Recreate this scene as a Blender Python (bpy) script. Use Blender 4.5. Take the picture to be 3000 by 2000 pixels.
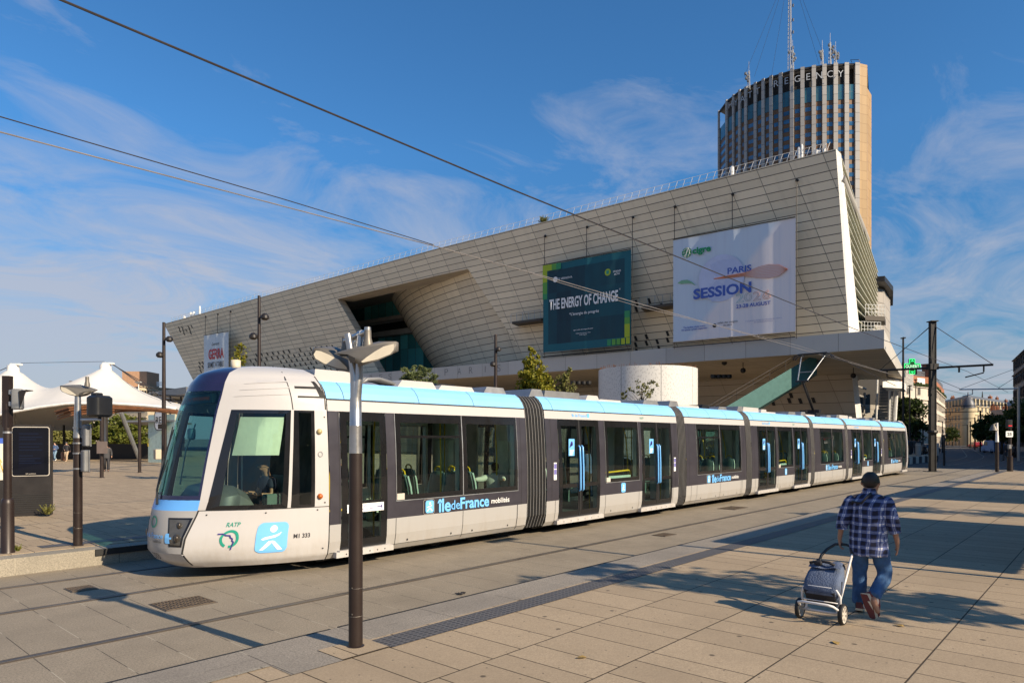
import bpy, bmesh, math, random
from mathutils import Vector, Matrix
random.seed(7)
for o in list(bpy.data.objects): bpy.data.objects.remove(o)
SC = bpy.context.scene
COL = SC.collection

# ---------------------------------------------------------------- camera
CAMH = 2.3                       # above the trackbed; platforms stand at PZ
PZ = 0.29
TH = math.atan(1785/2000.0)
FW = Vector((math.cos(TH), math.sin(TH), 0))      # +X runs along the tracks, +Y across them
RT = Vector((math.sin(TH), -math.cos(TH), 0))
cd = bpy.data.cameras.new('camera'); cam = bpy.data.objects.new('camera', cd); COL.objects.link(cam)
cd.sensor_width = 36; cd.lens = 24; cd.shift_y = 284/3000.0; cd.clip_start = 0.05; cd.clip_end = 3000
cam.location = (0, 0, CAMH); cam.rotation_euler = (math.pi/2, 0, TH - math.pi/2)
SC.camera = cam
SC.render.resolution_x, SC.render.resolution_y = 1024, 682
SC.cycles.max_bounces = 8; SC.cycles.transparent_max_bounces = 16
SC.view_settings.view_transform = 'Standard'; SC.view_settings.look = 'None'
SC.view_settings.gamma = 1; SC.view_settings.exposure = 0.60

# ---------------------------------------------------------------- light
SUN_EL = math.radians(29.0)
SD = Vector((0.079, -0.997, 0)).normalized()
sun_dir = Vector((SD.x*math.cos(SUN_EL), SD.y*math.cos(SUN_EL), math.sin(SUN_EL)))
sl = bpy.data.lights.new('sun', 'SUN'); sl.energy = 5.0; sl.angle = math.radians(0.5); sl.color = (1.0, 0.825, 0.605)
so = bpy.data.objects.new('sun', sl); COL.objects.link(so)
so.rotation_euler = sun_dir.to_track_quat('Z', 'Y').to_euler(); so.location = (0, -60, 60)

def node(nt, typ, ins=None, **props):
    n = nt.nodes.new(typ)
    for k, v in props.items(): setattr(n, k, v)
    for k, v in (ins or {}).items():
        if isinstance(v, bpy.types.NodeSocket): nt.links.new(v, n.inputs[k])
        else: n.inputs[k].default_value = v
    return n
def mth(nt, op, a, b=0.0, c=None, clamp=False):
    ins = {0: a, 1: b}
    if c is not None: ins[2] = c
    return node(nt, 'ShaderNodeMath', ins, operation=op, use_clamp=clamp).outputs[0]
def mixc(nt, f, a, b, bt='MIX'):
    n = nt.nodes.new('ShaderNodeMix'); n.data_type = 'RGBA'; n.blend_type = bt
    for i, v in ((0, f), (6, a), (7, b)):
        if isinstance(v, bpy.types.NodeSocket): nt.links.new(v, n.inputs[i])
        else: n.inputs[i].default_value = (tuple(v)+(1,) if (hasattr(v, '__len__') and len(v) == 3) else v)
    return n.outputs[2]
def ramp(nt, f, lo, hi):
    return node(nt, 'ShaderNodeMapRange', {0: f, 1: lo, 2: hi}, clamp=True).outputs[0]

W = bpy.data.worlds.new('World'); SC.world = W; W.use_nodes = True
nt = W.node_tree; nt.nodes.clear()
sky = node(nt, 'ShaderNodeTexSky', sky_type='NISHITA', sun_disc=False, sun_elevation=SUN_EL,
           sun_rotation=math.atan2(SD.x, SD.y), air_density=1.0, dust_density=0.6, ozone_density=2.2)
gen = node(nt, 'ShaderNodeTexCoord').outputs['Generated']
sep = node(nt, 'ShaderNodeSeparateXYZ', {0: gen})
# cirrus: project the view direction on a plane high above, stretch it, two noises
zz = mth(nt, 'MAXIMUM', sep.outputs[2], 0.02)
zc = mth(nt, 'ADD', zz, 0.12)
cx = mth(nt, 'DIVIDE', sep.outputs[0], zc); cy = mth(nt, 'DIVIDE', sep.outputs[1], zc)
cv = node(nt, 'ShaderNodeCombineXYZ', {0: cx, 1: cy, 2: 0.0}).outputs[0]
mp = node(nt, 'ShaderNodeMapping', {0: cv, 1: (0.6, 0.25, 0), 2: (0, 0, math.radians(38)), 3: (0.95, 1.45, 1)}).outputs[0]
n1 = node(nt, 'ShaderNodeTexNoise', {'Vector': mp, 'Scale': 1.5, 'Detail': 12.0, 'Roughness': 0.64, 'Distortion': 1.1}).outputs[0]
n2 = node(nt, 'ShaderNodeTexNoise', {'Vector': mp, 'Scale': 0.42, 'Detail': 3.0, 'Roughness': 0.5}).outputs[0]
lowc = ramp(nt, sep.outputs[2], 0.50, 0.04)                      # more cloud towards the horizon
lft = ramp(nt, mth(nt, 'SUBTRACT', sep.outputs[1], sep.outputs[0]), -0.25, 0.6)   # and towards the far left
cov = mth(nt, 'ADD', mth(nt, 'MULTIPLY', lowc, 0.44), mth(nt, 'MULTIPLY', mth(nt, 'MULTIPLY', lft, lowc), 0.22))
cl = mth(nt, 'ADD', mth(nt, 'ADD', mth(nt, 'MULTIPLY', n1, 0.95), mth(nt, 'MULTIPLY', n2, 0.45)), cov)
cm = mth(nt, 'MULTIPLY', ramp(nt, cl, 0.83, 1.20), 0.80)
skyc = mixc(nt, 1.0, sky.outputs[0], (0.52, 1.10, 1.52), 'MULTIPLY')
skyc = mixc(nt, 1.0, skyc, mixc(nt, ramp(nt, sep.outputs[2], 0.0, 0.38), (0.60, 0.55, 0.52), (1.0, 1.0, 1.0)), 'MULTIPLY')
cc = mixc(nt, cm, skyc, (5.0, 5.1, 5.8))
bg = node(nt, 'ShaderNodeBackground', {0: cc, 1: 0.068})
out = node(nt, 'ShaderNodeOutputWorld', {0: bg.outputs[0]})

# ---------------------------------------------------------------- materials
def base(name):
    m = bpy.data.materials.new(name); m.use_nodes = True
    nt = m.node_tree; return m, nt, nt.nodes['Principled BSDF']
def setc(nt, b, sock, v):
    if isinstance(v, bpy.types.NodeSocket): nt.links.new(v, b.inputs[sock])
    else: b.inputs[sock].default_value = v if not (hasattr(v, '__len__') and len(v) == 3) else tuple(v)+(1,)
def pos(nt): return node(nt, 'ShaderNodeNewGeometry').outputs['Position']
def M(name, col, rough=0.5, metal=0.0, var=0.12, scale=3.0, bump=0.0, bscale=40.0, spec=0.5, coat=0.0):
    m, nt, b = base(name)
    p = pos(nt)
    n = node(nt, 'ShaderNodeTexNoise', {'Vector': p, 'Scale': scale, 'Detail': 6.0, 'Roughness': 0.6}).outputs[0]
    f = ramp(nt, n, 0.3, 0.7)
    lo = tuple(c*(1-var) for c in col); hi = tuple(min(1, c*(1+var)) for c in col)
    setc(nt, b, 'Base Color', mixc(nt, f, lo, hi))
    setc(nt, b, 'Roughness', mth(nt, 'ADD', mth(nt, 'MULTIPLY', f, 0.12), rough-0.06, clamp=True))
    b.inputs['Metallic'].default_value = metal; b.inputs['Specular IOR Level'].default_value = spec
    b.inputs['Coat Weight'].default_value = coat
    if bump:
        n3 = node(nt, 'ShaderNodeTexNoise', {'Vector': p, 'Scale': bscale, 'Detail': 4.0}).outputs[0]
        bp = node(nt, 'ShaderNodeBump', {'Strength': bump, 'Distance': 0.02, 'Height': n3})
        nt.links.new(bp.outputs[0], b.inputs['Normal'])
    return m
def speckle(nt, p, col, amt=0.22, sc=260.0, patch=0.14):
    """stone: fine grains plus broad stains"""
    g0 = node(nt, 'ShaderNodeTexNoise', {'Vector': p, 'Scale': sc, 'Detail': 2.0}).outputs[0]
    g1 = node(nt, 'ShaderNodeTexNoise', {'Vector': p, 'Scale': sc*0.32, 'Detail': 5.0, 'Roughness': 0.75}).outputs[0]
    g = mth(nt, 'ADD', mth(nt, 'MULTIPLY', g0, 0.4), mth(nt, 'MULTIPLY', g1, 0.6))
    s = node(nt, 'ShaderNodeTexNoise', {'Vector': p, 'Scale': 0.9, 'Detail': 7.0, 'Roughness': 0.65}).outputs[0]
    s2 = node(nt, 'ShaderNodeTexNoise', {'Vector': p, 'Scale': 9.0, 'Detail': 6.0, 'Roughness': 0.7}).outputs[0]
    c = mixc(nt, ramp(nt, g, 0.40, 0.60), [x*(1-amt) for x in col], [x*(1+amt) for x in col])
    c = mixc(nt, mth(nt, 'MULTIPLY', ramp(nt, s, 0.45, 0.68), patch*2.2), c, [x*0.62 for x in col])
    return mixc(nt, mth(nt, 'MULTIPLY', ramp(nt, s2, 0.62, 0.78), 0.45), c, [x*0.5 for x in col])
def spots(nt, p, c, sc=1.3, r=0.035, dens=0.5):
    v = node(nt, 'ShaderNodeTexVoronoi', {'Vector': p, 'Scale': sc}, voronoi_dimensions='2D')
    rnd = node(nt, 'ShaderNodeSeparateColor', {0: v.outputs['Color']}).outputs[0]
    f = mth(nt, 'MULTIPLY', ramp(nt, v.outputs['Distance'], r*sc, r*sc*0.55), mth(nt, 'LESS_THAN', rnd, dens))
    return mixc(nt, mth(nt, 'MULTIPLY', f, 0.75), c, (0.035, 0.03, 0.026))
def linemask(nt, x, period, w, off=0.0):
    t = mth(nt, 'FRACT', mth(nt, 'DIVIDE', mth(nt, 'ADD', x, off), period))
    d = mth(nt, 'MULTIPLY', mth(nt, 'SUBTRACT', 0.5, mth(nt, 'ABSOLUTE', mth(nt, 'SUBTRACT', t, 0.5))), period)
    return ramp(nt, d, w, w*0.5)

def paving_beige():
    m, nt, b = base('beige_paving'); p = pos(nt)
    s = node(nt, 'ShaderNodeSeparateXYZ', {0: p})
    row = mth(nt, 'FLOOR', mth(nt, 'DIVIDE', mth(nt, 'ADD', s.outputs[1], 0.64), 0.985))
    l1 = linemask(nt, s.outputs[1], 0.985, 0.010, 0.64)
    w = mth(nt, 'ADD', mth(nt, 'MULTIPLY', s.outputs[0], 2.05), mth(nt, 'MULTIPLY', row, 17.31))
    v = node(nt, 'ShaderNodeTexVoronoi', {'W': w, 'Scale': 1.0, 'Randomness': 0.85}, voronoi_dimensions='1D', feature='DISTANCE_TO_EDGE')
    l2 = ramp(nt, v.outputs['Distance'], 0.019, 0.009)
    vc = node(nt, 'ShaderNodeTexVoronoi', {'W': w, 'Scale': 1.0, 'Randomness': 0.85}, voronoi_dimensions='1D')
    tone = node(nt, 'ShaderNodeSeparateColor', {0: vc.outputs['Color']}).outputs[0]
    c = speckle(nt, p, (0.37, 0.29, 0.197), 0.26, 200, 0.16)
    c = mixc(nt, mth(nt, 'MULTIPLY', tone, 0.42), c, (0.25, 0.195, 0.132))
    c = spots(nt, p, c, 1.25, 0.033, 0.55); c = spots(nt, node(nt, 'ShaderNodeVectorMath', {0: p, 1: (3.7, 1.3, 0)}, operation='ADD').outputs[0], c, 4.5, 0.012, 0.35)
    l = mth(nt, 'MAXIMUM', l1, l2)
    c = mixc(nt, mth(nt, 'MULTIPLY', l, 0.92), c, (0.03, 0.022, 0.014))
    setc(nt, b, 'Base Color', c); b.inputs['Roughness'].default_value = 0.82; b.inputs['Specular IOR Level'].default_value = 0.25
    g = node(nt, 'ShaderNodeTexNoise', {'Vector': p, 'Scale': 140.0, 'Detail': 3.0}).outputs[0]
    h = mth(nt, 'SUBTRACT', mth(nt, 'MULTIPLY', g, 0.3), l)
    bp = node(nt, 'ShaderNodeBump', {'Strength': 0.35, 'Distance': 0.006, 'Height': h}); nt.links.new(bp.outputs[0], b.inputs['Normal'])
    return m
def paving_granite(name, col, pu=0.55, pv=0.8, jw=0.006):
    m, nt, b = base(name); p = pos(nt)
    s = node(nt, 'ShaderNodeSeparateXYZ', {0: p})
    row = mth(nt, 'FLOOR', mth(nt, 'DIVIDE', s.outputs[0], pu))
    l1 = linemask(nt, s.outputs[0], pu, jw, 0.2)
    l2 = mth(nt, 'MULTIPLY', linemask(nt, mth(nt, 'ADD', s.outputs[1], mth(nt, 'MULTIPLY', mth(nt, 'MODULO', row, 2.0), pv*0.37)), pv, jw*0.8, 0.1), 0.55)
    wn = node(nt, 'ShaderNodeTexWhiteNoise', {'Vector': node(nt, 'ShaderNodeCombineXYZ', {0: row, 1: mth(nt, 'FLOOR', mth(nt, 'DIVIDE', s.outputs[1], pv)), 2: 0.0}).outputs[0]}).outputs[0]
    c = speckle(nt, p, col, 0.42, 150, 0.2)
    c = mixc(nt, mth(nt, 'MULTIPLY', wn, 0.22), c, [x*0.66 for x in col])
    l = mth(nt, 'MAXIMUM', l1, l2)
    pale = node(nt, 'ShaderNodeTexNoise', {'Vector': p, 'Scale': 1.7, 'Detail': 2.0}).outputs[0]
    jc = mixc(nt, ramp(nt, pale, 0.5, 0.56), (0.03, 0.025, 0.02), (0.40, 0.36, 0.28))
    c = mixc(nt, mth(nt, 'MULTIPLY', l, 0.85), c, jc)
    setc(nt, b, 'Base Color', c); b.inputs['Roughness'].default_value = 0.75; b.inputs['Specular IOR Level'].default_value = 0.3
    g = node(nt, 'ShaderNodeTexNoise', {'Vector': p, 'Scale': 120.0, 'Detail': 3.0}).outputs[0]
    bp = node(nt, 'ShaderNodeBump', {'Strength': 0.35, 'Distance': 0.006, 'Height': mth(nt, 'SUBTRACT', mth(nt, 'MULTIPLY', g, 0.4), l)}); nt.links.new(bp.outputs[0], b.inputs['Normal'])
    return m
def tactile_mat():
    m, nt, b = base('tactile_dark'); p = pos(nt)
    s = node(nt, 'ShaderNodeSeparateXYZ', {0: p})
    fx = mth(nt, 'SUBTRACT', mth(nt, 'FRACT', mth(nt, 'DIVIDE', s.outputs[0], 0.075)), 0.5)
    fy = mth(nt, 'SUBTRACT', mth(nt, 'FRACT', mth(nt, 'DIVIDE', s.outputs[1], 0.06)), 0.5)
    d = mth(nt, 'SQRT', mth(nt, 'ADD', mth(nt, 'MULTIPLY', fx, fx), mth(nt, 'MULTIPLY', fy, fy)))
    k = ramp(nt, d, 0.36, 0.26)
    c = mixc(nt, k, speckle(nt, p, (0.105, 0.10, 0.098), 0.3), (0.045, 0.043, 0.045))
    setc(nt, b, 'Base Color', c); b.inputs['Roughness'].default_value = 0.6
    bp = node(nt, 'ShaderNodeBump', {'Strength': 0.8, 'Distance': 0.006, 'Height': k}); nt.links.new(bp.outputs[0], b.inputs['Normal'])
    return m
def panel_mat(name, col, w=3.0, h=0.77, shear=0.31, mortar=0.035, dirt=0.35, line=(0.05, 0.042, 0.035), var=0.1):
    """cladding panels laid out on the UV map, which is in metres"""
    m, nt, b = base(name)
    uv = node(nt, 'ShaderNodeUVMap').outputs[0]
    s = node(nt, 'ShaderNodeSeparateXYZ', {0: uv})
    x = mth(nt, 'SUBTRACT', s.outputs[0], mth(nt, 'MULTIPLY', s.outputs[1], shear))
    l = mth(nt, 'MAXIMUM', mth(nt, 'MULTIPLY', linemask(nt, x, w, mortar*0.8), 0.8), linemask(nt, s.outputs[1], h, mortar))
    ix = mth(nt, 'FLOOR', mth(nt, 'DIVIDE', x, w)); iy = mth(nt, 'FLOOR', mth(nt, 'DIVIDE', s.outputs[1], h))
    wn = node(nt, 'ShaderNodeTexWhiteNoise', {'Vector': node(nt, 'ShaderNodeCombineXYZ', {0: ix, 1: iy, 2: 0.0}).outputs[0]}).outputs[0]
    c = mixc(nt, wn, [t*(1-var) for t in col], [t*(1+var*0.6) for t in col])
    st = node(nt, 'ShaderNodeTexNoise', {'Vector': node(nt, 'ShaderNodeCombineXYZ', {0: mth(nt, 'MULTIPLY', x, 0.9), 1: mth(nt, 'MULTIPLY', s.outputs[1], 0.12), 2: 0.0}).outputs[0], 'Scale': 1.0, 'Detail': 6.0, 'Roughness': 0.65}).outputs[0]
    c = mixc(nt, mth(nt, 'MULTIPLY', ramp(nt, st, 0.52, 0.75), dirt), c, [t*0.55 for t in col])
    c = mixc(nt, mth(nt, 'MULTIPLY', l, 0.95), c, line)
    setc(nt, b, 'Base Color', c); b.inputs['Roughness'].default_value = 0.6; b.inputs['Specular IOR Level'].default_value = 0.3
    bp = node(nt, 'ShaderNodeBump', {'Strength': 0.4, 'Distance': 0.03, 'Height': mth(nt, 'MULTIPLY', l, -1.0)}); nt.links.new(bp.outputs[0], b.inputs['Normal'])
    return m
def tram_paint(name, col):
    m, nt, b = base(name); p = pos(nt); s = node(nt, 'ShaderNodeSeparateXYZ', {0: p})
    st = node(nt, 'ShaderNodeTexNoise', {'Vector': node(nt, 'ShaderNodeMapping', {0: p, 3: (3.0, 3.0, 0.5)}).outputs[0], 'Scale': 2.0, 'Detail': 7.0, 'Roughness': 0.65}).outputs[0]
    fine = node(nt, 'ShaderNodeTexNoise', {'Vector': p, 'Scale': 14.0, 'Detail': 6.0, 'Roughness': 0.7}).outputs[0]
    low = mth(nt, 'MULTIPLY', ramp(nt, s.outputs[2], 0.75, 0.22), ramp(nt, mth(nt, 'ADD', st, mth(nt, 'MULTIPLY', fine, 0.4)), 0.52, 0.95))
    c = mixc(nt, mth(nt, 'MULTIPLY', low, 0.45), col, (0.30, 0.24, 0.16))
    c = mixc(nt, mth(nt, 'MULTIPLY', ramp(nt, st, 0.55, 0.8), 0.22), c, [x*0.7 for x in col])
    setc(nt, b, 'Base Color', c); setc(nt, b, 'Roughness', mth(nt, 'ADD', 0.26, mth(nt, 'MULTIPLY', st, 0.25))); b.inputs['Coat Weight'].default_value = 0.2
    w_ = node(nt, 'ShaderNodeTexNoise', {'Vector': p, 'Scale': 0.9, 'Detail': 1.0}).outputs[0]; bp = node(nt, 'ShaderNodeBump', {'Strength': 0.25, 'Distance': 0.05, 'Height': w_}); nt.links.new(bp.outputs[0], b.inputs['Normal'])
    return m
def glass_thin(name, tint, refl=1.0, ior=1.5):
    m = bpy.data.materials.new(name); m.use_nodes = True; nt = m.node_tree; nt.nodes.clear()
    t = node(nt, 'ShaderNodeBsdfTransparent', {0: tuple(tint)+(1,)})
    g = node(nt, 'ShaderNodeBsdfGlossy', {0: (0.95, 1, 1, 1), 1: 0.015})
    f = node(nt, 'ShaderNodeFresnel', {0: ior}).outputs[0]
    mx = node(nt, 'ShaderNodeMixShader', {0: mth(nt, 'MULTIPLY', mth(nt, 'ADD', f, 0.035), refl, clamp=True), 1: t.outputs[0], 2: g.outputs[0]})
    node(nt, 'ShaderNodeOutputMaterial', {0: mx.outputs[0]}); return m
def glass_wall(name, col, w, h, line=(0.02, 0.025, 0.025), lw=0.06, rough=0.06):
    m, nt, b = base(name)
    uv = node(nt, 'ShaderNodeUVMap').outputs[0]; s = node(nt, 'ShaderNodeSeparateXYZ', {0: uv})
    l = mth(nt, 'MAXIMUM', linemask(nt, s.outputs[0], w, lw), linemask(nt, s.outputs[1], h, lw*0.7))
    wn = node(nt, 'ShaderNodeTexWhiteNoise', {'Vector': node(nt, 'ShaderNodeCombineXYZ', {0: mth(nt, 'FLOOR', mth(nt, 'DIVIDE', s.outputs[0], w)), 1: mth(nt, 'FLOOR', mth(nt, 'DIVIDE', s.outputs[1], h)), 2: 0.0}).outputs[0]}).outputs[0]
    c = mixc(nt, wn, [x*0.35 for x in col], [min(1, x*1.5) for x in col])
    c = mixc(nt, l, c, line); setc(nt, b, 'Base Color', c)
    setc(nt, b, 'Roughness', mth(nt, 'ADD', mth(nt, 'MULTIPLY', l, 0.4), rough)); b.inputs['Specular IOR Level'].default_value = 0.8
    return m
def leaf_mat(name, dark, light, warm=None):
    m, nt, b = base(name); p = pos(nt)
    n = node(nt, 'ShaderNodeTexNoise', {'Vector': p, 'Scale': 1.6, 'Detail': 3.0}).outputs[0]
    w = node(nt, 'ShaderNodeTexWhiteNoise', {'Vector': node(nt, 'ShaderNodeVectorMath', {0: p, 1: (9, 9, 9)}, operation='MULTIPLY').outputs[0]}).outputs[0]
    w2 = node(nt, 'ShaderNodeTexNoise', {'Vector': p, 'Scale': 22.0, 'Detail': 1.0}).outputs[0]
    c = mixc(nt, ramp(nt, mth(nt, 'ADD', mth(nt, 'MULTIPLY', n, 0.5), mth(nt, 'MULTIPLY', w2, 0.6)), 0.35, 0.75), dark, light)
    if warm: c = mixc(nt, mth(nt, 'MULTIPLY', ramp(nt, w2, 0.56, 0.68), 0.75), c, warm)
    setc(nt, b, 'Base Color', c); b.inputs['Roughness'].default_value = 0.55; b.inputs['Specular IOR Level'].default_value = 0.3
    tr = node(nt, 'ShaderNodeBsdfTranslucent', {0: c}); mx = node(nt, 'ShaderNodeMixShader', {0: 0.3, 1: b.outputs[0], 2: tr.outputs[0]})
    nt.links.new(mx.outputs[0], nt.nodes['Material Output'].inputs[0]); return m
def emit(name, col, s):
    m, nt, b = base(name); b.inputs['Base Color'].default_value = (0.004, 0.004, 0.004, 1); b.inputs['Specular IOR Level'].default_value = 0.1
    b.inputs['Emission Color'].default_value = tuple(col)+(1,); b.inputs['Emission Strength'].default_value = s; return m

BEIGE = paving_beige(); GRAN = paving_granite('track_granite', (0.27, 0.228, 0.17)); GRAN2 = paving_granite('edge_granite', (0.265, 0.235, 0.195), 1.1, 3.0); KERBG = paving_granite('kerb_granite', (0.30, 0.27, 0.215), 1.6, 3.0)
TACT = tactile_mat()
STEEL = M('rail_steel', (0.13, 0.115, 0.10), 0.5, 0.6, 0.25); RUST = M('rail_groove', (0.075, 0.058, 0.042), 0.8)
ASPH = M('asphalt', (0.060, 0.058, 0.057), 0.85, 0, 0.25, 2.0, 0.3, 90); SOIL = M('city_ground', (0.16, 0.15, 0.135), 0.9, 0, 0.2, 0.2)
WHITE = tram_paint('tram_white', (0.475, 0.462, 0.452)); TBLUE = M('tram_sky_blue', (0.22, 0.51, 0.88), 0.5, 0, 0.02, 2.0); BANDB = M('tram_mid_blue', (0.13, 0.40, 0.86), 0.35, 0, 0.02)
TDARK = M('tram_aubergine', (0.036, 0.033, 0.042), 0.38, 0, 0.1, 3.0, coat=0.15); TGREY = tram_paint('tram_pale_grey', (0.36, 0.352, 0.34))
BLACK = M('black_gloss', (0.010, 0.010, 0.011), 0.12, 0, 0.1, 3, spec=0.6); SEAM = M('seam_black', (0.012, 0.012, 0.012), 0.7)
RUBR = M('bellows_rubber', (0.010, 0.010, 0.010), 0.6); RIB = M('bellows_rib', (0.26, 0.25, 0.24), 0.5)
NAVY = M('navy_gloss', (0.016, 0.016, 0.052), 0.16, 0, 0.1, 3, coat=0.5); YEL = M('yellow_rail', (0.72, 0.46, 0.015), 0.35); SEAT = M('seat_shell', (0.10, 0.16, 0.155), 0.5)
SEATE = M('seat_edge', (0.48, 0.60, 0.56), 0.4); INTW = M('tram_lining', (0.55, 0.57, 0.53), 0.5); INTD = M('tram_floor', (0.06, 0.065, 0.07), 0.6)
TGLASS = glass_thin('tram_glass', (0.66, 0.80, 0.73), 0.5); WSCR = glass_thin('windscreen_glass', (0.42, 0.84, 0.90), 0.6); CLEAR = glass_thin('clear_glass', (0.72, 0.80, 0.78))
BROWN = M('pole_brown', (0.026, 0.017, 0.0145), 0.42, 0.2); ALU = M('brushed_alloy', (0.42, 0.42, 0.42), 0.32, 0.9, 0.1, 8); DALU = M('lamp_grey', (0.17, 0.155, 0.13), 0.45, 0.3, 0.1, 4)
LENS = M('lamp_diffuser', (0.60, 0.55, 0.44), 0.55); GREYBOX = M('box_grey', (0.20, 0.205, 0.21), 0.45, 0.3); KIOSK = M('kiosk_anthracite', (0.022, 0.019, 0.018), 0.45, 0.2)
BLKP = M('black_plastic', (0.014, 0.015, 0.017), 0.35); IRON = M('cast_iron', (0.13, 0.095, 0.062), 0.7, 0.3, 0.3, 9, 0.5, 60)
GALV = M('galvanised', (0.36, 0.37, 0.38), 0.45, 0.7); DARKST = M('mast_dark', (0.011, 0.010, 0.0095), 0.5, 0.2); WIRE = M('wire_dark', (0.045, 0.04, 0.04), 0.5, 0.4); WIREL = M('wire_copper', (0.40, 0.36, 0.32), 0.4, 0.7)
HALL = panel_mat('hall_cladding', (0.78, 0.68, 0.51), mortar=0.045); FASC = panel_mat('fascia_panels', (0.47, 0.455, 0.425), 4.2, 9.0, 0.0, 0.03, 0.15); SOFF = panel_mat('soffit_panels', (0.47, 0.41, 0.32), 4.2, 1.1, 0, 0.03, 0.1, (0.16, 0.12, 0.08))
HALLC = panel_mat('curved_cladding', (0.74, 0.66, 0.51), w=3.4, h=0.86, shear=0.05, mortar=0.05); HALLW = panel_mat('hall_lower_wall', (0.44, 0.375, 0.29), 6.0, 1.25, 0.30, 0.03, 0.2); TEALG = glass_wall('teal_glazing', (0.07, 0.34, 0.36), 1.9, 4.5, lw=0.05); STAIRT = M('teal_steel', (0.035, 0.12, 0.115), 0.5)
CONC = M('concrete', (0.30, 0.285, 0.26), 0.8, 0, 0.15, 0.6); DARKIN = M('dark_recess', (0.03, 0.028, 0.026), 0.8); DRUM = panel_mat('drum_panels', (0.60, 0.59, 0.56), 3.2, 20.0, 0, 0.03, 0.05)
PILA = panel_mat('pilaster_stone', (0.39, 0.37, 0.345), 50, 3.4, 0, 0.08, 0.15); GOLD = panel_mat('travertine_end', (0.35, 0.23, 0.11), 2.2, 3.4, 0, 0.10, 0.2, (0.22, 0.13, 0.06))
SPAN = M('brown_spandrel', (0.15, 0.075, 0.03), 0.55, 0, 0.2, 0.5); WINB = M('window_blue', (0.03, 0.10, 0.20), 0.07, 0, 0.6, 0.35, spec=0.9); WIND = M('window_dark', (0.022, 0.022, 0.025), 0.1, 0, 0.4, 0.5, spec=0.8)
CURT = glass_wall('curtain_blue', (0.03, 0.10, 0.13), 1.4, 3.0, lw=0.07)
MEMB = M('tent_membrane', (0.62, 0.595, 0.55), 0.65, 0, 0.06, 0.5); WOOD = M('pergola_wood', (0.17, 0.072, 0.032), 0.6, 0, 0.25, 4); PWHITE = M('painted_white', (0.72, 0.71, 0.68), 0.5)
BARK = M('bark', (0.055, 0.042, 0.032), 0.85, 0, 0.3, 8, 0.5, 30)
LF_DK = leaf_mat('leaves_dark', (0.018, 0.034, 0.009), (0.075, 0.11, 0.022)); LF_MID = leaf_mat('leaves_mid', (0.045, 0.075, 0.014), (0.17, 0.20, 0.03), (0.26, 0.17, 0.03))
LF_YEL = leaf_mat('leaves_maple', (0.08, 0.11, 0.014), (0.30, 0.29, 0.03), (0.42, 0.24, 0.02)); LF_OLV = leaf_mat('leaves_olive', (0.08, 0.095, 0.025), (0.26, 0.24, 0.07)); LF_PIN = leaf_mat('needles_pine', (0.06, 0.085, 0.03), (0.20, 0.23, 0.085))
STONE = M('paris_stone', (0.50, 0.42, 0.30), 0.8, 0, 0.12, 0.4); STONEW = M('pale_stone', (0.56, 0.50, 0.42), 0.8, 0, 0.1, 0.4); BRICK = M('red_brick', (0.30, 0.12, 0.06), 0.85, 0, 0.2, 1.0); ZINC = M('zinc_roof', (0.10, 0.105, 0.12), 0.5, 0.2); STONEY = M('yellow_stone', (0.50, 0.41, 0.26), 0.8, 0, 0.14, 0.4)
OFFC = M('office_concrete', (0.15, 0.145, 0.14), 0.7, 0, 0.1, 0.5); KERBB = M('kerb_black', (0.04, 0.037, 0.04), 0.7); KERBW = M('kerb_stone', (0.48, 0.44, 0.38), 0.8)
CREAM = M('beige_render', (0.50, 0.42, 0.31), 0.85, 0, 0.12, 0.3); SALM = M('salmon_render', (0.46, 0.27, 0.16), 0.85)
SKIN = M('skin', (0.34, 0.18, 0.115), 0.5, 0, 0.08, 14); SKIN2 = M('skin_fair', (0.52, 0.32, 0.23), 0.5, 0, 0.08, 14); HAIR = M('hair_dark', (0.016, 0.012, 0.01), 0.6); DENIM = M('denim', (0.042, 0.11, 0.235), 0.8, 0, 0.3, 12, 0.5, 90); JKT = M('jacket_black', (0.014, 0.014, 0.018), 0.7)
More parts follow.
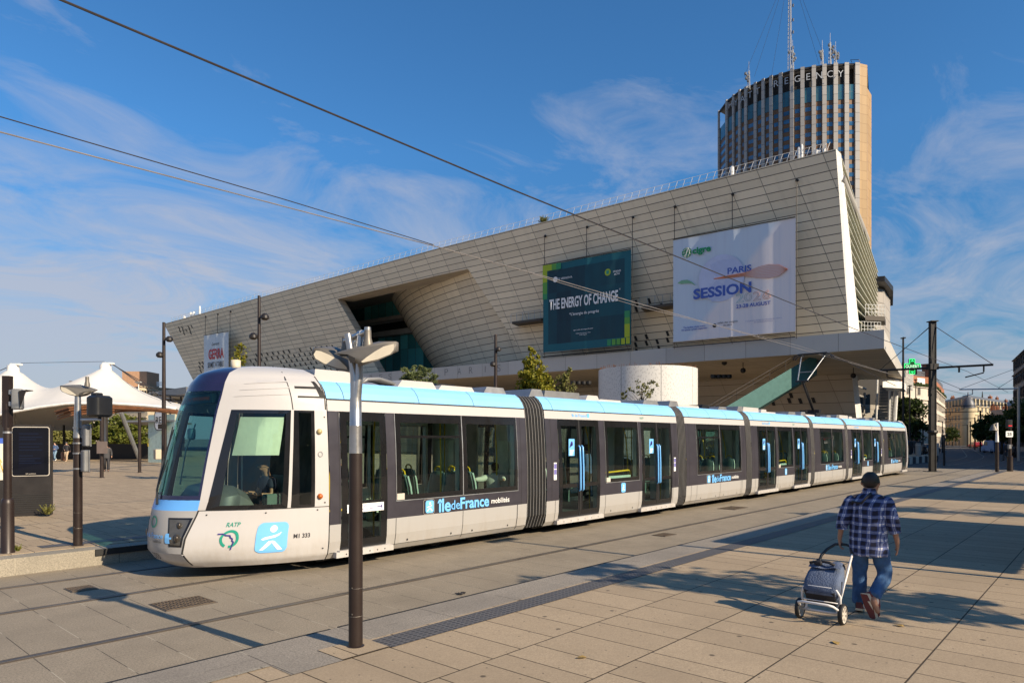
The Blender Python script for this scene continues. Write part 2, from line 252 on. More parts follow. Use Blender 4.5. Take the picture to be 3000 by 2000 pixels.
def plaid():
    m, nt, b = base('blue_plaid')
    o = node(nt, 'ShaderNodeTexCoord').outputs['Object']; s = node(nt, 'ShaderNodeSeparateXYZ', {0: o})
    wob = node(nt, 'ShaderNodeTexNoise', {'Vector': o, 'Scale': 7.0, 'Detail': 2.0}).outputs[0]
    w = mth(nt, 'MULTIPLY', mth(nt, 'SUBTRACT', wob, 0.5), 0.035)
    def bands(x):
        t = mth(nt, 'FRACT', mth(nt, 'DIVIDE', mth(nt, 'ADD', x, w), 0.088))
        wide = mth(nt, 'LESS_THAN', mth(nt, 'ABSOLUTE', mth(nt, 'SUBTRACT', t, 0.30)), 0.26)
        a = mth(nt, 'LESS_THAN', mth(nt, 'ABSOLUTE', mth(nt, 'SUBTRACT', t, 0.70)), 0.045)
        c = mth(nt, 'LESS_THAN', mth(nt, 'ABSOLUTE', mth(nt, 'SUBTRACT', t, 0.86)), 0.045)
        return wide, mth(nt, 'MAXIMUM', a, c)
    hy = mth(nt, 'ADD', s.outputs[1], mth(nt, 'MULTIPLY', s.outputs[0], 0.5))
    w1, t1 = bands(hy); w2, t2 = bands(s.outputs[2])
    c = mixc(nt, mth(nt, 'MULTIPLY', mth(nt, 'ADD', w1, w2), 0.5), (0.07, 0.10, 0.27), (0.008, 0.010, 0.03))
    c = mixc(nt, mth(nt, 'MULTIPLY', mth(nt, 'ADD', t1, t2), 0.34), c, (0.42, 0.47, 0.62))
    c = mixc(nt, mth(nt, 'MULTIPLY', t1, t2), c, (0.88, 0.86, 0.82))
    setc(nt, b, 'Base Color', c); b.inputs['Roughness'].default_value = 0.85
    n3 = node(nt, 'ShaderNodeTexNoise', {'Vector': o, 'Scale': 9.0, 'Detail': 5.0}).outputs[0]
    bp = node(nt, 'ShaderNodeBump', {'Strength': 0.6, 'Distance': 0.03, 'Height': n3}); nt.links.new(bp.outputs[0], b.inputs['Normal'])
    return m
PLAID = plaid()

# ---------------------------------------------------------------- mesh helpers
ORG = {}
def P(px, py, D):
    """a place in the world: D metres ahead of where the photographer stood, seen at (px, py) of the 3000 px photograph"""
    return FW*D + RT*(D*(px-1500)/2000.0) + Vector((0, 0, CAMH + D*(1284-py)/2000.0))
def CW(X, Y, z=0.0):
    v = FW*Y + RT*X; return Vector((v.x, v.y, z))
def gp(px, py, z=0.0): return P(px, py, (CAMH-z)*2000.0/(py-1284))
def proj(p):
    D = p.x*FW.x + p.y*FW.y; X = p.x*RT.x + p.y*RT.y
    return 1500+2000*X/D, 1284-2000*(p.z-CAMH)/D, D
def meta(o, label=None, cat=None, group=None, kind=None):
    if label: o['label'] = label
    if cat: o['category'] = cat
    if group: o['group'] = group
    if kind: o['kind'] = kind
    return o
def thing(name, label, cat, loc=(0, 0, 0), group=None, rz=0.0):
    o = bpy.data.objects.new(name, None); COL.objects.link(o); o.location = loc; o.rotation_euler = (0, 0, rz)
    o.empty_display_size = 0.3; ORG[o.name] = Vector(loc); return meta(o, label, cat, group)
def clone(src, loc, rz=0.0, label=None, group=None):
    r = src.copy(); COL.objects.link(r); r.location = loc; r.rotation_euler = (0, 0, rz); ORG[r.name] = Vector(loc)
    if label: r['label'] = label
    if group: r['group'] = group
    def rec(a, b):
        for ch in [x for x in bpy.data.objects if x.parent == a]:
            c = ch.copy(); COL.objects.link(c); c.parent = b; rec(ch, c)
    rec(src, r); return r

class MB:
    def __init__(s): s.v = []; s.f = []; s.mi = []; s.uv = {}
    def quad(s, a, b, c, d, mi=0, uv=None):
        n = len(s.v); s.v += [Vector(a), Vector(b), Vector(c), Vector(d)]
        if uv: s.uv[len(s.f)] = uv
        s.f.append((n, n+1, n+2, n+3)); s.mi.append(mi)
    def poly(s, pts, mi=0, uv=None):
        n = len(s.v); s.v += [Vector(p) for p in pts]
        if uv: s.uv[len(s.f)] = uv
        s.f.append(tuple(range(n, n+len(pts)))); s.mi.append(mi)
    def grid(s, rows, mi=0, uvf=None, closed=False):
        n = len(s.v); R = len(rows); K = len(rows[0])
        for r in rows: s.v += [Vector(p) for p in r]
        for i in range(R-1):
            for j in range(K if closed else K-1):
                j2 = (j+1) % K
                if uvf: s.uv[len(s.f)] = [uvf[i][j], uvf[i][j2], uvf[i+1][j2], uvf[i+1][j]]
                s.f.append((n+i*K+j, n+i*K+j2, n+(i+1)*K+j2, n+(i+1)*K+j)); s.mi.append(mi if not callable(mi) else mi(i, j))
    def box(s, c, d, mi=0, rz=0.0, rx=0.0, ry=0.0):
        m = Matrix.Translation(Vector(c)) @ Matrix.Rotation(rz, 4, 'Z') @ Matrix.Rotation(ry, 4, 'Y') @ Matrix.Rotation(rx, 4, 'X')
        x, y, z = d[0]/2, d[1]/2, d[2]/2
        p = [m @ Vector(q) for q in ((-x,-y,-z),(x,-y,-z),(x,y,-z),(-x,y,-z),(-x,-y,z),(x,-y,z),(x,y,z),(-x,y,z))]
        n = len(s.v); s.v += p
        for f in ((0,3,2,1),(4,5,6,7),(0,1,5,4),(1,2,6,5),(2,3,7,6),(3,0,4,7)): s.f.append(tuple(n+i for i in f)); s.mi.append(mi)
    def rbox(s, c, d, r=0.02, mi=0, rz=0.0, rx=0.0, ry=0.0, seg=3):
        """box with its vertical edges rounded and a small chamfer top and bottom"""
        m = Matrix.Translation(Vector(c)) @ Matrix.Rotation(rz, 4, 'Z') @ Matrix.Rotation(ry, 4, 'Y') @ Matrix.Rotation(rx, 4, 'X')
        x, y, z = d[0]/2, d[1]/2, d[2]/2; r = min(r, x*0.95, y*0.95, z*0.9)
        def ring(k, zz):
            o = []
            for cx, cy, a0 in ((x-r, y-r, 0), (-x+r, y-r, 90), (-x+r, -y+r, 180), (x-r, -y+r, 270)):
                for i in range(seg+1):
                    a = math.radians(a0+90*i/seg); o.append(m @ Vector((cx+(r-k)*math.cos(a), cy+(r-k)*math.sin(a), zz)))
            return o
        rows = [ring(r*0.7, -z), ring(0, -z+r*0.6), ring(0, z-r*0.6), ring(r*0.7, z)]
        s.grid(rows, mi, closed=True); s.poly(rows[0][::-1], mi); s.poly(rows[-1], mi)
    def tube(s, pts, r, n=10, mi=0, cap=True):
        pts = [Vector(p) for p in pts]; K = len(pts)
        rs = r if isinstance(r, (list, tuple)) else [r]*K
        up = None; rows = []
        for i, p in enumerate(pts):
            t = (pts[min(i+1, K-1)]-pts[max(i-1, 0)]).normalized()
            if up is None:
                up = Vector((0, 0, 1)) if abs(t.z) < 0.9 else Vector((1, 0, 0))
            x = up.cross(t).normalized(); y = t.cross(x).normalized(); up = y
            rows.append([p + x*(rs[i]*math.cos(2*math.pi*k/n)) + y*(rs[i]*math.sin(2*math.pi*k/n)) for k in range(n)])
        s.grid(rows, mi, closed=True)
        if cap: s.poly(rows[0][::-1], mi); s.poly(rows[-1], mi)
    def lathe(s, c, prof, n=24, mi=0):
        c = Vector(c); rows = [[c+Vector((r*math.cos(2*math.pi*k/n), r*math.sin(2*math.pi*k/n), z)) for k in range(n)] for r, z in prof]
        s.grid(rows, mi, closed=True); s.poly(rows[0][::-1], mi); s.poly(rows[-1], mi)
    def ball(s, c, r, n=12, mi=0):
        c = Vector(c); r = Vector(r) if hasattr(r, '__len__') else Vector((r, r, r)); rows = []
        for i in range(n//2+1):
            a = math.pi*(i/(n//2)-0.5); ca = max(math.cos(a), 0.01)
            rows.append([c+Vector((r.x*ca*math.cos(2*math.pi*k/n), r.y*ca*math.sin(2*math.pi*k/n), r.z*math.sin(a))) for k in range(n)])
        s.grid(rows, mi, closed=True)
    def slab(s, pts, n, t, mi=0):
        """flat outline given thickness t along n"""
        n = Vector(n).normalized()*t; a = [Vector(p) for p in pts]; b = [p+n for p in a]
        s.poly(a, mi); s.poly(b[::-1], mi)
        for i in range(len(a)): j = (i+1) % len(a); s.quad(a[j], a[i], b[i], b[j], mi)
    def build(s, name, mats, parent=None, smooth=False, origin=None, fix=True):
        o0 = ORG[parent.name] if parent else (Vector(origin) if origin is not None else Vector((0, 0, 0)))
        me = bpy.data.meshes.new(name); me.from_pydata([v-o0 for v in s.v], [], s.f)
        for m in (mats if isinstance(mats, (list, tuple)) else [mats]): me.materials.append(m)
        me.polygons.foreach_set('material_index', s.mi)
        if s.uv:
            ul = me.uv_layers.new(name='UVMap')
            for fi, uv in s.uv.items():
                for k, li in enumerate(me.polygons[fi].loop_indices): ul.data[li].uv = uv[k]
        if fix and not s.uv:
            bm = bmesh.new(); bm.from_mesh(me); bmesh.ops.remove_doubles(bm, verts=bm.verts, dist=1e-5)
            bmesh.ops.recalc_face_normals(bm, faces=bm.faces); bm.to_mesh(me); bm.free()
        if smooth: me.shade_smooth(); 
        if smooth and not isinstance(smooth, bool): me.set_sharp_from_angle(angle=math.radians(smooth))
        o = bpy.data.objects.new(name, me); COL.objects.link(o)
        if parent: o.parent = parent
        else: o.location = o0
        ORG[o.name] = o0; return o
def obj(name, mats, parent, fn, smooth=False, **kw):
    b = MB(); fn(b); return b.build(name, mats, parent, smooth, **kw)
def struct(o): o['kind'] = 'structure'; return o

def text(body, size, mat, at, xd, up=(0, 0, 1), parent=None, name='lettering', width=None, bold=0.0, align='CENTER', height=None, thick=0.0, shear=0.0, space=1.0, outline=None):
    cu = bpy.data.curves.new('t', 'FONT'); cu.body = body; cu.size = size; cu.align_x = align; cu.align_y = 'CENTER'; cu.offset = bold*size; cu.extrude = 0.0; cu.resolution_u = 3; cu.shear = shear; cu.space_character = space
    if outline: cu.fill_mode = 'NONE'; cu.bevel_depth = outline; cu.bevel_resolution = 0; cu.dimensions = '3D'
    ob = bpy.data.objects.new('t', cu); me = bpy.data.meshes.new_from_object(ob)
    bpy.data.objects.remove(ob); bpy.data.curves.remove(cu)
    xs = [v.co.x for v in me.vertices]; ys = [v.co.y for v in me.vertices]
    kx = width/(max(xs)-min(xs)) if width else 1.0; ky = height/(max(ys)-min(ys)) if height else (kx if width else 1.0)
    xd = Vector(xd).normalized(); up = Vector(up).normalized(); n = xd.cross(up)
    o0 = ORG[parent.name] if parent else Vector((0, 0, 0)); cx = (max(xs)+min(xs))/2 if align == 'CENTER' else min(xs); cy = (max(ys)+min(ys))/2
    for v in me.vertices: v.co = Vector(at)+xd*((v.co.x-cx)*kx)+up*((v.co.y-cy)*ky)+n*v.co.z-o0
    if thick:
        bm = bmesh.new(); bm.from_mesh(me); r = bmesh.ops.extrude_face_region(bm, geom=bm.faces[:])
        bmesh.ops.translate(bm, vec=n*thick, verts=[g for g in r['geom'] if isinstance(g, bmesh.types.BMVert)]); bmesh.ops.recalc_face_normals(bm, faces=bm.faces); bm.to_mesh(me); bm.free()
    me.name = name; me.materials.clear(); me.materials.append(mat)
    o = bpy.data.objects.new(name, me); COL.objects.link(o); ORG[o.name] = o0
    if parent: o.parent = parent
    return o
def lerp(a, b, t): return a+(b-a)*t
def interp(tab, x):
    if x <= tab[0][0]: return tab[0][1]
    for (x0, y0), (x1, y1) in zip(tab, tab[1:]):
        if x <= x1: return y0+(y1-y0)*(x-x0)/(x1-x0)
    return tab[-1][1]

# ================================================================ ground and tracks
def plane(name, x0, x1, y0, y1, z, mat):
    b = MB(); b.quad((x0, y0, z), (x1, y0, z), (x1, y1, z), (x0, y1, z)); return struct(b.build(name, mat, origin=((x0+x1)/2, (y0+y1)/2, z)))
plane('ground', -1500, 2500, -1500, 2500, -0.03, SOIL)
plane('trackbed', -60, 62, 5.6, 14.5, 0.0, GRAN)
plane('roadway', 62, 420, -40, 60, -0.012, ASPH)
PE = 6.22                      # near platform edge
b = MB()
def plat(x0, x1, y0, y1, z1=PZ): b.box(((x0+x1)/2, (y0+y1)/2, (z1-0.6)/2), (x1-x0, y1-y0, z1+0.6))
plat(-60, 52, 5.62, PE); struct(b.build('platform_edge', GRAN2, origin=(0, 5.9, 0)))
b = MB(); plat(-60, 52, -70, 5.618, PZ); struct(b.build('near_platform', BEIGE, origin=(0, 0, 0)))
plane('crossing_slabs', 3.08, 3.595, 5.26, 5.617, PZ+0.004, GRAN2); plane('stone_edge', -20, 3.06, 5.595, 5.64, PZ+0.007, KERBG)
plane('tactile_strip', 4.13, 52, 5.23, 5.56, PZ+0.006, TACT)
plane('pole_slab', 3.60, 4.125, 5.26, 5.68, PZ+0.008, BEIGE)
b = MB(); b.box((-4, PE+0.012, PZ-0.028), (16.2, 0.03, 0.06)); b.box((28.2, PE+0.014, PZ-0.03), (48, 0.036, 0.065)); struct(b.build('edge_strip', SEAM, origin=(12, PE, PZ)))
# far side
b = MB(); b.box((0, 14.15, -0.02), (5.2, 0.5, 0.62)); b.box((-14.55, 14.15, -0.02), (23.9, 0.5, 0.62)); b.box((29.05, 14.1, -0.02), (52.9, 0.44, 0.62)); struct(b.build('far_kerb', KERBG, origin=(0, 14.15, 0)))
b = MB(); b.box((30.5, 13.86, 0.235), (52.6, 0.035, 0.11)); struct(b.build('rubber_edge', SEAM, origin=(28, 13.86, 0.2)))
b = MB(); b.box((-2, 60, -0.17), (116, 91.2, 0.92)); struct(b.build('plaza', BEIGE, origin=(0, 60, 0)))
plane('far_tactile_strip', 3.6, 55, 14.75, 15.1, PZ+0.006, TACT)
plane('hall_forecourt', 56, 84, 14.45, 130, 0.02, BEIGE)
# rails
def path(v):
    pts = [Vector((-40, v, 0)), Vector((60, v, 0)), Vector((74, v, 0))]
    a = 0.0; p = Vector((74, v, 0)); tgt = TH-math.atan(0.648)
    for i in range(12):
        a += tgt/12; p = p+Vector((math.cos(a), math.sin(a), 0))*3.2; pts.append(p)
    pts.append(p+Vector((math.cos(a), math.sin(a), 0))*300); return pts
def rail(v):
    pts = path(v); b = MB()
    for off, w, h, mi in ((0.0, 0.062, 0.010, 0), (0.058, 0.046, 0.004, 1), (-0.05, 0.035, 0.006, 1)):
        rows = []
        for i, p in enumerate(pts):
            t = (pts[min(i+1, len(pts)-1)]-pts[max(i-1, 0)]).normalized(); n = Vector((-t.y, t.x, 0))
            c = p+n*off; rows.append([c-n*w/2+Vector((0, 0, -0.03)), c-n*w/2+Vector((0, 0, h)), c+n*w/2+Vector((0, 0, h)), c+n*w/2+Vector((0, 0, -0.03))])
        b.grid(rows, mi)
    return b
VC = 11.88
for v, sgn in ((6.9, 1), (8.58, -1), (10.96, 1), (12.8, -1)):
    struct(rail(v).build('track_rail', [STEEL, RUST], origin=(20, v, 0)))
# iron covers let into the trackbed
def cover(name, label, pts, mat=IRON):
    q = [gp(x, y, 0.012) for x, y in pts]; c = sum(q, Vector())/len(q); r = thing(name, label, 'drain cover', (c.x, c.y, 0), 'iron covers in the trackbed')
    u0 = min(p.x for p in q); u1 = max(p.x for p in q); v0 = min(p.y for p in q); v1 = max(p.y for p in q)
    m = MB(); n = 9
    m.box(((u0+u1)/2, (v0+v1)/2, 0.004), (u1-u0, v1-v0, 0.010)); m.build('frame', STEEL, r)
    m = MB(); k = int((u1-u0)/0.045)
    for i in range(k): m.box((u0+0.03+(u1-u0-0.06)*i/(k-1), (v0+v1)/2, 0.011), (0.026, v1-v0-0.05, 0.008))
    for i in range(5): m.box(((u0+u1)/2, v0+0.03+(v1-v0-0.06)*i/4, 0.0115), (u1-u0-0.05, 0.02, 0.008))
    m.build('grating', mat, r)
cover('drain_cover', 'small iron grating between the rails beside the lamp shadow', [(186, 1722), (290, 1722)] + [(262, 1712), (208, 1733)])
cover('drain_cover', 'larger rust brown iron grating in front of the tram nose', [(445, 1766), (585, 1743), (636, 1762), (482, 1787)])
cover('drain_cover', 'iron cover beside the rail level with the second carriage', [(1925, 1563), (1960, 1561), (1970, 1566), (1935, 1569)])
cover('drain_cover', 'iron cover in the trackbed below the third carriage', [(2108, 1487), (2150, 1482), (2192, 1485), (2150, 1492)])

# ================================================================ tram
HWT = [(0.18, 1.50), (0.30, 1.60), (0.5, 1.64), (1.0, 1.66), (1.6, 1.655), (2.2, 1.63), (2.78, 1.585), (2.97, 1.56), (3.0, 1.55), (3.12, 1.50), (3.24, 1.40), (3.32, 1.28)]
KN = [0.20, 0.30, 0.5, 0.80, 1.12, 1.6, 2.2, 2.78, 2.97, 3.0, 3.12, 3.24, 3.32]
def hw(z): return interp(HWT, z)
tram = thing('tram', 'long white and sky blue low floor tram of seven articulated sections standing at the platform', 'tram', (26, VC, 0))
def side(m, u0, u1, z0, z1, sd=-1, off=0.0, mi=0):
    zs = [z0]+[z for z in KN if z0+1e-4 < z < z1-1e-4]+[z1]
    rows = [[Vector((u0, VC+sd*(hw(z)+off), z)), Vector((u1, VC+sd*(hw(z)+off), z))] for z in zs]
    m.grid(rows if sd < 0 else [r[::-1] for r in rows], mi)
def near(u, z, off=0.0): return Vector((u, VC-hw(z)-off, z))

def glazed(m, u0, u1, z0, z1, sd, fr, bars=(), hopper=False):
    """black frit frame (0) round panes (1), slightly proud of the shell"""
    o = 0.004; l, r, bt, tp = fr
    side(m, u0, u1, z0, z0+bt, sd, o, 0); side(m, u0, u1, z1-tp, z1, sd, o, 0)
    side(m, u0, u0+l, z0+bt, z1-tp, sd, o, 0); side(m, u1-r, u1, z0+bt, z1-tp, sd, o, 0)
    for z, h in bars: side(m, u0+l, u1-r, z-h/2, z+h/2, sd, o+0.004, 0)
    side(m, u0+l, u1-r, z0+bt, z1-tp, sd, o-0.003, 1)

def logo_person(m, c, xd, up, s, mi=0):
    """white walking figure"""
    c, xd, up = Vector(c), Vector(xd), Vector(up)
    def pt(x, y): return c+xd*(x*s)+up*(y*s)
    m.poly([pt(0.02+0.115*math.cos(a*math.pi/9), 0.29+0.115*math.sin(a*math.pi/9)) for a in range(18)], mi)
    top = [(-0.34, -0.02), (-0.2, 0.07), (0.0, 0.105), (0.15, 0.12), (0.32, 0.19), (0.22, 0.07), (0.05, 0.01), (-0.1, -0.01), (-0.26, -0.07)]
    for a, bb in zip(top[:-1], top[1:]): pass
    m.poly([pt(-0.34, -0.045), pt(-0.22, 0.02), pt(0.0, 0.06), pt(0.16, 0.10), pt(0.30, 0.18), pt(0.23, 0.07), pt(0.10, 0.005), pt(-0.08, -0.03), pt(-0.27, -0.075)], mi)
    m.poly([pt(-0.36, -0.40), pt(-0.24, -0.40), pt(-0.02, -0.20), pt(0.02, -0.10), pt(-0.09, -0.11)], mi)
    m.poly([pt(-0.09, -0.11), pt(0.02, -0.10), pt(0.10, -0.12), pt(0.36, -0.41), pt(0.20, -0.41), pt(0.02, -0.18)], mi)
def rrect(c, xd, up, w, h, r, n=5):
    c, xd, up = Vector(c), Vector(xd), Vector(up); o = []
    for cx, cy, a0 in ((w/2-r, h/2-r, 0), (-w/2+r, h/2-r, 90), (-w/2+r, -h/2+r, 180), (w/2-r, -h/2+r, 270)):
        for i in range(n+1):
            a = math.radians(a0+90*i/n); o.append(c+xd*(cx+r*math.cos(a))+up*(cy+r*math.sin(a)))
    return o
XD = Vector((1, 0, 0)); UP = Vector((0, 0, 1))
LOGOB = M('logo_blue', (0.17, 0.48, 0.90), 0.35, 0, 0.01); LOGOW = M('logo_white', (0.85, 0.85, 0.83), 0.4, 0, 0.01); GREENR = M('logo_green', (0.015, 0.27, 0.19), 0.4, 0, 0.02); NAVYL = M('logo_navy', (0.04, 0.03, 0.20), 0.4, 0, 0.02); TXTD = M('text_dark', (0.03, 0.03, 0.035), 0.5)
seat_me = None; pole_me = None
def add_seat(par, u, v, face=1, z=0.42):
    global seat_me
    if seat_me is None:
        m = MB(); m.rbox((0.0, 0, 0.42), (0.42, 0.44, 0.08), 0.04, 0)
        rows = []
        for x, zz, w in ((-0.16, 0.40, 0.21), (-0.20, 0.62, 0.225), (-0.25, 0.95, 0.22), (-0.285, 1.15, 0.18), (-0.295, 1.19, 0.13)):
            rows.append([Vector((x, -w, zz)), Vector((x-0.05, -w*0.8, zz)), Vector((x-0.065, 0, zz)), Vector((x-0.05, w*0.8, zz)), Vector((x, w, zz)), Vector((x+0.03, w*0.7, zz)), Vector((x+0.035, 0, zz)), Vector((x+0.03, -w*0.7, zz))])
        m.grid(rows, 0, closed=True); m.poly(rows[-1], 0)
        for s_ in (-1, 1): m.tube([(-0.17, s_*0.215, 0.40), (-0.21, s_*0.235, 0.62), (-0.26, s_*0.23, 0.95), (-0.295, s_*0.185, 1.16)], 0.022, 6, 1)
        m.tube([(-0.29, -0.10, 1.17), (-0.30, -0.09, 1.25), (-0.305, -0.04, 1.285), (-0.305, 0.04, 1.285), (-0.30, 0.09, 1.25), (-0.29, 0.10, 1.17)], 0.018, 6, 2)
        m.box((0.02, 0, 0.2), (0.08, 0.3, 0.4), 0)
        o = m.build('seat', [SEAT, SEATE, YEL], None, 40); seat_me = o.data; bpy.data.objects.remove(o)
    o = bpy.data.objects.new('seat', seat_me); COL.objects.link(o); o.parent = par; o.location = Vector((u, v, z-0.02))-ORG[par.name]; o.rotation_euler = (0, 0, 0 if face > 0 else math.pi)
def add_pole(par, pts, r=0.019):
    m = MB(); m.tube(pts, r, 8); m.build('handrail', YEL, par, True)

def idf_sign(par, u, z, w):
    y = VC-hw(z)-0.012
    text('île', 0.2, LOGOB, (u, y, z), XD, parent=par, width=0.17*w, bold=0.028, align='LEFT')
    text('de', 0.2, LOGOB, (u+0.175*w, y, z-0.012), XD, parent=par, width=0.115*w, bold=0.004, align='LEFT')
    text('France', 0.2, LOGOB, (u+0.295*w, y, z+0.004), XD, parent=par, width=0.40*w, bold=0.028, align='LEFT')
    text('mobilités', 0.2, LOGOW, (u+0.73*w, y, z-0.008), XD, parent=par, width=0.27*w, align='LEFT', bold=0.006)
    c = Vector((u-0.095*w, y, z)); m = MB(); m.poly(rrect(c, XD, UP, 0.10*w, 0.115*w, 0.022*w), 0); m.build('emblem', LOGOB, par)
    m = MB(); logo_person(m, c+Vector((0, -0.003, 0)), XD, UP, 0.10*w); m.build('emblem_figure', LOGOW, par)
    m = MB(); cc = Vector((u-0.105*w, y-0.002, z)); m.tube([p for p in rrect(cc, XD, UP, 0.13*w, 0.13*w, 0.01*w, 1)]+[rrect(cc, XD, UP, 0.13*w, 0.13*w, 0.01*w, 1)[0]], 0.0035, 4) if w > 1.2 else None
    if m.v: m.build('emblem_outline', KERBW, par)

def carriage(u0, u1, kind, doors, wins, name='carriage'):
    c0 = MB()
    zones = sorted([(a, bb, 'd') for a, bb, _ in doors]+[(a, bb, 'w') for a, bb in wins])
    for sd in (-1, 1):
        cur = u0
        for a, bb, k in zones+[(u1, u1, 'e')]:
            if a > cur:
                side(c0, cur, a, 0.80, 2.78, sd, 0, 1); side(c0, cur, a, 0.20, 0.80, sd, 0, 2)
            if k == 'w': side(c0, a, bb, 0.80, 1.12, sd, 0, 1); side(c0, a, bb, 0.20, 0.80, sd, 0, 2)
            if k == 'd': side(c0, a, bb, 0.20, 0.36, sd, 0, 3)
            cur = bb
        side(c0, u0, u1, 2.78, 2.97, sd, 0, 0); side(c0, u0, u1, 2.97, 3.0, sd, -0.004, 3); side(c0, u0, u1, 3.0, 3.32, sd, 0, 4)
    c0.quad((u0, VC-1.28, 3.32), (u1, VC-1.28, 3.32), (u1, VC+1.28, 3.32), (u0, VC+1.28, 3.32), 0)
    body = c0.build(name, [WHITE, TDARK, TGREY, SEAM, TBLUE], tram)
    # lining
    m = MB(); m.box(((u0+u1)/2, VC, 0.375), (u1-u0-0.02, 3.02, 0.05)); m.build('floor', INTD, body)
    m = MB(); m.box(((u0+u1)/2, VC, 2.86), (u1-u0-0.02, 2.7, 0.04)); m.build('ceiling', INTW, body)
    m = MB()
    for e in (u0+0.03, u1-0.03):
        for s_ in (-1, 1): m.box((e, VC+s_*1.12, 1.6), (0.05, 0.86, 2.45))
    for a, bb in wins:
        for s_ in (-1, 1): m.box(((a+bb)/2, VC+s_*1.55, 0.76), (bb-a, 0.05, 0.72)); m.box(((a+bb)/2, VC+s_*1.47, 2.70), (bb-a, 0.10, 0.16))
    for s_ in (-1, 1):
        for x in sorted(set([z[0] for z in zones]+[z[1] for z in zones])): m.box((x, VC+s_*1.52, 1.6), (0.07, 0.12, 2.3))
    m.build('inner_lining', INTW, body)
    m = MB(); m.box(((u0+u1)/2, VC, 0.22), (u1-u0-0.1, 2.3, 0.24))
    for x in (lerp(u0, u1, 0.32), lerp(u0, u1, 0.68)):
        if kind == 'w':
            for s_ in (-1, 1):
                for dx in (-0.55, 0.55):
                    rows = [[Vector((x+dx+0.29*math.cos(a*math.pi/10), VC+s_*(0.92+q), 0.30+0.29*math.sin(a*math.pi/10))) for a in range(20)] for q in (-0.07, 0.07)]
                    m.grid(rows, 0, closed=True); m.poly(rows[1], 0)
    m.build('undercarriage', [DARKIN], body)
    # seams and fixings
    m = MB()
    for x in [u0+0.34, u1-0.34]+[a for a, bb in wins]+([wins[-1][1]] if wins else []):
        side(m, x-0.006, x+0.006, 0.24, 0.80, -1, 0.003)
    for x in (u0+0.36, lerp(u0, u1, 0.40), lerp(u0, u1, 0.69)):
        side(m, x-0.006, x+0.006, 3.0, 3.31, -1, 0.003)
    side(m, u0+0.02, u1-0.02, 0.30, 0.308, -1, 0.002) if kind == 'w' else None
    for x in [u0+0.2, u1-0.2]: side(m, x-0.004, x+0.004, 0.80, 2.78, -1, 0.003)
    for a, bb in wins:
        for x in (a+0.3, bb-0.3):
            c = near(x, 0.36, 0.004); m.poly([c+Vector((0.022*math.cos(t*0.785), 0, 0.022*math.sin(t*0.785))) for t in range(8)])
    m.build('panel_seams', SEAM, body)
    m = MB()
    for a, bb in wins:
        side(m, a-0.01, bb+0.01, 1.115, 1.13, -1, 0.012); 
        for x in (a, bb): side(m, x-0.006, x+0.006, 1.12, 2.78, -1, 0.010)
    if m.v: m.build('window_trim', GALV, body)
    for a, bb in wins:
        for sd in (-1, 1): m = MB(); glazed(m, a, bb, 1.13, 2.775, sd, (0.13, 0.08, 0.10, 0.17), ((2.335, 0.05),) if kind == 'w' and a == wins[0][0] else ()); m.build('window', [BLACK, TGLASS], body)
    for a, bb, n in doors:
        for sd in (-1, 1):
            m = MB(); w = (bb-a)/n
            for i in range(n):
                x0 = a+w*i+0.012; x1 = a+w*(i+1)-0.012
                glazed(m, x0, x1, 0.36, 2.775, sd, (0.13 if i == 0 else 0.09, 0.09 if i == 0 and n > 1 else 0.13, 0.14, 0.16), ((1.13, 0.10),))
            if n == 2: side(m, (a+bb)/2-0.03, (a+bb)/2+0.03, 0.36, 2.775, sd, 0.008, 2)
            m.build('door', [BLACK, TGLASS, RUBR], body)
        m = MB(); y = VC-hw(0.3)
        m.box(((a+bb)/2, y-0.035, 0.265), (bb-a+0.24, 0.11, 0.10)); m.box(((a+bb)/2, y-0.04, 0.325), (bb-a+0.10, 0.10, 0.018))
        m.build('door_sill', [WHITE], body)
        m = MB()
        for i in range(6): 
            c = Vector((a+(bb-a)*(i+0.5)/6, y-0.093, 0.265)); m.poly([c+Vector((0.014*math.cos(t), 0, 0.014*math.sin(t))) for t in [k*0.785 for k in range(8)]])
        m.build('sill_screws', SEAM, body)
        if n == 2:
            mid = (a+bb)/2
            for dx in (-0.062, 0.062):
                m = MB(); m.tube([near(mid+dx, z, 0.05 if 1.0 < z < 2.1 else 0.01) for z in (0.98, 1.02, 1.3, 1.6, 1.9, 2.08, 2.12)], 0.024, 8); m.build('door_handle', LOGOB, body, True)
            m = MB(); c = near(mid-0.36, 2.08, 0.012); m.poly([c+XD*x+UP*z for x, z in ((-0.12, -0.21), (0.12, -0.21), (0.12, 0.21), (-0.12, 0.21))]); m.build('door_notice', LOGOB, body)
            m = MB(); c = c+Vector((0, -0.004, 0.09)); m.poly([c+XD*(0.05*math.cos(t*0.628))+UP*(0.06*math.sin(t*0.628)) for t in range(10)]); m.poly([c+XD*x+UP*z for x, z in ((-0.10, -0.10), (-0.04, -0.08), (0.02, -0.02), (-0.05, 0.0))])
            m.build('notice_drawing', NAVYL, body)
            m = MB()
            for k in range(3): cz = c+UP*(-0.17-0.05*k); m.poly([cz+XD*x+UP*z for x, z in ((-0.08, -0.012), (0.09-0.03*k, -0.012), (0.09-0.03*k, 0.012), (-0.08, 0.012))])
            m.build('notice_writing', LOGOW, body)
    return body
seatrow = []
def seats(body, us, face_pat=(1, -1)):
    for i, u in enumerate(us):
        for v in (-1.22, -0.74, 0.74, 1.22): add_seat(body, u, VC+v, face_pat[i % 2])
BLEN = [(11.98, 12.70), (19.2, 19.72), (24.32, 24.84), (31.3, 31.8), (36.42, 36.88), (43.32, 43.8)]
car = []
m1 = carriage(6.72, 11.98, 'w', [(6.95, 7.96, 1)], [(8.17, 9.92), (9.93, 11.65)]); car.append(m1)
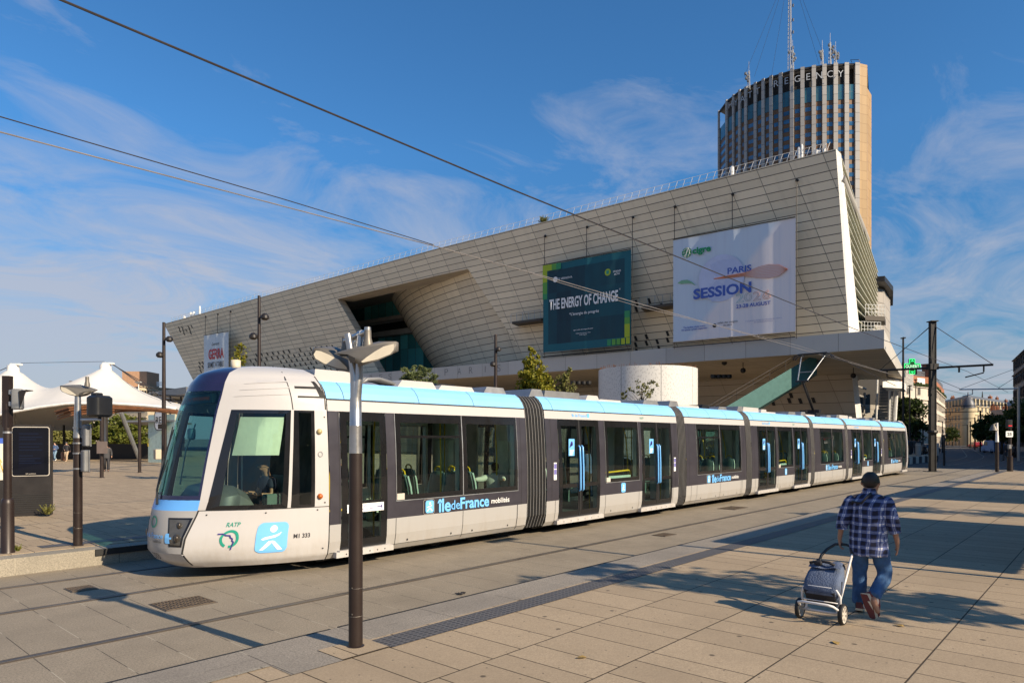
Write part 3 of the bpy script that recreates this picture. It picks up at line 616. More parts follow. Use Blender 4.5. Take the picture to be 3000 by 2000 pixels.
m2 = carriage(12.70, 19.2, 'd', [(13.18, 14.94, 2), (17.06, 18.81, 2)], [(15.2, 16.89)]); car.append(m2)
m3 = carriage(19.72, 24.32, 'w', [], [(20.45, 22.17), (22.18, 23.88)]); car.append(m3)
m4 = carriage(24.84, 31.3, 'd', [(25.44, 27.26, 2), (29.27, 30.99, 2)], [(27.44, 29.11)]); car.append(m4)
m5 = carriage(31.8, 36.42, 'w', [], [(32.59, 34.32), (34.33, 36.05)]); car.append(m5)
m6 = carriage(36.88, 43.32, 'd', [(37.5, 39.31, 2), (41.36, 43.03, 2)], [(39.5, 41.24)]); car.append(m6)
m7 = carriage(43.8, 49.4, 'w', [(48.1, 49.2, 1)], [(44.64, 46.36), (46.37, 48.05)]); car.append(m7)
seats(m1, [8.95, 9.75, 10.75]); seats(m3, [21.0, 21.8, 22.75, 23.5]); seats(m5, [33.1, 33.9, 34.9, 35.6]); seats(m7, [45.2, 46.0, 47.0])
for bd, us in ((m2, (15.6, 16.5)), (m4, (27.8, 28.7)), (m6, (39.9, 40.8))):
    for u in us: add_seat(bd, u, VC+1.2, 1); add_seat(bd, u, VC+0.72, 1)
for bd, us in ((m1, (8.1, 9.85, 11.6)), (m3, (20.5, 22.2, 23.9)), (m5, (32.6, 34.3)), (m7, (44.7, 46.5))):
    for u in us: add_pole(bd, [(u, VC-1.05, 0.4), (u, VC-1.05, 1.9), (u+0.12, VC-0.9, 2.4), (u+0.3, VC-0.7, 2.84)]); add_pole(bd, [(u+0.25, VC+1.0, 0.4), (u+0.25, VC+1.0, 2.84)])
for bd, ds in ((m2, (13.0, 15.1, 17.0, 18.9)), (m4, (25.3, 27.4, 29.2, 31.05)), (m6, (37.4, 39.4, 41.3))):
    for u in ds: add_pole(bd, [(u, VC-1.2, 0.4), (u, VC-1.2, 1.7), (u+0.15, VC-1.05, 2.3), (u+0.15, VC-0.9, 2.84)])
for bd, a, c in ((m2, 15.25, 16.85), (m4, 27.5, 29.0), (m6, 39.6, 41.1)):
    add_pole(bd, [(a, VC-1.42, 1.30), (a, VC-1.38, 1.36), (c-0.1, VC-1.38, 1.40), (c, VC-1.38, 1.36), (c, VC-1.38, 1.2)], 0.026)
    m = MB(); m.box(((a+c)/2, VC-1.40, 1.20), (c-a-0.1, 0.06, 0.14)); m.build('rest_pad', SEATE, bd)
add_pole(m1, [(7.15, VC-0.9, 0.4), (7.2, VC-0.9, 1.6), (7.45, VC-0.9, 2.3), (7.5, VC-0.9, 2.84)], 0.024); add_pole(m1, [(7.75, VC-1.1, 0.4), (7.75, VC-1.1, 1.7), (7.65, VC-1.0, 2.84)], 0.024); add_pole(m1, [(7.1, VC-0.9, 0.95), (7.75, VC-1.1, 0.98)], 0.024)
# writing on the sides
idf_sign(m1, 9.2, 0.955, 2.15); idf_sign(m3, 21.46, 0.955, 2.15); idf_sign(m5, 33.6, 0.955, 2.1); idf_sign(m7, 45.6, 0.955, 2.0)
for bd, u in ((m2, 16.05), (m4, 28.25), (m6, 40.35)):
    y = VC-hw(0.95)-0.008; m = MB(); m.poly(rrect((u, y, 0.955), XD, UP, 0.22, 0.26, 0.05)); m.build('emblem', LOGOB, bd); m = MB(); logo_person(m, (u, y-0.003, 0.955), XD, UP, 0.2); m.build('emblem_figure', LOGOW, bd)
    y = VC-hw(2.88)-0.006; text('île de France', 0.1, LOGOB, (u-1.95, y, 2.885), XD, parent=bd, width=0.62, bold=0.015)
    m = MB(); m.poly(rrect((u-1.55, y, 2.88), XD, UP, 0.11, 0.13, 0.025)); m.build('emblem', LOGOB, bd)
    text('RATP', 0.08, GREENR, (u+1.1, y, 2.885), XD, parent=bd, width=0.2)
WCH = M('sticker_violet', (0.16, 0.15, 0.42), 0.5, 0, 0.03)
for bd, us in ((m2, (13.02, 18.95)), (m6, (37.3, 43.15))):
    for u in us:
        y = VC-hw(1.55)-0.008
        m = MB(); m.poly([(u-0.055, y, 1.30), (u+0.055, y, 1.30), (u+0.055, y, 1.72), (u-0.055, y, 1.72)]); m.build('sticker', LOGOW, bd)
        m = MB()
        for z in (1.49, 1.63): m.poly([(u-0.048, y-0.003, z-0.06), (u+0.048, y-0.003, z-0.06), (u+0.048, y-0.003, z+0.06), (u-0.048, y-0.003, z+0.06)])
        m.build('pictogram', WCH, bd)
y = VC-hw(1.05)-0.02
m = MB(); m.poly([(7.06, y, 0.98), (7.86, y, 0.98), (7.86, y, 1.13), (7.06, y, 1.13)]); m.build('door_sticker', LOGOW, m1)
text("l'entrée s'effectue\npar les portes doubles", 0.05, WCH, (7.06+0.32, y-0.004, 1.055), XD, parent=m1, width=0.5)
m = MB(); m.box((7.76, y-0.004, 1.055), (0.11, 0.003, 0.016)); m.poly([(7.79, y-0.005, 1.10), (7.83, y-0.005, 1.055), (7.79, y-0.005, 1.01), (7.785, y-0.005, 1.025), (7.81, y-0.005, 1.055), (7.785, y-0.005, 1.085)]); m.build('arrow', NAVYL, m1)
for bd, u in ((m1, 8.26), (m2, 15.3), (m4, 27.55), (m6, 39.6)):
    y = VC-hw(1.2)-0.014; m = MB(); m.poly([(u-0.08, y, 1.14), (u+0.1, y, 1.14), (u+0.1, y, 1.26), (u-0.08, y, 1.26)]); m.build('sticker', KERBW, bd)

MAPP = M('map_poster', (0.62, 0.68, 0.58), 0.5, 0, 0.12, 9)
for bd, u, v0, v1 in ((m1, 11.90, 0.72, 1.42), (m1, 11.90, -1.42, -0.8), (m3, 24.24, 0.75, 1.42), (m5, 36.34, 0.75, 1.42)):
    m = MB(); m.poly([(u, VC+v0, 1.5), (u, VC+v1, 1.5), (u, VC+v1, 2.25), (u, VC+v0, 2.25)]); m.build('map_poster', MAPP, bd)
# bellows
for a, c in BLEN:
    m = MB(); n = 7; rows = []
    prof = [(z, hw(z)) for z in (0.22, 0.5, 1.0, 1.6, 2.2, 2.78, 3.0, 3.12, 3.24, 3.30)]
    for i in range(2*n+1):
        x = lerp(a-0.02, c+0.02, i/(2*n)); d = -0.06 if i % 2 == 0 else 0.0
        rows.append([Vector((x, VC-(w+d-0.02), z)) for z, w in prof]+[Vector((x, VC+(w+d-0.02), z)) for z, w in prof[::-1]])
    m.grid(rows, 0)
    bl = m.build('bellows', RUBR, tram, False)
    m = MB(); rows = [[Vector((x, VC-1.15, 0.42)), Vector((x, VC-1.15, 2.6)), Vector((x, VC-0.9, 2.8)), Vector((x, VC+0.9, 2.8)), Vector((x, VC+1.15, 2.6)), Vector((x, VC+1.15, 0.42))] for x in (a-0.1, c+0.1)]; m.grid(rows); m.build('gangway_lining', INTW, bl)
    for i in range(1, 2*n, 2):
        m = MB(); x = lerp(a-0.02, c+0.02, i/(2*n)); m.tube([Vector((x, VC-(w-0.014), z)) for z, w in prof], 0.006, 5); m.build('rib', RIB, bl)

# ---------------- front cab
UC = [(0.2, 4.86), (0.30, 4.74), (0.45, 4.62), (0.7, 4.66), (1.1, 4.85), (1.28, 4.88), (2.0, 5.02), (2.75, 5.20), (3.25, 5.36), (3.42, 5.48), (3.54, 5.72), (3.60, 6.05)]
YC = [(0.2, 0.60), (0.30, 0.64), (0.45, 0.66), (1.1, 0.72), (1.28, 0.75), (2.0, 0.73), (3.0, 0.66), (3.25, 0.62), (3.42, 0.52), (3.54, 0.38), (3.60, 0.2)]
UN = [(0.2, 4.72), (0.30, 4.54), (0.45, 4.44), (0.7, 4.42), (1.1, 4.46), (1.28, 4.53), (2.0, 4.70), (2.75, 4.90), (3.25, 5.10), (3.42, 5.24), (3.54, 5.52), (3.60, 5.95)]
HWC = HWT[:-3]+[(3.12, 1.50), (3.25, 1.40), (3.42, 1.20), (3.54, 0.85), (3.60, 0.4)]
CE = 6.70
def cabside(t, z, off=0.0, sd=-1):
    A = Vector((interp(UC, z), interp(YC, z), z)); B = Vector((CE, interp(HWC, z), z)); d = B-A; n = Vector((-d.y, d.x, 0)).normalized()
    p = A+d*t+n*(0.13*math.sin(math.pi*min(1, t))*(1 if z < 3.3 else 0.6)+off)
    return Vector((p.x, VC+sd*p.y, z))
def cabfront(s, z, off=0.0):
    return Vector((interp(UN, z)+(interp(UC, z)-interp(UN, z))*s*s-off, VC+s*interp(YC, z), z))
def spatch(m, q, nt_=8, nz=8, off=0.0, mi=0, sd=-1, fn=cabside):
    """q: (t,z) of bottom-left, bottom-right, top-right, top-left"""
    rows = []
    for i in range(nz+1):
        a = i/nz; l = (lerp(q[0][0], q[3][0], a), lerp(q[0][1], q[3][1], a)); r = (lerp(q[1][0], q[2][0], a), lerp(q[1][1], q[2][1], a))
        rows.append([fn(lerp(l[0], r[0], j/nt_), lerp(l[1], r[1], j/nt_), off, sd) if fn is cabside else fn(lerp(l[0], r[0], j/nt_), lerp(l[1], r[1], j/nt_), off) for j in range(nt_+1)])
    m.grid(rows if sd < 0 else [r[::-1] for r in rows], mi)
def solve_t(px, z, sd=-1):
    lo, hi = 0.0, 1.0
    for _ in range(40):
        mid = (lo+hi)/2
        if proj(cabside(mid, z))[0] < px: lo = mid
        else: hi = mid
    return (lo+hi)/2
tBL = solve_t(603, 1.16); tTL = solve_t(677, 2.76); tM = 0.5*(solve_t(848, 1.2)+solve_t(848, 2.7)); t2 = 0.5*(solve_t(857, 1.2)+solve_t(857, 2.7)); t3 = 0.5*(solve_t(922, 1.2)+solve_t(922, 2.7))
m = MB(); zt, zb = 2.78, 1.14
for sd in (-1, 1):
    spatch(m, [(0, 0.2), (1, 0.2), (1, 0.34), (0, 0.34)], 10, 4, 0, 0, sd); spatch(m, [(0, 0.34), (1, 0.34), (1, zb), (0, zb)], 10, 8, 0, 0, sd)
    spatch(m, [(0, zb), (tBL, zb), (tTL, zt), (0, zt)], 3, 12, 0, 0, sd)
    spatch(m, [(tM, zb), (t2, zb), (t2, zt), (tM, zt)], 1, 12, 0, 0, sd); spatch(m, [(t3, zb), (1, zb), (1, zt), (t3, zt)], 3, 12, 0, 0, sd)
    spatch(m, [(0, zt), (1, zt), (1, 3.60), (0, 3.60)], 12, 14, 0, 0, sd)
for z0, z1, mi in ((0.2, 0.45, 0), (0.45, 1.13, 1), (1.13, 1.30, 2), (3.22, 3.60, 3)):
    spatch(m, [(-1, z0), (1, z0), (1, z1), (-1, z1)], 14, 8, 0, mi, -1, cabfront)
rows = [[cabfront(s, 3.6) for s in (-1, -0.5, 0, 0.5, 1)], [Vector((CE, VC+0.4*s, 3.6)) for s in (-1, -0.5, 0, 0.5, 1)]]; m.grid(rows, 0)
cab = m.build('driver_cab', [WHITE, TGREY, BANDB, NAVY], tram, 35)
m = MB(); spatch(m, [(-1, 1.30), (1, 1.30), (1, 3.22), (-1, 3.22)], 16, 18, 0.0, 0, -1, cabfront); m.build('windscreen', WSCR, cab, True)
m = MB()
for q in ([(-1, 1.30), (-0.965, 1.30), (-0.965, 3.22), (-1, 3.22)], [(0.965, 1.30), (1, 1.30), (1, 3.22), (0.965, 3.22)], [(-1, 1.30), (1, 1.30), (1, 1.37), (-1, 1.37)], [(-1, 3.10), (1, 3.10), (1, 3.22), (-1, 3.22)]): spatch(m, q, 10, 10, 0.004, 0, -1, cabfront)
m.build('windscreen_border', NAVY, cab, True)
def cab_window(q, fr, name):
    (a, z0), (bb, _), (c, z1), (d, _) = q; f = fr
    for sd in (-1, 1):
        m = MB(); i = [(a+f*1.25, z0+f*0.9), (bb-f*0.55, z0+f*0.9), (c-f*0.55, z1-f*0.8), (d+f*0.8, z1-f*0.8)]
        for e in ((q[0], q[1], i[1], i[0]), (i[3], i[2], q[2], q[3]), (q[0], i[0], i[3], q[3]), (i[1], q[1], q[2], i[2])): spatch(m, list(e), 6, 8, 0.006, 0, sd)
        spatch(m, i, 8, 8, 0.0, 1, sd); m.build(name, [BLACK, TGLASS], cab)
cab_window([(tBL, zb), (tM-0.004, zb), (tM-0.004, zt), (tTL, zt)], 0.075, 'side_window')
cab_window([(t2+0.004, zb), (t3-0.004, zb), (t3-0.004, zt), (t2+0.004, zt)], 0.05, 'quarter_window')
m = MB(); spatch(m, [(lerp(tBL, tTL, 0.5)+0.10, 2.02), (tM-0.09, 2.02), (tM-0.06, 2.66), (tTL+0.09, 2.66)], 4, 4, -0.05); m.build('sun_blind', M('blind_fabric', (0.62, 0.66, 0.55), 0.8), cab)
m = MB(); spatch(m, [(0.0, 1.125), (1, 1.125), (1, 1.137), (0.0, 1.137)], 12, 1, 0.004); spatch(m, [(0.0, 0.24), (0.012, 0.24), (0.012, 1.13), (0.0, 1.13)], 1, 12, 0.004)
tq = t2-0.012; spatch(m, [(tq, zt+0.01), (tq+0.008, zt+0.01), (tq-0.06, 3.55), (tq-0.07, 3.55)], 1, 8, 0.006)
spatch(m, [(0.985, 2.80), (0.997, 2.80), (0.997, 3.4), (0.985, 3.4)], 1, 8, 0.004)
spatch(m, [(tq+0.03, 3.16), (tq+0.30, 3.16), (tq+0.30, 3.20), (tq+0.03, 3.20)], 3, 2, 0.006); spatch(m, [(tq+0.05, 3.00), (tq+0.33, 3.00), (tq+0.33, 3.03), (tq+0.05, 3.03)], 3, 2, 0.006); spatch(m, [(tq+0.27, 3.0), (tq+0.33, 3.0), (tq+0.27, 3.30), (tq+0.23, 3.30)], 2, 6, 0.007)
for t_, z_ in ((0.07, 1.05), (0.5, 1.06), (0.90, 1.07), (0.955, 0.40), (0.97, 2.66), (0.96, 1.19)): spatch(m, [(t_, z_), (t_+0.012, z_), (t_+0.012, z_+0.022), (t_, z_+0.022)], 1, 1, 0.006)
m.build('panel_seams', SEAM, cab)
m = MB(); 
for k in range(3): spatch(m, [(0.12+0.04*k, 3.0+0.11*k), (tq-0.03, 3.05+0.11*k), (tq-0.03, 3.075+0.11*k), (0.12+0.04*k, 3.005+0.11*k)], 8, 1, 0.008)
m.build('roof_crease', WHITE, cab)
for zc_, colr, nm in ((2.42, M('lamp_clear', (0.42, 0.34, 0.16), 0.2), 'marker_lamp'), (1.31, M('lamp_amber', (0.42, 0.10, 0.012), 0.2), 'indicator_lamp')):
    c = cabside(0.925, zc_, 0.01); m = MB(); m.ball(c, 0.05, 10); m.build(nm, colr, cab, True)
# headlights
for s_ in (-1, 1):
    q = [(-0.93, 0.55), (-0.70, 0.55), (-0.60, 0.99), (-0.975, 0.99)]
    q = [(-0.985, 0.99), (-0.55, 0.99)]; m = MB()
    quad = [(-0.80, 0.56), (-0.985, 0.56), (-0.985, 1.02), (-0.60, 1.02)] if s_ < 0 else [(0.985, 0.56), (0.80, 0.56), (0.60, 1.02), (0.985, 1.02)]
    if s_ < 0: quad = [(-0.985, 0.56), (-0.66, 0.56), (-0.52, 1.02), (-0.985, 1.02)][::1]
    else: quad = [(0.66, 0.56), (0.985, 0.56), (0.985, 1.02), (0.52, 1.02)]
    spatch(m, quad, 4, 6, 0.006, 0, -1, cabfront)
    k = 0.04; inn = [(quad[0][0]+k, quad[0][1]+0.03), (quad[1][0]-k, quad[1][1]+0.03), (quad[2][0]-k, quad[2][1]-0.03), (quad[3][0]+k, quad[3][1]-0.03)]
    spatch(m, inn, 4, 6, 0.010, 1, -1, cabfront); hl = m.build('headlight', [BLACK, M('headlight_lens', (0.13, 0.125, 0.115), 0.12, 0.5, 0.2, 8)], cab)
    cc = [cabfront(s_*0.80, 0.90, 0.018), cabfront(s_*0.84, 0.70, 0.018)]
    for c, r in zip(cc, (0.055, 0.07)):
        m = MB(); m.ball(c, (0.02, r, r), 12); m.build('bulb', M('reflector', (0.10, 0.085, 0.07), 0.2, 0.6), hl, True)
# wiper, mirror arm
m = MB(); m.tube([cabfront(-0.10, 1.22, 0.03), cabfront(0.05, 1.45, 0.05), cabfront(0.12, 1.95, 0.05), cabfront(0.0, 2.45, 0.045)], [0.022, 0.016, 0.013, 0.010], 6); m.tube([cabfront(0.03, 1.55, 0.04), cabfront(0.16, 2.5, 0.04)], 0.009, 5); m.tube([cabfront(0.02, 1.42, 0.06), cabfront(-0.12, 1.95, 0.05)], 0.009, 5); m.build('wiper', BLKP, cab)
# inside the cab
m = MB(); m.box((5.95, VC, 0.40), (1.4, 1.5, 0.06)); m.box((6.66, VC, 1.65), (0.05, 2.6, 2.5)); m.build('cab_floor', DARKIN, cab)
m = MB(); rows = []
for x, h, w in ((4.85, 0.9, 0.45), (5.0, 1.22, 0.6), (5.25, 1.46, 0.78), (5.5, 1.50, 0.82), (5.75, 1.36, 0.78), (5.95, 1.10, 0.7)): rows.append([Vector((x, VC-w, 0.42)), Vector((x, VC-w, h-0.14)), Vector((x, VC-w*0.75, h)), Vector((x, VC+w*0.75, h)), Vector((x, VC+w, h-0.14)), Vector((x, VC+w, 0.42))])
m.grid(rows); m.poly(rows[-1]); m.build('console', GREYBOX, cab, 40)
m = MB(); m.rbox((6.42, VC-0.12, 0.85), (0.5, 0.5, 0.12), 0.05); m.rbox((6.60, VC-0.12, 1.25), (0.12, 0.5, 0.75), 0.05, ry=0.12); m.box((6.42, VC-0.12, 0.6), (0.2, 0.2, 0.4)); m.rbox((6.30, VC-0.52, 1.2), (0.42, 0.10, 0.22), 0.03); m.build('driver_seat', SEAT, cab, 40)
m = MB(); m.tube([(5.02, VC+0.35, 1.5), (5.1, VC+0.3, 2.1), (5.2, VC+0.15, 2.55)], 0.012, 6); m.rbox((5.16, VC+0.22, 2.38), (0.10, 0.16, 0.2), 0.04); m.build('cab_mirror', GREYBOX, cab)
m = MB(); m.rbox((5.25, VC, 2.98), (0.12, 1.0, 0.18), 0.02); m.build('destination_box', BLKP, cab)
text('T3b  PORTE DAUPHINE', 0.11, emit('led_amber', (0.9, 0.16, 0.02), 0.10), (5.18, VC, 2.98), (0, -1, 0), parent=cab, width=0.85)
# marks on the cab
def wrap(o, fn):
    o0 = ORG[o.name]; bm = bmesh.new(); bm.from_mesh(o.data); bmesh.ops.triangulate(bm, faces=bm.faces[:])
    if len(bm.faces) < 120: bmesh.ops.subdivide_edges(bm, edges=bm.edges[:], cuts=5, use_grid_fill=True)
    bm.to_mesh(o.data); bm.free()
    for v in o.data.vertices: v.co = fn(v.co)-o0
def on_side(flat_o, u0):    # lay flat artwork (x=t, z) on the cab side
    wrap(flat_o, lambda co: cabside(co.x+ORG[flat_o.name].x-u0, co.z+ORG[flat_o.name].z, 0.008))
tl = lambda px: solve_t(px, 0.7)
L = (cabside(1, 0.7)-cabside(0, 0.7)).length
tc = tl(797); m = MB(); 
cc = Vector((tc, 0, 0.66)); XT = Vector((1/L, 0, 0))
m.poly(rrect(cc, XT, UP, 0.50, 0.50, 0.09)); o = m.build('emblem', LOGOB, cab); on_side(o, 0)
m = MB(); logo_person(m, cc, XT, UP, 0.5); o = m.build('emblem_figure', LOGOW, cab)
wrap(o, lambda co: cabside(co.x+ORG[o.name].x, co.z+ORG[o.name].z, 0.013))
tr_ = tl(672); o = text('RATP', 0.1, GREENR, (tr_, 0, 0.90), (1, 0, 0), parent=cab, bold=0.01)
xs = [v.co.x for v in o.data.vertices]; ww = max(xs)-min(xs)
oo = ORG[o.name]; wrap(o, lambda co: cabside(tr_+(co.x+oo.x-tr_)*0.215/ww/L, co.z+oo.z, 0.008))
m = MB(); N = 28
for k in range(N):
    if k in (19, 20): continue
    a0, a1 = 2*math.pi*k/N, 2*math.pi*(k+1)/N
    m.quad(*[Vector((tr_+0.0+r*math.cos(a)/L, 0, 0.67+r*math.sin(a))) for r, a in ((0.105, a0), (0.145, a0), (0.145, a1), (0.105, a1))])
o1 = m.build('emblem_ring', GREENR, cab); wrap(o1, lambda co: cabside(co.x+ORG[o1.name].x, co.z+ORG[o1.name].z, 0.008))
m = MB(); pr = [(-0.19, 0.085), (-0.12, 0.085), (-0.06, 0.06), (0.0, 0.055), (0.02, 0.02), (0.05, 0.0), (0.045, -0.03), (0.07, -0.05), (0.055, -0.10), (0.04, -0.17)]
for (x0, z0), (x1, z1) in zip(pr, pr[1:]): 
    d = Vector((x1-x0, z1-z0)).normalized()*0.010; m.quad(*[Vector((tr_+x/L, 0, 0.67+z)) for x, z in ((x0-d.x*0.6+d.y, z0-d.y*0.6-d.x), (x1+d.x*0.6+d.y, z1+d.y*0.6-d.x), (x1+d.x*0.6-d.y, z1+d.y*0.6+d.x), (x0-d.x*0.6-d.y, z0-d.y*0.6+d.x))])
o2 = m.build('emblem_profile', NAVYL, cab); wrap(o2, lambda co: cabside(co.x+ORG[o2.name].x, co.z+ORG[o2.name].z, 0.012))
tn = tl(885); o3 = text('M1 333', 0.1, TXTD, (tn, 0, 0.66), (1, 0, 0), parent=cab, bold=0.02); xs = [v.co.x for v in o3.data.vertices]; w3 = max(xs)-min(xs); oo3 = ORG[o3.name]
wrap(o3, lambda co: cabside(tn+(co.x+oo3.x-tn)*0.27/w3/L, co.z+oo3.z, 0.008))
ta = 0.93; m = MB()
for k in range(16):
    a0, a1 = 2*math.pi*k/16, 2*math.pi*(k+1)/16; m.quad(*[Vector((ta+r*math.cos(a)/L, 0, 2.03+r*math.sin(a))) for r, a in ((0.035, a0), (0.05, a0), (0.05, a1), (0.035, a1))])
o4 = m.build('maker_badge', GREYBOX, cab); wrap(o4, lambda co: cabside(co.x+ORG[o4.name].x, co.z+ORG[o4.name].z, 0.008))
# front face marks
def on_front(o): oo = ORG[o.name]; wrap(o, lambda co: cabfront((co.y+oo.y-VC)/interp(YC, co.z+oo.z), co.z+oo.z, 0.008))
o5 = text('île de France', 0.1, LOGOB, (0, VC-0.02, 0.72), (0, -1, 0), parent=cab, width=0.62, bold=0.015); on_front(o5)
o6 = text('mobilités', 0.1, TXTD, (0, VC-0.17, 0.63), (0, -1, 0), parent=cab, width=0.24); on_front(o6)
o7 = text('333', 0.1, TXTD, (0, VC-0.05, 0.38), (0, -1, 0), parent=cab, width=0.2); on_front(o7)
m = MB(); m.poly(rrect((0, VC-0.43, 0.69), (0, -1, 0), UP, 0.12, 0.16, 0.03)); o8 = m.build('emblem', LOGOB, cab); on_front(o8)
m = MB()
for k in range(18):
    a0, a1 = 2*math.pi*k/18, 2*math.pi*(k+1)/18; m.quad(*[Vector((0, VC-0.05+r*math.cos(a), 0.94+r*math.sin(a))) for r, a in ((0.07, a0), (0.10, a0), (0.10, a1), (0.07, a1))])
o9 = m.build('emblem_ring', GREENR, cab); on_front(o9)
# tail end
m = MB(); rows = []
for du, k, in ((0, 1.0), (0.25, 0.985), (0.8, 0.90), (1.5, 0.72), (2.0, 0.5), (2.15, 0.3)):
    rows.append([Vector((49.4+du*(1.0 if z < 1.4 else 1.0-0.28*(z-1.4)), VC-hw(z)*k, z)) for z in KN]+[Vector((49.4+du*(1.0 if z < 1.4 else 1.0-0.28*(z-1.4)), VC+hw(z)*k, z)) for z in KN[::-1]])
m.grid(rows, lambda i, j: 1 if (i >= 1 and 4 <= j % 26 <= 6) else 0); m.poly(rows[-1], 1)
m.build('rear_cab', [WHITE, BLACK], tram, 40)
m = MB(); m.tube([near(49.38, z, 0.012) for z in (0.3, 0.8, 1.6, 2.4, 2.9, 3.05, 3.15)]+[Vector((49.1, VC-1.42, 3.34)), Vector((48.6, VC-1.30, 3.40))], 0.045, 8); m.build('rear_frame', WHITE, tram, True)
# roof equipment
def roofbox(par, u0, u1, v, w, h, mat, name='roof_unit', ch=0.12):
    m = MB(); z0, z1 = 3.32, 3.32+h; a, c = VC+v-w/2, VC+v+w/2
    rows = [[Vector((u0, y, z0)), Vector((u0+ch, y, z1)), Vector((u1-ch, y, z1)), Vector((u1, y, z0))] for y in (a, c)]
    m.grid(rows); m.poly(rows[0]); m.poly(rows[1]); m.build(name, mat, par)
roofbox(m1, 6.72, 7.75, 0, 2.3, 0.22, WHITE, ch=0.03); roofbox(m1, 8.6, 9.65, -0.2, 1.9, 0.15, WHITE); roofbox(m1, 9.85, 11.0, 0, 1.9, 0.13, WHITE); roofbox(m1, 11.2, 12.0, 0, 2.0, 0.17, GALV); roofbox(m1, 10.2, 11.0, 0.2, 1.2, 0.22, BLKP)
m = MB()
for k in range(5): m.tube([Vector((7.78+0.02*k, VC-1.05+0.09*k, 3.33)), Vector((7.95, VC-1.05+0.09*k, 3.44+0.012*k)), Vector((8.25, VC-1.03+0.09*k, 3.47)), Vector((8.55, VC-1.0+0.09*k, 3.42)), Vector((8.85, VC-0.95+0.09*k, 3.33))], 0.036, 8)
m.build('cable_hose', GREYBOX, m1, True)
for bd, a, k in ((m2, 12.75, 0), (m4, 24.9, 1), (m6, 36.9, 2)):
    roofbox(bd, a, a+0.6, 0, 2.1, 0.2, GALV); roofbox(bd, a+0.65, a+2.2, 0, 2.0, 0.2, GREYBOX if k == 0 else WHITE, ch=0.05); roofbox(bd, a+2.5, a+3.2, 0, 1.9, 0.17, WHITE); roofbox(bd, a+3.3, a+4.6, 0.1, 1.8, 0.10, WHITE); roofbox(bd, a+5.4, a+6.4, 0, 2.0, 0.16, GALV)
for bd, a in ((m3, 19.75), (m5, 31.9), (m7, 43.9)):
    roofbox(bd, a, a+0.7, 0, 2.0, 0.2, GALV); roofbox(bd, a+0.8, a+2.6, 0.1, 1.8, 0.12, WHITE); roofbox(bd, a+2.7, a+3.4, 0, 1.6, 0.18, BLKP); roofbox(bd, a+3.6, a+4.4, 0, 2.0, 0.14, GALV)
m = MB(); m.tube([(5.9, VC+0.1, 3.5), (5.9, VC+0.1, 3.72)], 0.085, 12); m.build('aerial', M('aerial_cream', (0.55, 0.5, 0.38), 0.5), cab, True)
# pantograph
pu = 36.35; m = MB(); m.box((pu, VC, 3.55), (1.3, 0.9, 0.08)); m.box((pu+0.3, VC, 3.68), (0.3, 0.7, 0.2)); m.box((pu-0.5, VC+0.2, 3.66), (0.25, 0.3, 0.16))
pg = m.build('pantograph', BLKP, tram)
kn = Vector((pu-1.45, VC-0.05, 5.15))
m = MB(); m.tube([(pu+0.35, VC-0.05, 3.62), kn], [0.07, 0.05], 8); m.tube([(pu+0.1, VC-0.15, 3.62), kn+Vector((0.05, -0.1, -0.05))], 0.018, 6); m.tube([kn+Vector((0, -0.32, 0)), kn+Vector((0, 0.32, 0))], 0.045, 8); m.build('lower_arm', BLKP, pg)
pt_ = pu+0.35; top = [Vector((pt_, VC-0.6, 6.58)), Vector((pt_, VC+0.6, 6.58))]
m = MB(); m.tube([kn+Vector((0, -0.22, 0)), top[0]], 0.03, 8); m.tube([kn+Vector((0, 0.22, 0)), top[1]], 0.03, 8); m.tube([lerp(kn+Vector((0, -0.22, 0)), top[0], 0.35), lerp(kn+Vector((0, 0.22, 0)), top[1], 0.35)], 0.018, 6); m.build('upper_arm', GALV, pg)
m = MB()
for dx in (-0.18, 0.18): m.tube([(pt_+dx, VC-0.98, 6.42), (pt_+dx, VC-0.85, 6.58), (pt_+dx, VC-0.66, 6.68), (pt_+dx, VC+0.66, 6.68), (pt_+dx, VC+0.85, 6.58), (pt_+dx, VC+0.98, 6.42)], 0.028, 6)
for q in top: m.box(q+Vector((0, 0, 0.03)), (0.42, 0.14, 0.1))
m.build('collector', BLKP, pg)

# ================================================================ congress hall
hall = thing('congress_hall', 'huge pale panelled congress hall with an outward leaning facade behind the tram', 'building', CW(33, 64, 0))
def FL(s, du=0.0, z=0.0):                     # along the canopy front, du metres towards the back
    return CW(32.7-0.799*s, 60+0.601*s, z)+Vector((du, 0, 0))
TOPZ = [(0, 28.75), (3.9, 28.7), (53.8, 27.9), (128.3, 25.3), (135, 25.1)]
SB0, SB1, ST1 = 3.88, 122.9, 128.3
LEAN = 4.09
def FP(sg, h):                                # sg 0..1 along the facade, h 0..1 up it
    sb = lerp(SB0, SB1, sg); st = lerp(SB0, ST1, sg)
    b_ = FL(sb, 4.0, 11.9); t_ = FL(st, 4.0-LEAN, interp(TOPZ, st)); return b_.lerp(t_, h)
def FUV(sg, h): return (lerp(lerp(SB0, SB1, sg), lerp(SB0, ST1, sg), h), h*16.3)
def solve_sh(px, py):
    sg, h = 0.4, 0.4
    for _ in range(60):
        x, y, _d = proj(FP(sg, h)); e = 1e-4
        x1, y1, _d = proj(FP(sg+e, h)); x2, y2, _d = proj(FP(sg, h+e))
        a, b_, c, d = (x1-x)/e, (x2-x)/e, (y1-y)/e, (y2-y)/e; det = a*d-b_*c
        sg -= ((x-px)*d-(y-py)*b_)/det; h -= (a*(y-py)-c*(x-px))/det
    return sg, h
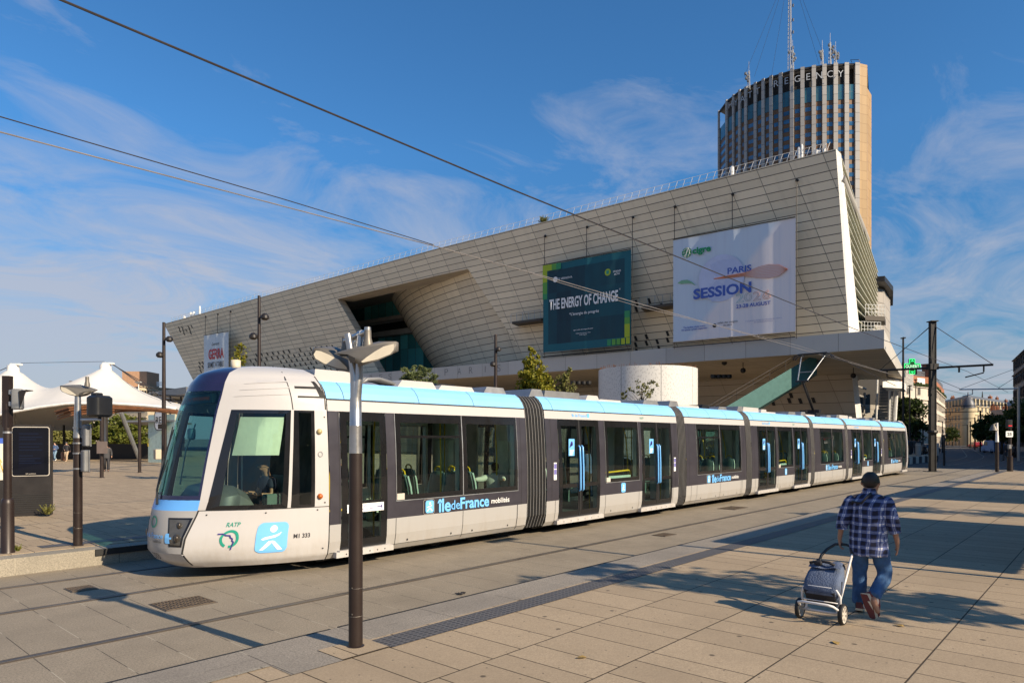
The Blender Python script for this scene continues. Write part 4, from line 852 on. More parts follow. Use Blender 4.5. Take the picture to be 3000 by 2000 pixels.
def fpatch(m, bl, br, tr, tl, n=16, k=8):
    rows = []; uvs = []
    for i in range(k+1):
        a = i/k; l = (lerp(bl[0], tl[0], a), lerp(bl[1], tl[1], a)); r = (lerp(br[0], tr[0], a), lerp(br[1], tr[1], a)); row = []; ur = []
        for j in range(n+1):
            q = (lerp(l[0], r[0], j/n), lerp(l[1], r[1], j/n)); row.append(FP(*q)); ur.append(FUV(*q))
        rows.append(row); uvs.append(ur)
    m.grid(rows, 0, uvs)
oTL = solve_sh(988.5, 876); oTR = solve_sh(1371, 788); oRB = solve_sh(1550, 1069); oLB = solve_sh(1097, 1065)
oRB = (lerp(oTR[0], oRB[0], oTR[1]/(oTR[1]-oRB[1])), 0.0); oLB = (lerp(oTL[0], oLB[0], oTL[1]/(oTL[1]-oLB[1])), 0.0)
m = MB()
fpatch(m, (0, 0), oRB, oTR, (0, oTR[1])); fpatch(m, (0, oTR[1]), oTR, (oTR[0], 1), (0, 1))
fpatch(m, oTR, oTL, (oTL[0], 1), (oTR[0], 1)); fpatch(m, oLB, (1, 0), (1, oTL[1]), oTL); fpatch(m, oTL, (1, oTL[1]), (1, 1), (oTL[0], 1))
fac = m.build('facade', HALL, hall)
# narrow openings scattered over the cladding
m = MB()
def slots(px0, px1, y0, dy, rows, step, w=5.5, h=14, slope=-0.115, skip=0.12):
    rr = random.Random(3)
    for r in range(rows):
        x = px0+rr.random()*12
        while x < px1:
            if rr.random() > skip:
                y = y0+r*dy+slope*(x-px0); q = [solve_sh(x+a, y+c) for a, c in ((-w/2, 0), (w/2, -1), (w/2+5, h), (-w/2+5, h+1))]
                if 0 < q[0][0] < 1: m.poly([FP(*t)+Vector((-0.05, 0, 0)) for t in q])
            x += step*(1+0.1*rr.random())
slots(700, 985, 1042, 14, 4, 15, 3.2, 8); slots(580, 612, 1060, 12, 3, 9, 2.5, 8); slots(520, 560, 958, 9, 3, 9, 2.2, 7); slots(900, 990, 1075, 12, 2, 15, 3.2, 8)
slots(1860, 1975, 880, 20, 2, 36, 7, 14, -0.15); slots(1858, 1975, 985, 19, 3, 30, 7, 13, -0.15)
m.build('slot_openings', DARKIN, hall)
# thickness, soffit and reveals of the opening
inn = Vector((1, 0.05, 0)).normalized()
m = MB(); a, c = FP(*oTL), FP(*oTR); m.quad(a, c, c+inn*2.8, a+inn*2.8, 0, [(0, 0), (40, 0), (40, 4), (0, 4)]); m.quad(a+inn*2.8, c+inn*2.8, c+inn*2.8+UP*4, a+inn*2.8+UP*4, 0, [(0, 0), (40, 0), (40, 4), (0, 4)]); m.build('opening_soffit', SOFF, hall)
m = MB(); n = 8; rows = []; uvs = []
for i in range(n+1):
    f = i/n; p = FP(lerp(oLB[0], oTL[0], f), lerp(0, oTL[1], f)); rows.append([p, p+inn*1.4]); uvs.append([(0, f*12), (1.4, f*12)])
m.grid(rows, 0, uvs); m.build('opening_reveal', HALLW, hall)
# the cone that curves inwards
ax = (FL(100)-FL(0)).normalized(); m = MB(); rows = []; uvs = []
for i in range(17):
    f = i/14; sg = lerp(oRB[0], oTR[0], f); h = lerp(0, oTR[1], f); E_ = FP(sg, h)+inn*1.1+ax*0.15; want = lerp(1292, 1166, f); ph0 = 0.30
    lo, hi = 2.0, 140.0
    def arc(ds, ph): q = ph0+(math.pi/2-ph0)*ph/(math.pi/2); return E_+ax*(ds*(math.sin(q)-math.sin(ph0)))+inn*(ds*0.6*(math.cos(ph0)-math.cos(q)))
    for _ in range(40):
        mid = (lo+hi)/2; x = min(proj(arc(mid, k*0.05))[0] for k in range(32))
        if x > want: lo = mid
        else: hi = mid
    row = []; ur = []; acc = 0; pv = None
    for k in range(25):
        p = arc(lo, k/24*math.pi/2)
        if pv: acc += (p-pv).length
        pv = p; row.append(p); ur.append((lerp(SB0, SB1, sg)+acc, h*16.3))
    row.append(row[-1]+inn*12); ur.append((ur[-1][0]+12, ur[-1][1])); rows.append(row); uvs.append(ur)
m.grid(rows, 0, uvs); m.build('curved_wall', HALLC, hall, True)
m = MB(); rows = []; uvs = []
for i in range(9):
    f = i/8; p = FP(lerp(oRB[0], oTR[0], f), lerp(0, oTR[1], f)); rows.append([p, p+inn*1.3+ax*0.15]); uvs.append([(0, f*12), (1.3, f*12)])
m.grid(rows, 0, uvs); m.build('opening_edge', CONC, hall)
# glazing far inside the opening
g0, g1 = FL(38, 17, 9), FL(105, 17, 9); m = MB(); L_ = (g1-g0).length
m.quad(g0, g1, g1+UP*11.5, g0+UP*11.5, 0, [(0, 0), (L_, 0), (L_, 11.5), (0, 11.5)]); m.build('glass_wall', TEALG, hall)
m = MB(); m.quad(g0+UP*14.5, g1+UP*14.5, g1+UP*19, g0+UP*19, 0, [(0, 0), (L_, 0), (L_, 5), (0, 5)]); m.build('glass_wall', TEALG, hall)
m = MB(); m.slab([g0+UP*11.5, g1+UP*11.5, g1+UP*12.4, g0+UP*12.4], inn, -1.2); m.slab([g0+UP*14.0, g1+UP*14.0, g1+UP*14.6, g0+UP*14.6], inn, -2.2); m.build('gallery_slab', CONC, hall)
m = MB(); m.quad(g0+inn*4+UP*9, g1+inn*4+UP*9, g1+inn*4+UP*19, g0+inn*4+UP*19); m.build('back_wall', DARKIN, hall)
# small balconies by the teal banner
for px in (1568, 1955):
    s_, h_ = solve_sh(px, 948 if px < 1700 else 905); p = FP(s_, h_); m = MB(); m.slab([p+ax*-2.4+UP*0.2, p+ax*2.6+UP*0.2, p+ax*2.0-Vector((2.0, 0, 0))+UP*0.2, p+ax*-2.4-Vector((2.0, 0, 0))+UP*0.2], (0, 0, 1), -0.28); bal = m.build('balcony', HALLW, hall)
    m = MB()
    for k in range(6): q = p+ax*lerp(-2.3, 2.2, k/5)-Vector((1.95, 0, 0)); m.tube([q, q+UP*1.2], 0.03, 5)
    m.tube([p+ax*-2.3-Vector((1.95, 0, 0))+UP*1.2, p+ax*2.2-Vector((1.95, 0, 0))+UP*1.2], 0.035, 5); m.build('balustrade', GALV, bal)
# roof, top edge, far end
m = MB(); n = 20; rows = [[FP(i/n, 1)+Vector((0.02, 0, 0)), (FP(i/n, 1)+Vector((min(45, 10+7*i), 2, -0.5))) if i else P(2556, 797, 72.0)] for i in range(n+1)]; m.grid(rows); m.build('roof', CONC, hall)
m = MB(); p0, p1 = FP(1, 0), FP(1, 1); m.quad(p0, p0+inn*30, p1+inn*30, p1); m.build('end_wall', CONC, hall)
m = MB(); n = 118
for i in range(n+1):
    s_ = lerp(0.008, 0.985, (i/n)**1.25); p = FP(s_, 1)+Vector((0.5, 0, 0)); m.tube([p, p+UP*0.95+ax*-0.35], 0.032, 4)
for hh in (0.5, 0.95): m.tube([FP(lerp(0.008, 0.985, i/30), 1)+Vector((0.5, 0, hh)) for i in range(31)], 0.02, 4)
m.build('roof_railing', PWHITE, hall)
for px, ht, r in ((522, 0.9, 0.25), (541, 1.3, 0.25), (549, 1.3, 0.2), (567, 2.0, 0.15), (2130, 1.3, 0.2), (2328, 1.5, 0.16), (2336, 1.7, 0.12), (2380, 0.8, 0.18), (2388, 0.7, 0.12), (2402, 0.8, 0.12)):
    lo, hi = 0.0, 1.0
    for _ in range(40):
        mid = (lo+hi)/2
        if proj(FP(mid, 1))[0] > px: lo = mid
        else: hi = mid
    p = FP(lo, 1)+Vector((1.2, 0, 0)); m = MB(); m.lathe(p, [(r, 0), (r, ht*0.9), (r*0.6, ht)], 8); m.build('roof_vent', PWHITE, hall)
# right hand end: bright fin, louvred side, tube, stone block
fw_ = 0.9; m = MB(); a, c = FP(0, 0), FP(0, 1); out_ = -ax*0.55
m.poly([a, a+Vector((1.9, -0.5, 0)), c+Vector((0.5, -0.3, -0.4)), c]); m.poly([a+Vector((1.9, -0.5, 0)), a+Vector((3, 1, 0)), c+Vector((2, 1, 0)), c+Vector((0.5, -0.3, -0.4))]); m.build('corner_fin', PWHITE, hall)
sa, sc = FP(0, 0)+Vector((1.9, 0.3, 0)), FP(0, 1)+Vector((0.7, 0.2, -0.6)); sb, sd_ = P(2556, 1003, 72.5), P(2556, 795, 72.0)
m = MB(); m.quad(sa, sb, sd_, sc, 0, [(0, 0), (9, 0), (9, 8), (0, 16)]); m.build('side_glazing', glass_wall('side_glass', (0.06, 0.13, 0.14), 1.6, 1.4, lw=0.05), hall)
m = MB(); n = 15
for i in range(n+1):
    f = i/n; p, q = sa.lerp(sc, f), sb.lerp(sd_, f); d = (q-p).normalized(); w_ = d.cross(UP).normalized()
    m.slab([p+w_*0.05, q+w_*0.05, q+w_*0.55-UP*0.25, p+w_*0.55-UP*0.25], UP, 0.10)
m.build('louvres', M('louvre_pale', (0.46, 0.45, 0.36), 0.45, 0.2), hall)
m = MB(); p, q = P(2463, 522, 63.0), P(2536, 704, 69.5); m.tube([p, q], 0.42, 12); m.build('gutter_tube', CONC, hall, 40); m = MB(); m.quad(sc, p, q, sd_); m.build('side_eave', CONC, hall)
blk = MB(); zb_ = 11.0
pts = [P(2556, 1000, 73.0), P(2590, 1000, 74.5), P(2608, 1000, 80.0), P(2575, 1000, 85.0)]
uvq = [(0, 0), (3, 0), (3, 8), (0, 8)]
for i in range(4):
    a, c = pts[i].copy(), pts[(i+1) % 4].copy(); a.z = c.z = zb_; w_ = (c-a).length
    blk.quad(a, c, c+UP*7.6, a+UP*7.6, 0, [(0, 0), (w_, 0), (w_, 7.6), (0, 7.6)])
blk.build('stone_block', panel_mat('block_panels', (0.36, 0.335, 0.30), 1.2, 1.2, 0, 0.03, 0.2), hall)
m = MB(); z_ = zb_+7.65; m.slab([Vector((p.x, p.y, z_)) for p in (P(2552, 800, 71.5), P(2592, 800, 71.0), P(2617, 800, 76), P(2616, 800, 84), P(2570, 800, 86))], UP, 0.55); m.build('block_roof', DARKST, hall)
for yy, x0, x1 in ((912, 2535, 2592), (962, 2523, 2580)):
    a, c = P(x0, yy+12, 67.5), P(x1, yy+12, 68.0); c.z = a.z; m = MB(); bk = Vector((3.0, 0.6, 0)); m.slab([a, c, c+bk, a+bk], UP, -0.45); bal = m.build('balcony', HALLW, hall)
    m = MB()
    for k in range(7): q = a.lerp(c, k/6); m.tube([q, q+UP*1.1], 0.03, 5)
    for hh in (0.35, 0.7, 1.1): m.tube([a+UP*hh, c+UP*hh], 0.028, 5)
    m.build('balustrade', GALV, bal)
# canopy
m = MB(); s0, s1 = 0.0, 135.0; zt_, zb2 = 11.87, 10.22
def strip(a, c, z0, z1, du, mat, name, u0=0.0):
    m = MB(); n = 10; rows = [[FL(lerp(a, c, i/n), du, z0), FL(lerp(a, c, i/n), du, z1)] for i in range(n+1)]; uvs = [[(lerp(a, c, i/n)+u0, 0.3), (lerp(a, c, i/n)+u0, 0.3+z1-z0)] for i in range(n+1)]
    m.grid(rows, 0, uvs); return m.build(name, mat, hall)
strip(s0, s1, zb2, zt_, 0, FASC, 'canopy_fascia', 0.5)
m = MB(); A_, B_ = FL(0, 0, zt_), FL(0, 0, zb2); C_, D_ = P(2650, 1088, 75.5), P(2647, 1112, 75.0)
E_, F_ = P(2600, 1040, 76.0), FL(6, 6, zt_)
m.quad(A_, C_, D_, B_, 0, [(0, 0.3), (16, 0.3), (16, 2), (0, 2)]); m.build('canopy_side', FASC, hall)
m = MB(); m.poly([A_, FL(s1, 0, zt_), FL(s1, 9, zt_), FL(8, 9, zt_), C_]); m.build('canopy_roof', CONC, hall)
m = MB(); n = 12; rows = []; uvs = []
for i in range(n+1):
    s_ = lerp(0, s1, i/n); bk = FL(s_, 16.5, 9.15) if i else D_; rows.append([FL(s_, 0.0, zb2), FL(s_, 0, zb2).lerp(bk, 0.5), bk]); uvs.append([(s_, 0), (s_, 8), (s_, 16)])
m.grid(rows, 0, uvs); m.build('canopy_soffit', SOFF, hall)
# lower wall under the canopy, leaning
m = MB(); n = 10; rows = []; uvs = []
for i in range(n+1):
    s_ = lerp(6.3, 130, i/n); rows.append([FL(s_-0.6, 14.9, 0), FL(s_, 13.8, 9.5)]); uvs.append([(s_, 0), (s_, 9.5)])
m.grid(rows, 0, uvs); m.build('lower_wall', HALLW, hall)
m = MB(); a, c = FL(5.7, 14.9, 0), FL(6.3, 13.8, 9.5); m.quad(a, a+Vector((0.6, -0.5, 0)), c+Vector((0.6, -0.35, 0)), c); m.quad(a+Vector((0.6, -0.5, 0)), a+Vector((1.2, 0.6, 0)), c+Vector((1.2, 0.6, 0)), c+Vector((0.6, -0.35, 0))); m.build('wall_edge', PWHITE, hall)
m = MB()
for px, py in ((2322, 1150), (2348, 1168), (2318, 1166), (2388, 1167), (2270, 1172)):
    p = P(px, py, 73.5); d = FL(0)-FL(1)
    s_ = 6.3; lo = None
    for k in range(400):
        q = FL(6.3+k*0.2, 14.2, p.z); 
        if proj(q)[0] < px: break
    q = q+Vector((-0.12+ (9.5-q.z)*0.06-0.2, 0, 0)); m.poly([q+ax*0.25+UP*0.3, q-ax*0.1+UP*0.3, q-ax*0.3-UP*0.3, q+ax*0.05-UP*0.3])
m.build('wall_openings', DARKIN, hall)
# recess and stair beyond the wall
m = MB(); a, c = P(2496, 1300, 84), P(2640, 1300, 92); 
for z0, z1, mt in ((0, 6.6, 0), (6.6, 10.4, 1)): m.quad(Vector((a.x, a.y, z0)), Vector((c.x, c.y, z0)), Vector((c.x, c.y, z1)), Vector((a.x, a.y, z1)), mt, [(0, z0), (11, z0), (11, z1), (0, z1)])
m.build('recess_wall', [panel_mat('recess_stone', (0.30, 0.275, 0.235), 2.0, 1.5, 0, 0.03, 0.1), DARKIN], hall)
m = MB()
for k in range(24): z_ = 0.25+k*0.36; p = P(2571-k*0.0, 1200, 80); q = P(2602, 1200, 80.5); m.box(((p.x+q.x)/2+0.16*k*0.5, (p.y+q.y)/2, z_), (0.9, (p-q).length*0.8, 0.30))
m.build('outside_stair', GREYBOX, hall)
for x0, x1, y1 in ((2614, 2628, 1108), (2602, 2607, 1110), (2564, 2570, 1112)):
    m = MB(); t_ = P(x1, y1, 79); b_ = P(x0, 1300, 79); b_.z = 0; t_.z = min(t_.z, 9.4); m.tube([b_, t_], 0.22 if x0 == 2614 else 0.12, 8); m.build('raking_post', PWHITE, hall)
m = MB()
for k in range(4): p, q = P(2502, 1128+26*k, 76), P(2536, 1139+25*k, 82); m.tube([p, q], 0.12, 6)
m.tube([P(2533, 1150, 82), P(2529, 1225, 82)], 0.14, 6); m.build('recess_louvres', CONC, hall)
# wing and mesh balcony at the canopy tip
m = MB(); a, c = P(2586, 1113, 72), P(2648, 1113, 74); c.z = a.z; bk = Vector((6, 1.0, 0)); m.slab([a, c, c+bk, a+bk], UP, -0.75); m.build('low_canopy', PWHITE, hall)
a, c = P(2648, 1085, 78), P(2672, 1105, 84); m = MB(); h1 = 3.4
m.quad(Vector((a.x, a.y, a.z-h1+1.5)), Vector((c.x, c.y, a.z-h1+1.5)), Vector((c.x, c.y, a.z+0.4)), Vector((a.x, a.y, a.z+0.7))); m.build('mesh_screen', GREYBOX, hall)
m = MB()
for k in range(9): f = k/8; q = a.lerp(c, f); m.tube([Vector((q.x-0.06, q.y-0.1, a.z-1.9)), Vector((q.x-0.06, q.y-0.1, a.z+0.65-0.3*f))], 0.045, 4)
for k in range(5): z_ = a.z-1.7+0.55*k; m.tube([Vector((a.x-0.06, a.y-0.1, z_)), Vector((c.x-0.06, c.y-0.1, z_))], 0.04, 4)
m.build('mesh_bars', PWHITE, hall)
# letters on the fascia
LET = M('letter_grey', (0.19, 0.185, 0.18), 0.5)
word = {64.7: 'E', 62.8: 'S', 58.6: 'D', 56.7: 'E', 51.9: 'P', 49.6: 'A', 47.6: 'R', 45.2: 'I', 43.0: 'S'}
for k, ch in enumerate('PALAIS'): word[104-2.0*k] = ch
for k, ch in enumerate('DES'): word[88-2.0*k] = ch
for k, ch in enumerate('CONGR'): word[75.0-2.05*k] = ch
for s_, ch in word.items(): text(ch, 1.15, LET, FL(s_, -0.012, 11.15), FL(0)-FL(1), parent=hall, bold=-0.006, height=0.86, width=0.02 if ch == 'I' else 0.62) if ch != 'I' else text(ch, 1.15, LET, FL(s_, -0.012, 11.15), FL(0)-FL(1), parent=hall)
# hanging lamps and dark rings under the canopy
for px, py in ((2122, 1062), (2177, 1085), (2500, 1100)):
    D_l = 70; p = P(px, py, D_l); m = MB(); m.tube([p, Vector((p.x, p.y, 10.1))], 0.04, 6); m.ball(p, 0.28, 10); m.build('hanging_lamp', DARKST, hall, True)
for px, py in ((2110, 1103), (1700, 1122)):
    for k in range(4): p = P(px-20+15*k, py, 71); m = MB(); m.lathe(p, [(0.22, -0.2), (0.30, -0.1), (0.30, 0.2)], 10); m.build('spotlight', DARKST, hall)
# teal stair up to the canopy
m = MB(); p0, p1 = P(2092, 1212, 61), P(2392, 1035, 66); dv = (p1-p0).normalized(); sidev = Vector((1, 0.3, 0)).normalized()
w_ = 2.6; dn = Vector((0, 0, -1.25))
dn = Vector((0, 0, -1.9)); a, c = p0, p1; m.quad(a, c, c+dn, a+dn); m.quad(a+sidev*w_, c+sidev*w_, c+sidev*w_+dn, a+sidev*w_+dn); m.quad(a+dn, c+dn, c+dn+sidev*w_, a+dn+sidev*w_)
for k in range(26): f = k/25; q = a.lerp(c, f); m.box(q+sidev*w_/2+Vector((0, 0, -0.55)), (w_-0.1, 0.5, 0.12))
q0 = Vector((p0.x, p0.y, 0)); ex = p0-dv*((p0.z)/dv.z); m.quad(ex, a, a+dn, ex+dn); m.quad(ex+sidev*w_, a+sidev*w_, a+dn+sidev*w_, ex+dn+sidev*w_); m.quad(ex+dn, a+dn, a+dn+sidev*w_, ex+dn+sidev*w_)
sta = m.build('teal_stair', STAIRT, hall)
m = MB(); 
for off in (Vector(), sidev*w_): m.tube([ex+off+UP*1.0, c+off+UP*1.0], 0.025, 6)
for k in range(12): q = ex.lerp(c, k/11); m.tube([q, q+UP*1.0], 0.02, 5)
m.build('handrail', KIOSK, sta)

# ================================================================ banners hanging on the facade
def banner(label, s0, s1, z0, z1, mat, group=None, rods=(0.0, 0.5, 1.0)):
    c = FL((s0+s1)/2, -0.25, z0); r = thing('hanging_banner', label, 'banner', c, 'advertising banners on the hall facade')
    xd = (FL(0)-FL(1)).normalized(); m = MB(); rows = []; uv = []; n = 24; nrm = xd.cross(UP)
    for i in range(n+1):
        f = i/n; rip = 0.05*math.sin(f*19)+0.08*math.exp(-((f-0.5)/0.03)**2); p = FL(lerp(s1, s0, f), -0.25, 0)+nrm*rip
        rows.append([Vector((p.x, p.y, z0)), Vector((p.x, p.y, (z0+z1)/2)), Vector((p.x, p.y, z1))]); uv.append([(f, 0), (f, 0.5), (f, 1)])
    m.grid(rows, 0, uv); m.build('cloth', mat, r, True)
    m = MB()
    for f in rods:
        p = FL(lerp(s1, s0, f), 0.02, 0); m.tube([Vector((p.x, p.y, z0-0.7)), Vector((p.x, p.y, z1+3.6))], 0.04, 6); m.ball((p.x+0.1, p.y, z1+3.6), 0.17, 8)
    for z_ in (z0-0.15, z0-0.55, z1+0.05): m.tube([FL(s1, -0.33, z_), FL(s0, -0.33, z_)], 0.05, 6)
    m.build('frame_rods', KIOSK, r); return r, xd
def bpos(s0, s1, z0, z1, x, y, off=0.0): return FL(lerp(s1, s0, x), -0.34-off, lerp(z0, z1, y))
def cloth_teal():
    m, nt, b = base('banner_teal'); uv = node(nt, 'ShaderNodeUVMap').outputs[0]; s = node(nt, 'ShaderNodeSeparateXYZ', {0: uv})
    q = node(nt, 'ShaderNodeCombineXYZ', {0: mth(nt, 'FLOOR', mth(nt, 'MULTIPLY', s.outputs[0], 6.0)), 1: mth(nt, 'FLOOR', mth(nt, 'MULTIPLY', s.outputs[1], 3.0)), 2: 3.0}).outputs[0]
    wn = node(nt, 'ShaderNodeTexWhiteNoise', {'Vector': q}).outputs[0]
    nz = node(nt, 'ShaderNodeTexNoise', {'Vector': node(nt, 'ShaderNodeMapping', {0: uv, 3: (9, 2.5, 1)}).outputs[0], 'Scale': 1.5, 'Detail': 5.0}).outputs[0]
    c = mixc(nt, mth(nt, 'ADD', mth(nt, 'MULTIPLY', wn, 0.6), mth(nt, 'MULTIPLY', nz, 0.4)), (0.004, 0.016, 0.032), (0.004, 0.085, 0.115))
    inx = mth(nt, 'MULTIPLY', mth(nt, 'GREATER_THAN', s.outputs[0], 0.065), mth(nt, 'LESS_THAN', s.outputs[0], 0.93)); iny = mth(nt, 'MULTIPLY', mth(nt, 'GREATER_THAN', s.outputs[1], 0.085), mth(nt, 'LESS_THAN', s.outputs[1], 0.925))
    c = mixc(nt, mth(nt, 'MULTIPLY', inx, iny), (0.006, 0.11, 0.145), c); setc(nt, b, 'Base Color', c); b.inputs['Roughness'].default_value = 0.7; return m
def cloth_white():
    m, nt, b = base('banner_white'); uv = node(nt, 'ShaderNodeUVMap').outputs[0]; s = node(nt, 'ShaderNodeSeparateXYZ', {0: uv})
    d = mth(nt, 'SUBTRACT', mth(nt, 'ADD', s.outputs[0], mth(nt, 'MULTIPLY', s.outputs[1], -0.75)), 0.12)
    nz = node(nt, 'ShaderNodeTexNoise', {'Vector': node(nt, 'ShaderNodeMapping', {0: uv, 3: (14, 0.7, 1)}).outputs[0], 'Scale': 2.0, 'Detail': 3.0}).outputs[0]
    c = mixc(nt, ramp(nt, d, -0.02, 0.05), (0.56, 0.65, 0.76), (0.76, 0.72, 0.74)); c = mixc(nt, mth(nt, 'MULTIPLY', ramp(nt, nz, 0.5, 0.75), 0.35), c, (0.48, 0.53, 0.66))
    setc(nt, b, 'Base Color', c); b.inputs['Roughness'].default_value = 0.7; return m
BB = (24.44, 36.06, 12.55, 22.9); r, xd = banner('teal event banner with white slogan and lime corner blocks hanging on the hall facade', *BB, cloth_teal())
bt = lambda x, y, o=0.0: bpos(*BB, x, y, o)
WT = M('banner_print_white', (0.78, 0.79, 0.80), 0.6, 0, 0.02)
text('THE ENERGY OF CHANGE', 1.2, WT, bt(0.475, 0.535), xd, parent=r, width=9.1, height=1.25, bold=0.03)
text("*L'énergie du progrès", 0.6, WT, bt(0.49, 0.395), xd, parent=r, width=3.9, bold=0.01); text('*', 0.5, WT, bt(0.885, 0.60), xd, parent=r)
text('GE VERNOVA', 0.5, WT, bt(0.265, 0.815), xd, parent=r, width=2.1, bold=0.005); text('STAND\n#C93', 0.45, WT, bt(0.855, 0.78), xd, parent=r, width=0.95, bold=0.015)
text('cigre | palais des congrès de paris', 0.3, WT, bt(0.48, 0.215), xd, parent=r, width=2.6, bold=0.01); text('CIGRE Paris Session 2026\n23-28 August', 0.3, WT, bt(0.48, 0.165), xd, parent=r, width=1.9)
def disc(c, rad, mat, name, par, rx=1.0, n=24):
    m = MB(); m.poly([c+xd*(rad*rx*math.cos(2*math.pi*k/n))+UP*(rad*math.sin(2*math.pi*k/n)) for k in range(n)]); return m.build(name, mat, par)
LIME = M('lime_print', (0.36, 0.46, 0.02), 0.6, 0, 0.03); GRN = [M('green_print_a', (0.03, 0.26, 0.10), 0.6, 0, 0.03), M('green_print_b', (0.10, 0.32, 0.05), 0.6, 0, 0.03), LIME]
disc(bt(0.155, 0.815), 0.33, WT, 'emblem', r); disc(bt(0.755, 0.80), 0.38, LIME, 'emblem', r); 
m = MB(); m.poly([bt(0.755, 0.80, 0.02)+xd*x+UP*y for x, y in ((-0.16, -0.2), (0.16, -0.2), (0.16, 0.2), (-0.16, 0.2))]); m.build('emblem_mark', GREENR, r)
def bq(x0, y0, x1, y1, mat): m = MB(); m.poly([bt(x0, y0, 0.0), bt(x1, y0, 0.0), bt(x1, y1, 0.0), bt(x0, y1, 0.0)]); m.build('colour_block', mat, r)
for k in range(4): bq(0.0+0.055*k, 0.928, 0.055+0.055*k, 0.998, GRN[[2, 2, 1, 0][k]])
for k in range(5): bq(0.0, 0.93-0.065*(k+1), 0.055, 0.93-0.065*k, GRN[[2, 2, 1, 1, 0][k]])
for k in range(5): bq(0.94-0.05*(k+1)+0.06, 0.01, 0.99-0.05*k, 0.075, GRN[[2, 2, 1, 1, 0][k]])
for k in range(4): bq(0.935, 0.08+0.07*k, 0.99, 0.15+0.07*k, GRN[[2, 2, 1, 0][k]])
BW = (7.33, 19.56, 12.4, 23.05); r, xd = banner('large white event banner with blue lettering at the right end of the hall facade', *BW, cloth_white())
bt = lambda x, y, o=0.0: bpos(*BW, x, y, o)
BLU = M('print_blue', (0.05, 0.11, 0.44), 0.6, 0, 0.03); GRE = M('print_green', (0.01, 0.27, 0.10), 0.6, 0, 0.03)
TR1 = M('print_pale_blue', (0.46, 0.52, 0.74), 0.6, 0, 0.05); ORG_ = M('print_orange', (0.62, 0.24, 0.14), 0.6, 0, 0.05); PAL = M('print_grey_violet', (0.30, 0.32, 0.52), 0.6, 0, 0.03)
GLOBE = M('print_globe', (0.52, 0.57, 0.76), 0.6, 0, 0.10, 0.7)
disc(bt(0.42, 0.56), 2.35, GLOBE, 'printed_globe', r)
for k, (cx, cy, a, c) in enumerate(((0.45, 0.66, 1.5, 0.8), (0.38, 0.44, 0.9, 1.0), (0.50, 0.50, 0.7, 0.6))):
    m = MB(); rr = random.Random(k); m.poly([bt(cx, cy, 0.008)+xd*(a*(0.8+0.4*rr.random())*math.cos(t*0.524))+UP*(c*(0.8+0.4*rr.random())*math.sin(t*0.524)) for t in range(12)]); m.build('printed_land', TR1, r)
text('SESSION', 1.3, BLU, bt(0.425, 0.44, 0.02), xd, parent=r, width=5.9, height=1.08, bold=0.035); text('PARIS', 0.8, BLU, bt(0.57, 0.615, 0.02), xd, parent=r, width=2.35, height=0.64, bold=0.025)
text('23-28 AUGUST', 0.5, BLU, bt(0.68, 0.275, 0.02), xd, parent=r, width=3.3, height=0.36, bold=0.02)
for ch, x, cmat in (('2', 0.575, M('print_teal', (0.16, 0.42, 0.48), 0.6)), ('0', 0.64, M('print_mid', (0.36, 0.40, 0.42), 0.6)), ('2', 0.71, M('print_rose', (0.55, 0.33, 0.30), 0.6)), ('6', 0.785, ORG_)): text(ch, 1.2, cmat, bt(x, 0.35, 0.02), xd, parent=r, width=0.74, height=0.88, outline=0.016)
text('cigre', 1.0, GRE, bt(0.255, 0.85, 0.02), xd, parent=r, width=1.95, height=0.85, bold=0.04); disc(bt(0.125, 0.855), 0.52, GRE, 'emblem', r)
m = MB(); c = bt(0.125, 0.855, 0.03)
for a in (-0.5, 0.0, 0.5): 
    pts = [c+xd*(a*math.cos(t)*0.6)+UP*(0.5*math.sin(t)) for t in [(-1.4+0.28*k) for k in range(11)]]; m.tube(pts, 0.018, 4)
for a in (-0.25, 0.05, 0.3): m.tube([c+xd*-0.45+UP*(a-0.08), c+xd*0.45+UP*(a+0.1)], 0.018, 4)
m.tube([c+xd*-0.2-UP*0.48, c+xd*0.2+UP*0.46], 0.03, 4); m.build('emblem_lines', WT, r)
text('The leading global event\nfor power system expertise', 0.3, BLU, bt(0.19, 0.115, 0.02), xd, parent=r, width=2.7, bold=0.02); text('palais des congrès\nde paris', 0.3, TXTD, bt(0.475, 0.125, 0.02), xd, parent=r, width=2.0); disc(bt(0.365, 0.12), 0.2, TXTD, 'emblem', r)
text("L'événement mondial de référence des métiers\ndes systèmes électriques", 0.2, PAL, bt(0.76, 0.12, 0.02), xd, parent=r, width=3.4)
def leafshape(pts_up, pts_dn, mat, name):
    m = MB(); m.grid([[bt(x, y, 0.014) for x, y in pts_up], [bt(x, y, 0.014) for x, y in pts_dn]]); m.build(name, mat, r)
leafshape([(0.045, 0.575), (0.08, 0.592), (0.13, 0.59), (0.17, 0.565), (0.20, 0.53)], [(0.045, 0.570), (0.08, 0.556), (0.12, 0.556), (0.165, 0.55), (0.20, 0.525)], M('print_leaf', (0.20, 0.42, 0.27), 0.6), 'printed_leaf')
PCH = M('print_peach', (0.66, 0.53, 0.53), 0.6, 0, 0.02)
leafshape([(0.36, 0.565), (0.50, 0.575), (0.62, 0.578), (0.72, 0.612), (0.80, 0.622), (0.88, 0.605), (0.945, 0.555)], [(0.36, 0.56), (0.50, 0.548), (0.62, 0.545), (0.70, 0.52), (0.79, 0.495), (0.88, 0.505), (0.945, 0.55)], PCH, 'printed_ribbon')
m = MB()
for k in range(9):
    f = k/8; m.tube([bt(x, lerp(a, c, f), 0.03) for x, a, c in ((0.36, 0.56, 0.565), (0.50, 0.548, 0.575), (0.62, 0.545, 0.578), (0.72, 0.512, 0.612), (0.80, 0.495, 0.622), (0.88, 0.505, 0.605), (0.945, 0.55, 0.555))], 0.012, 4)
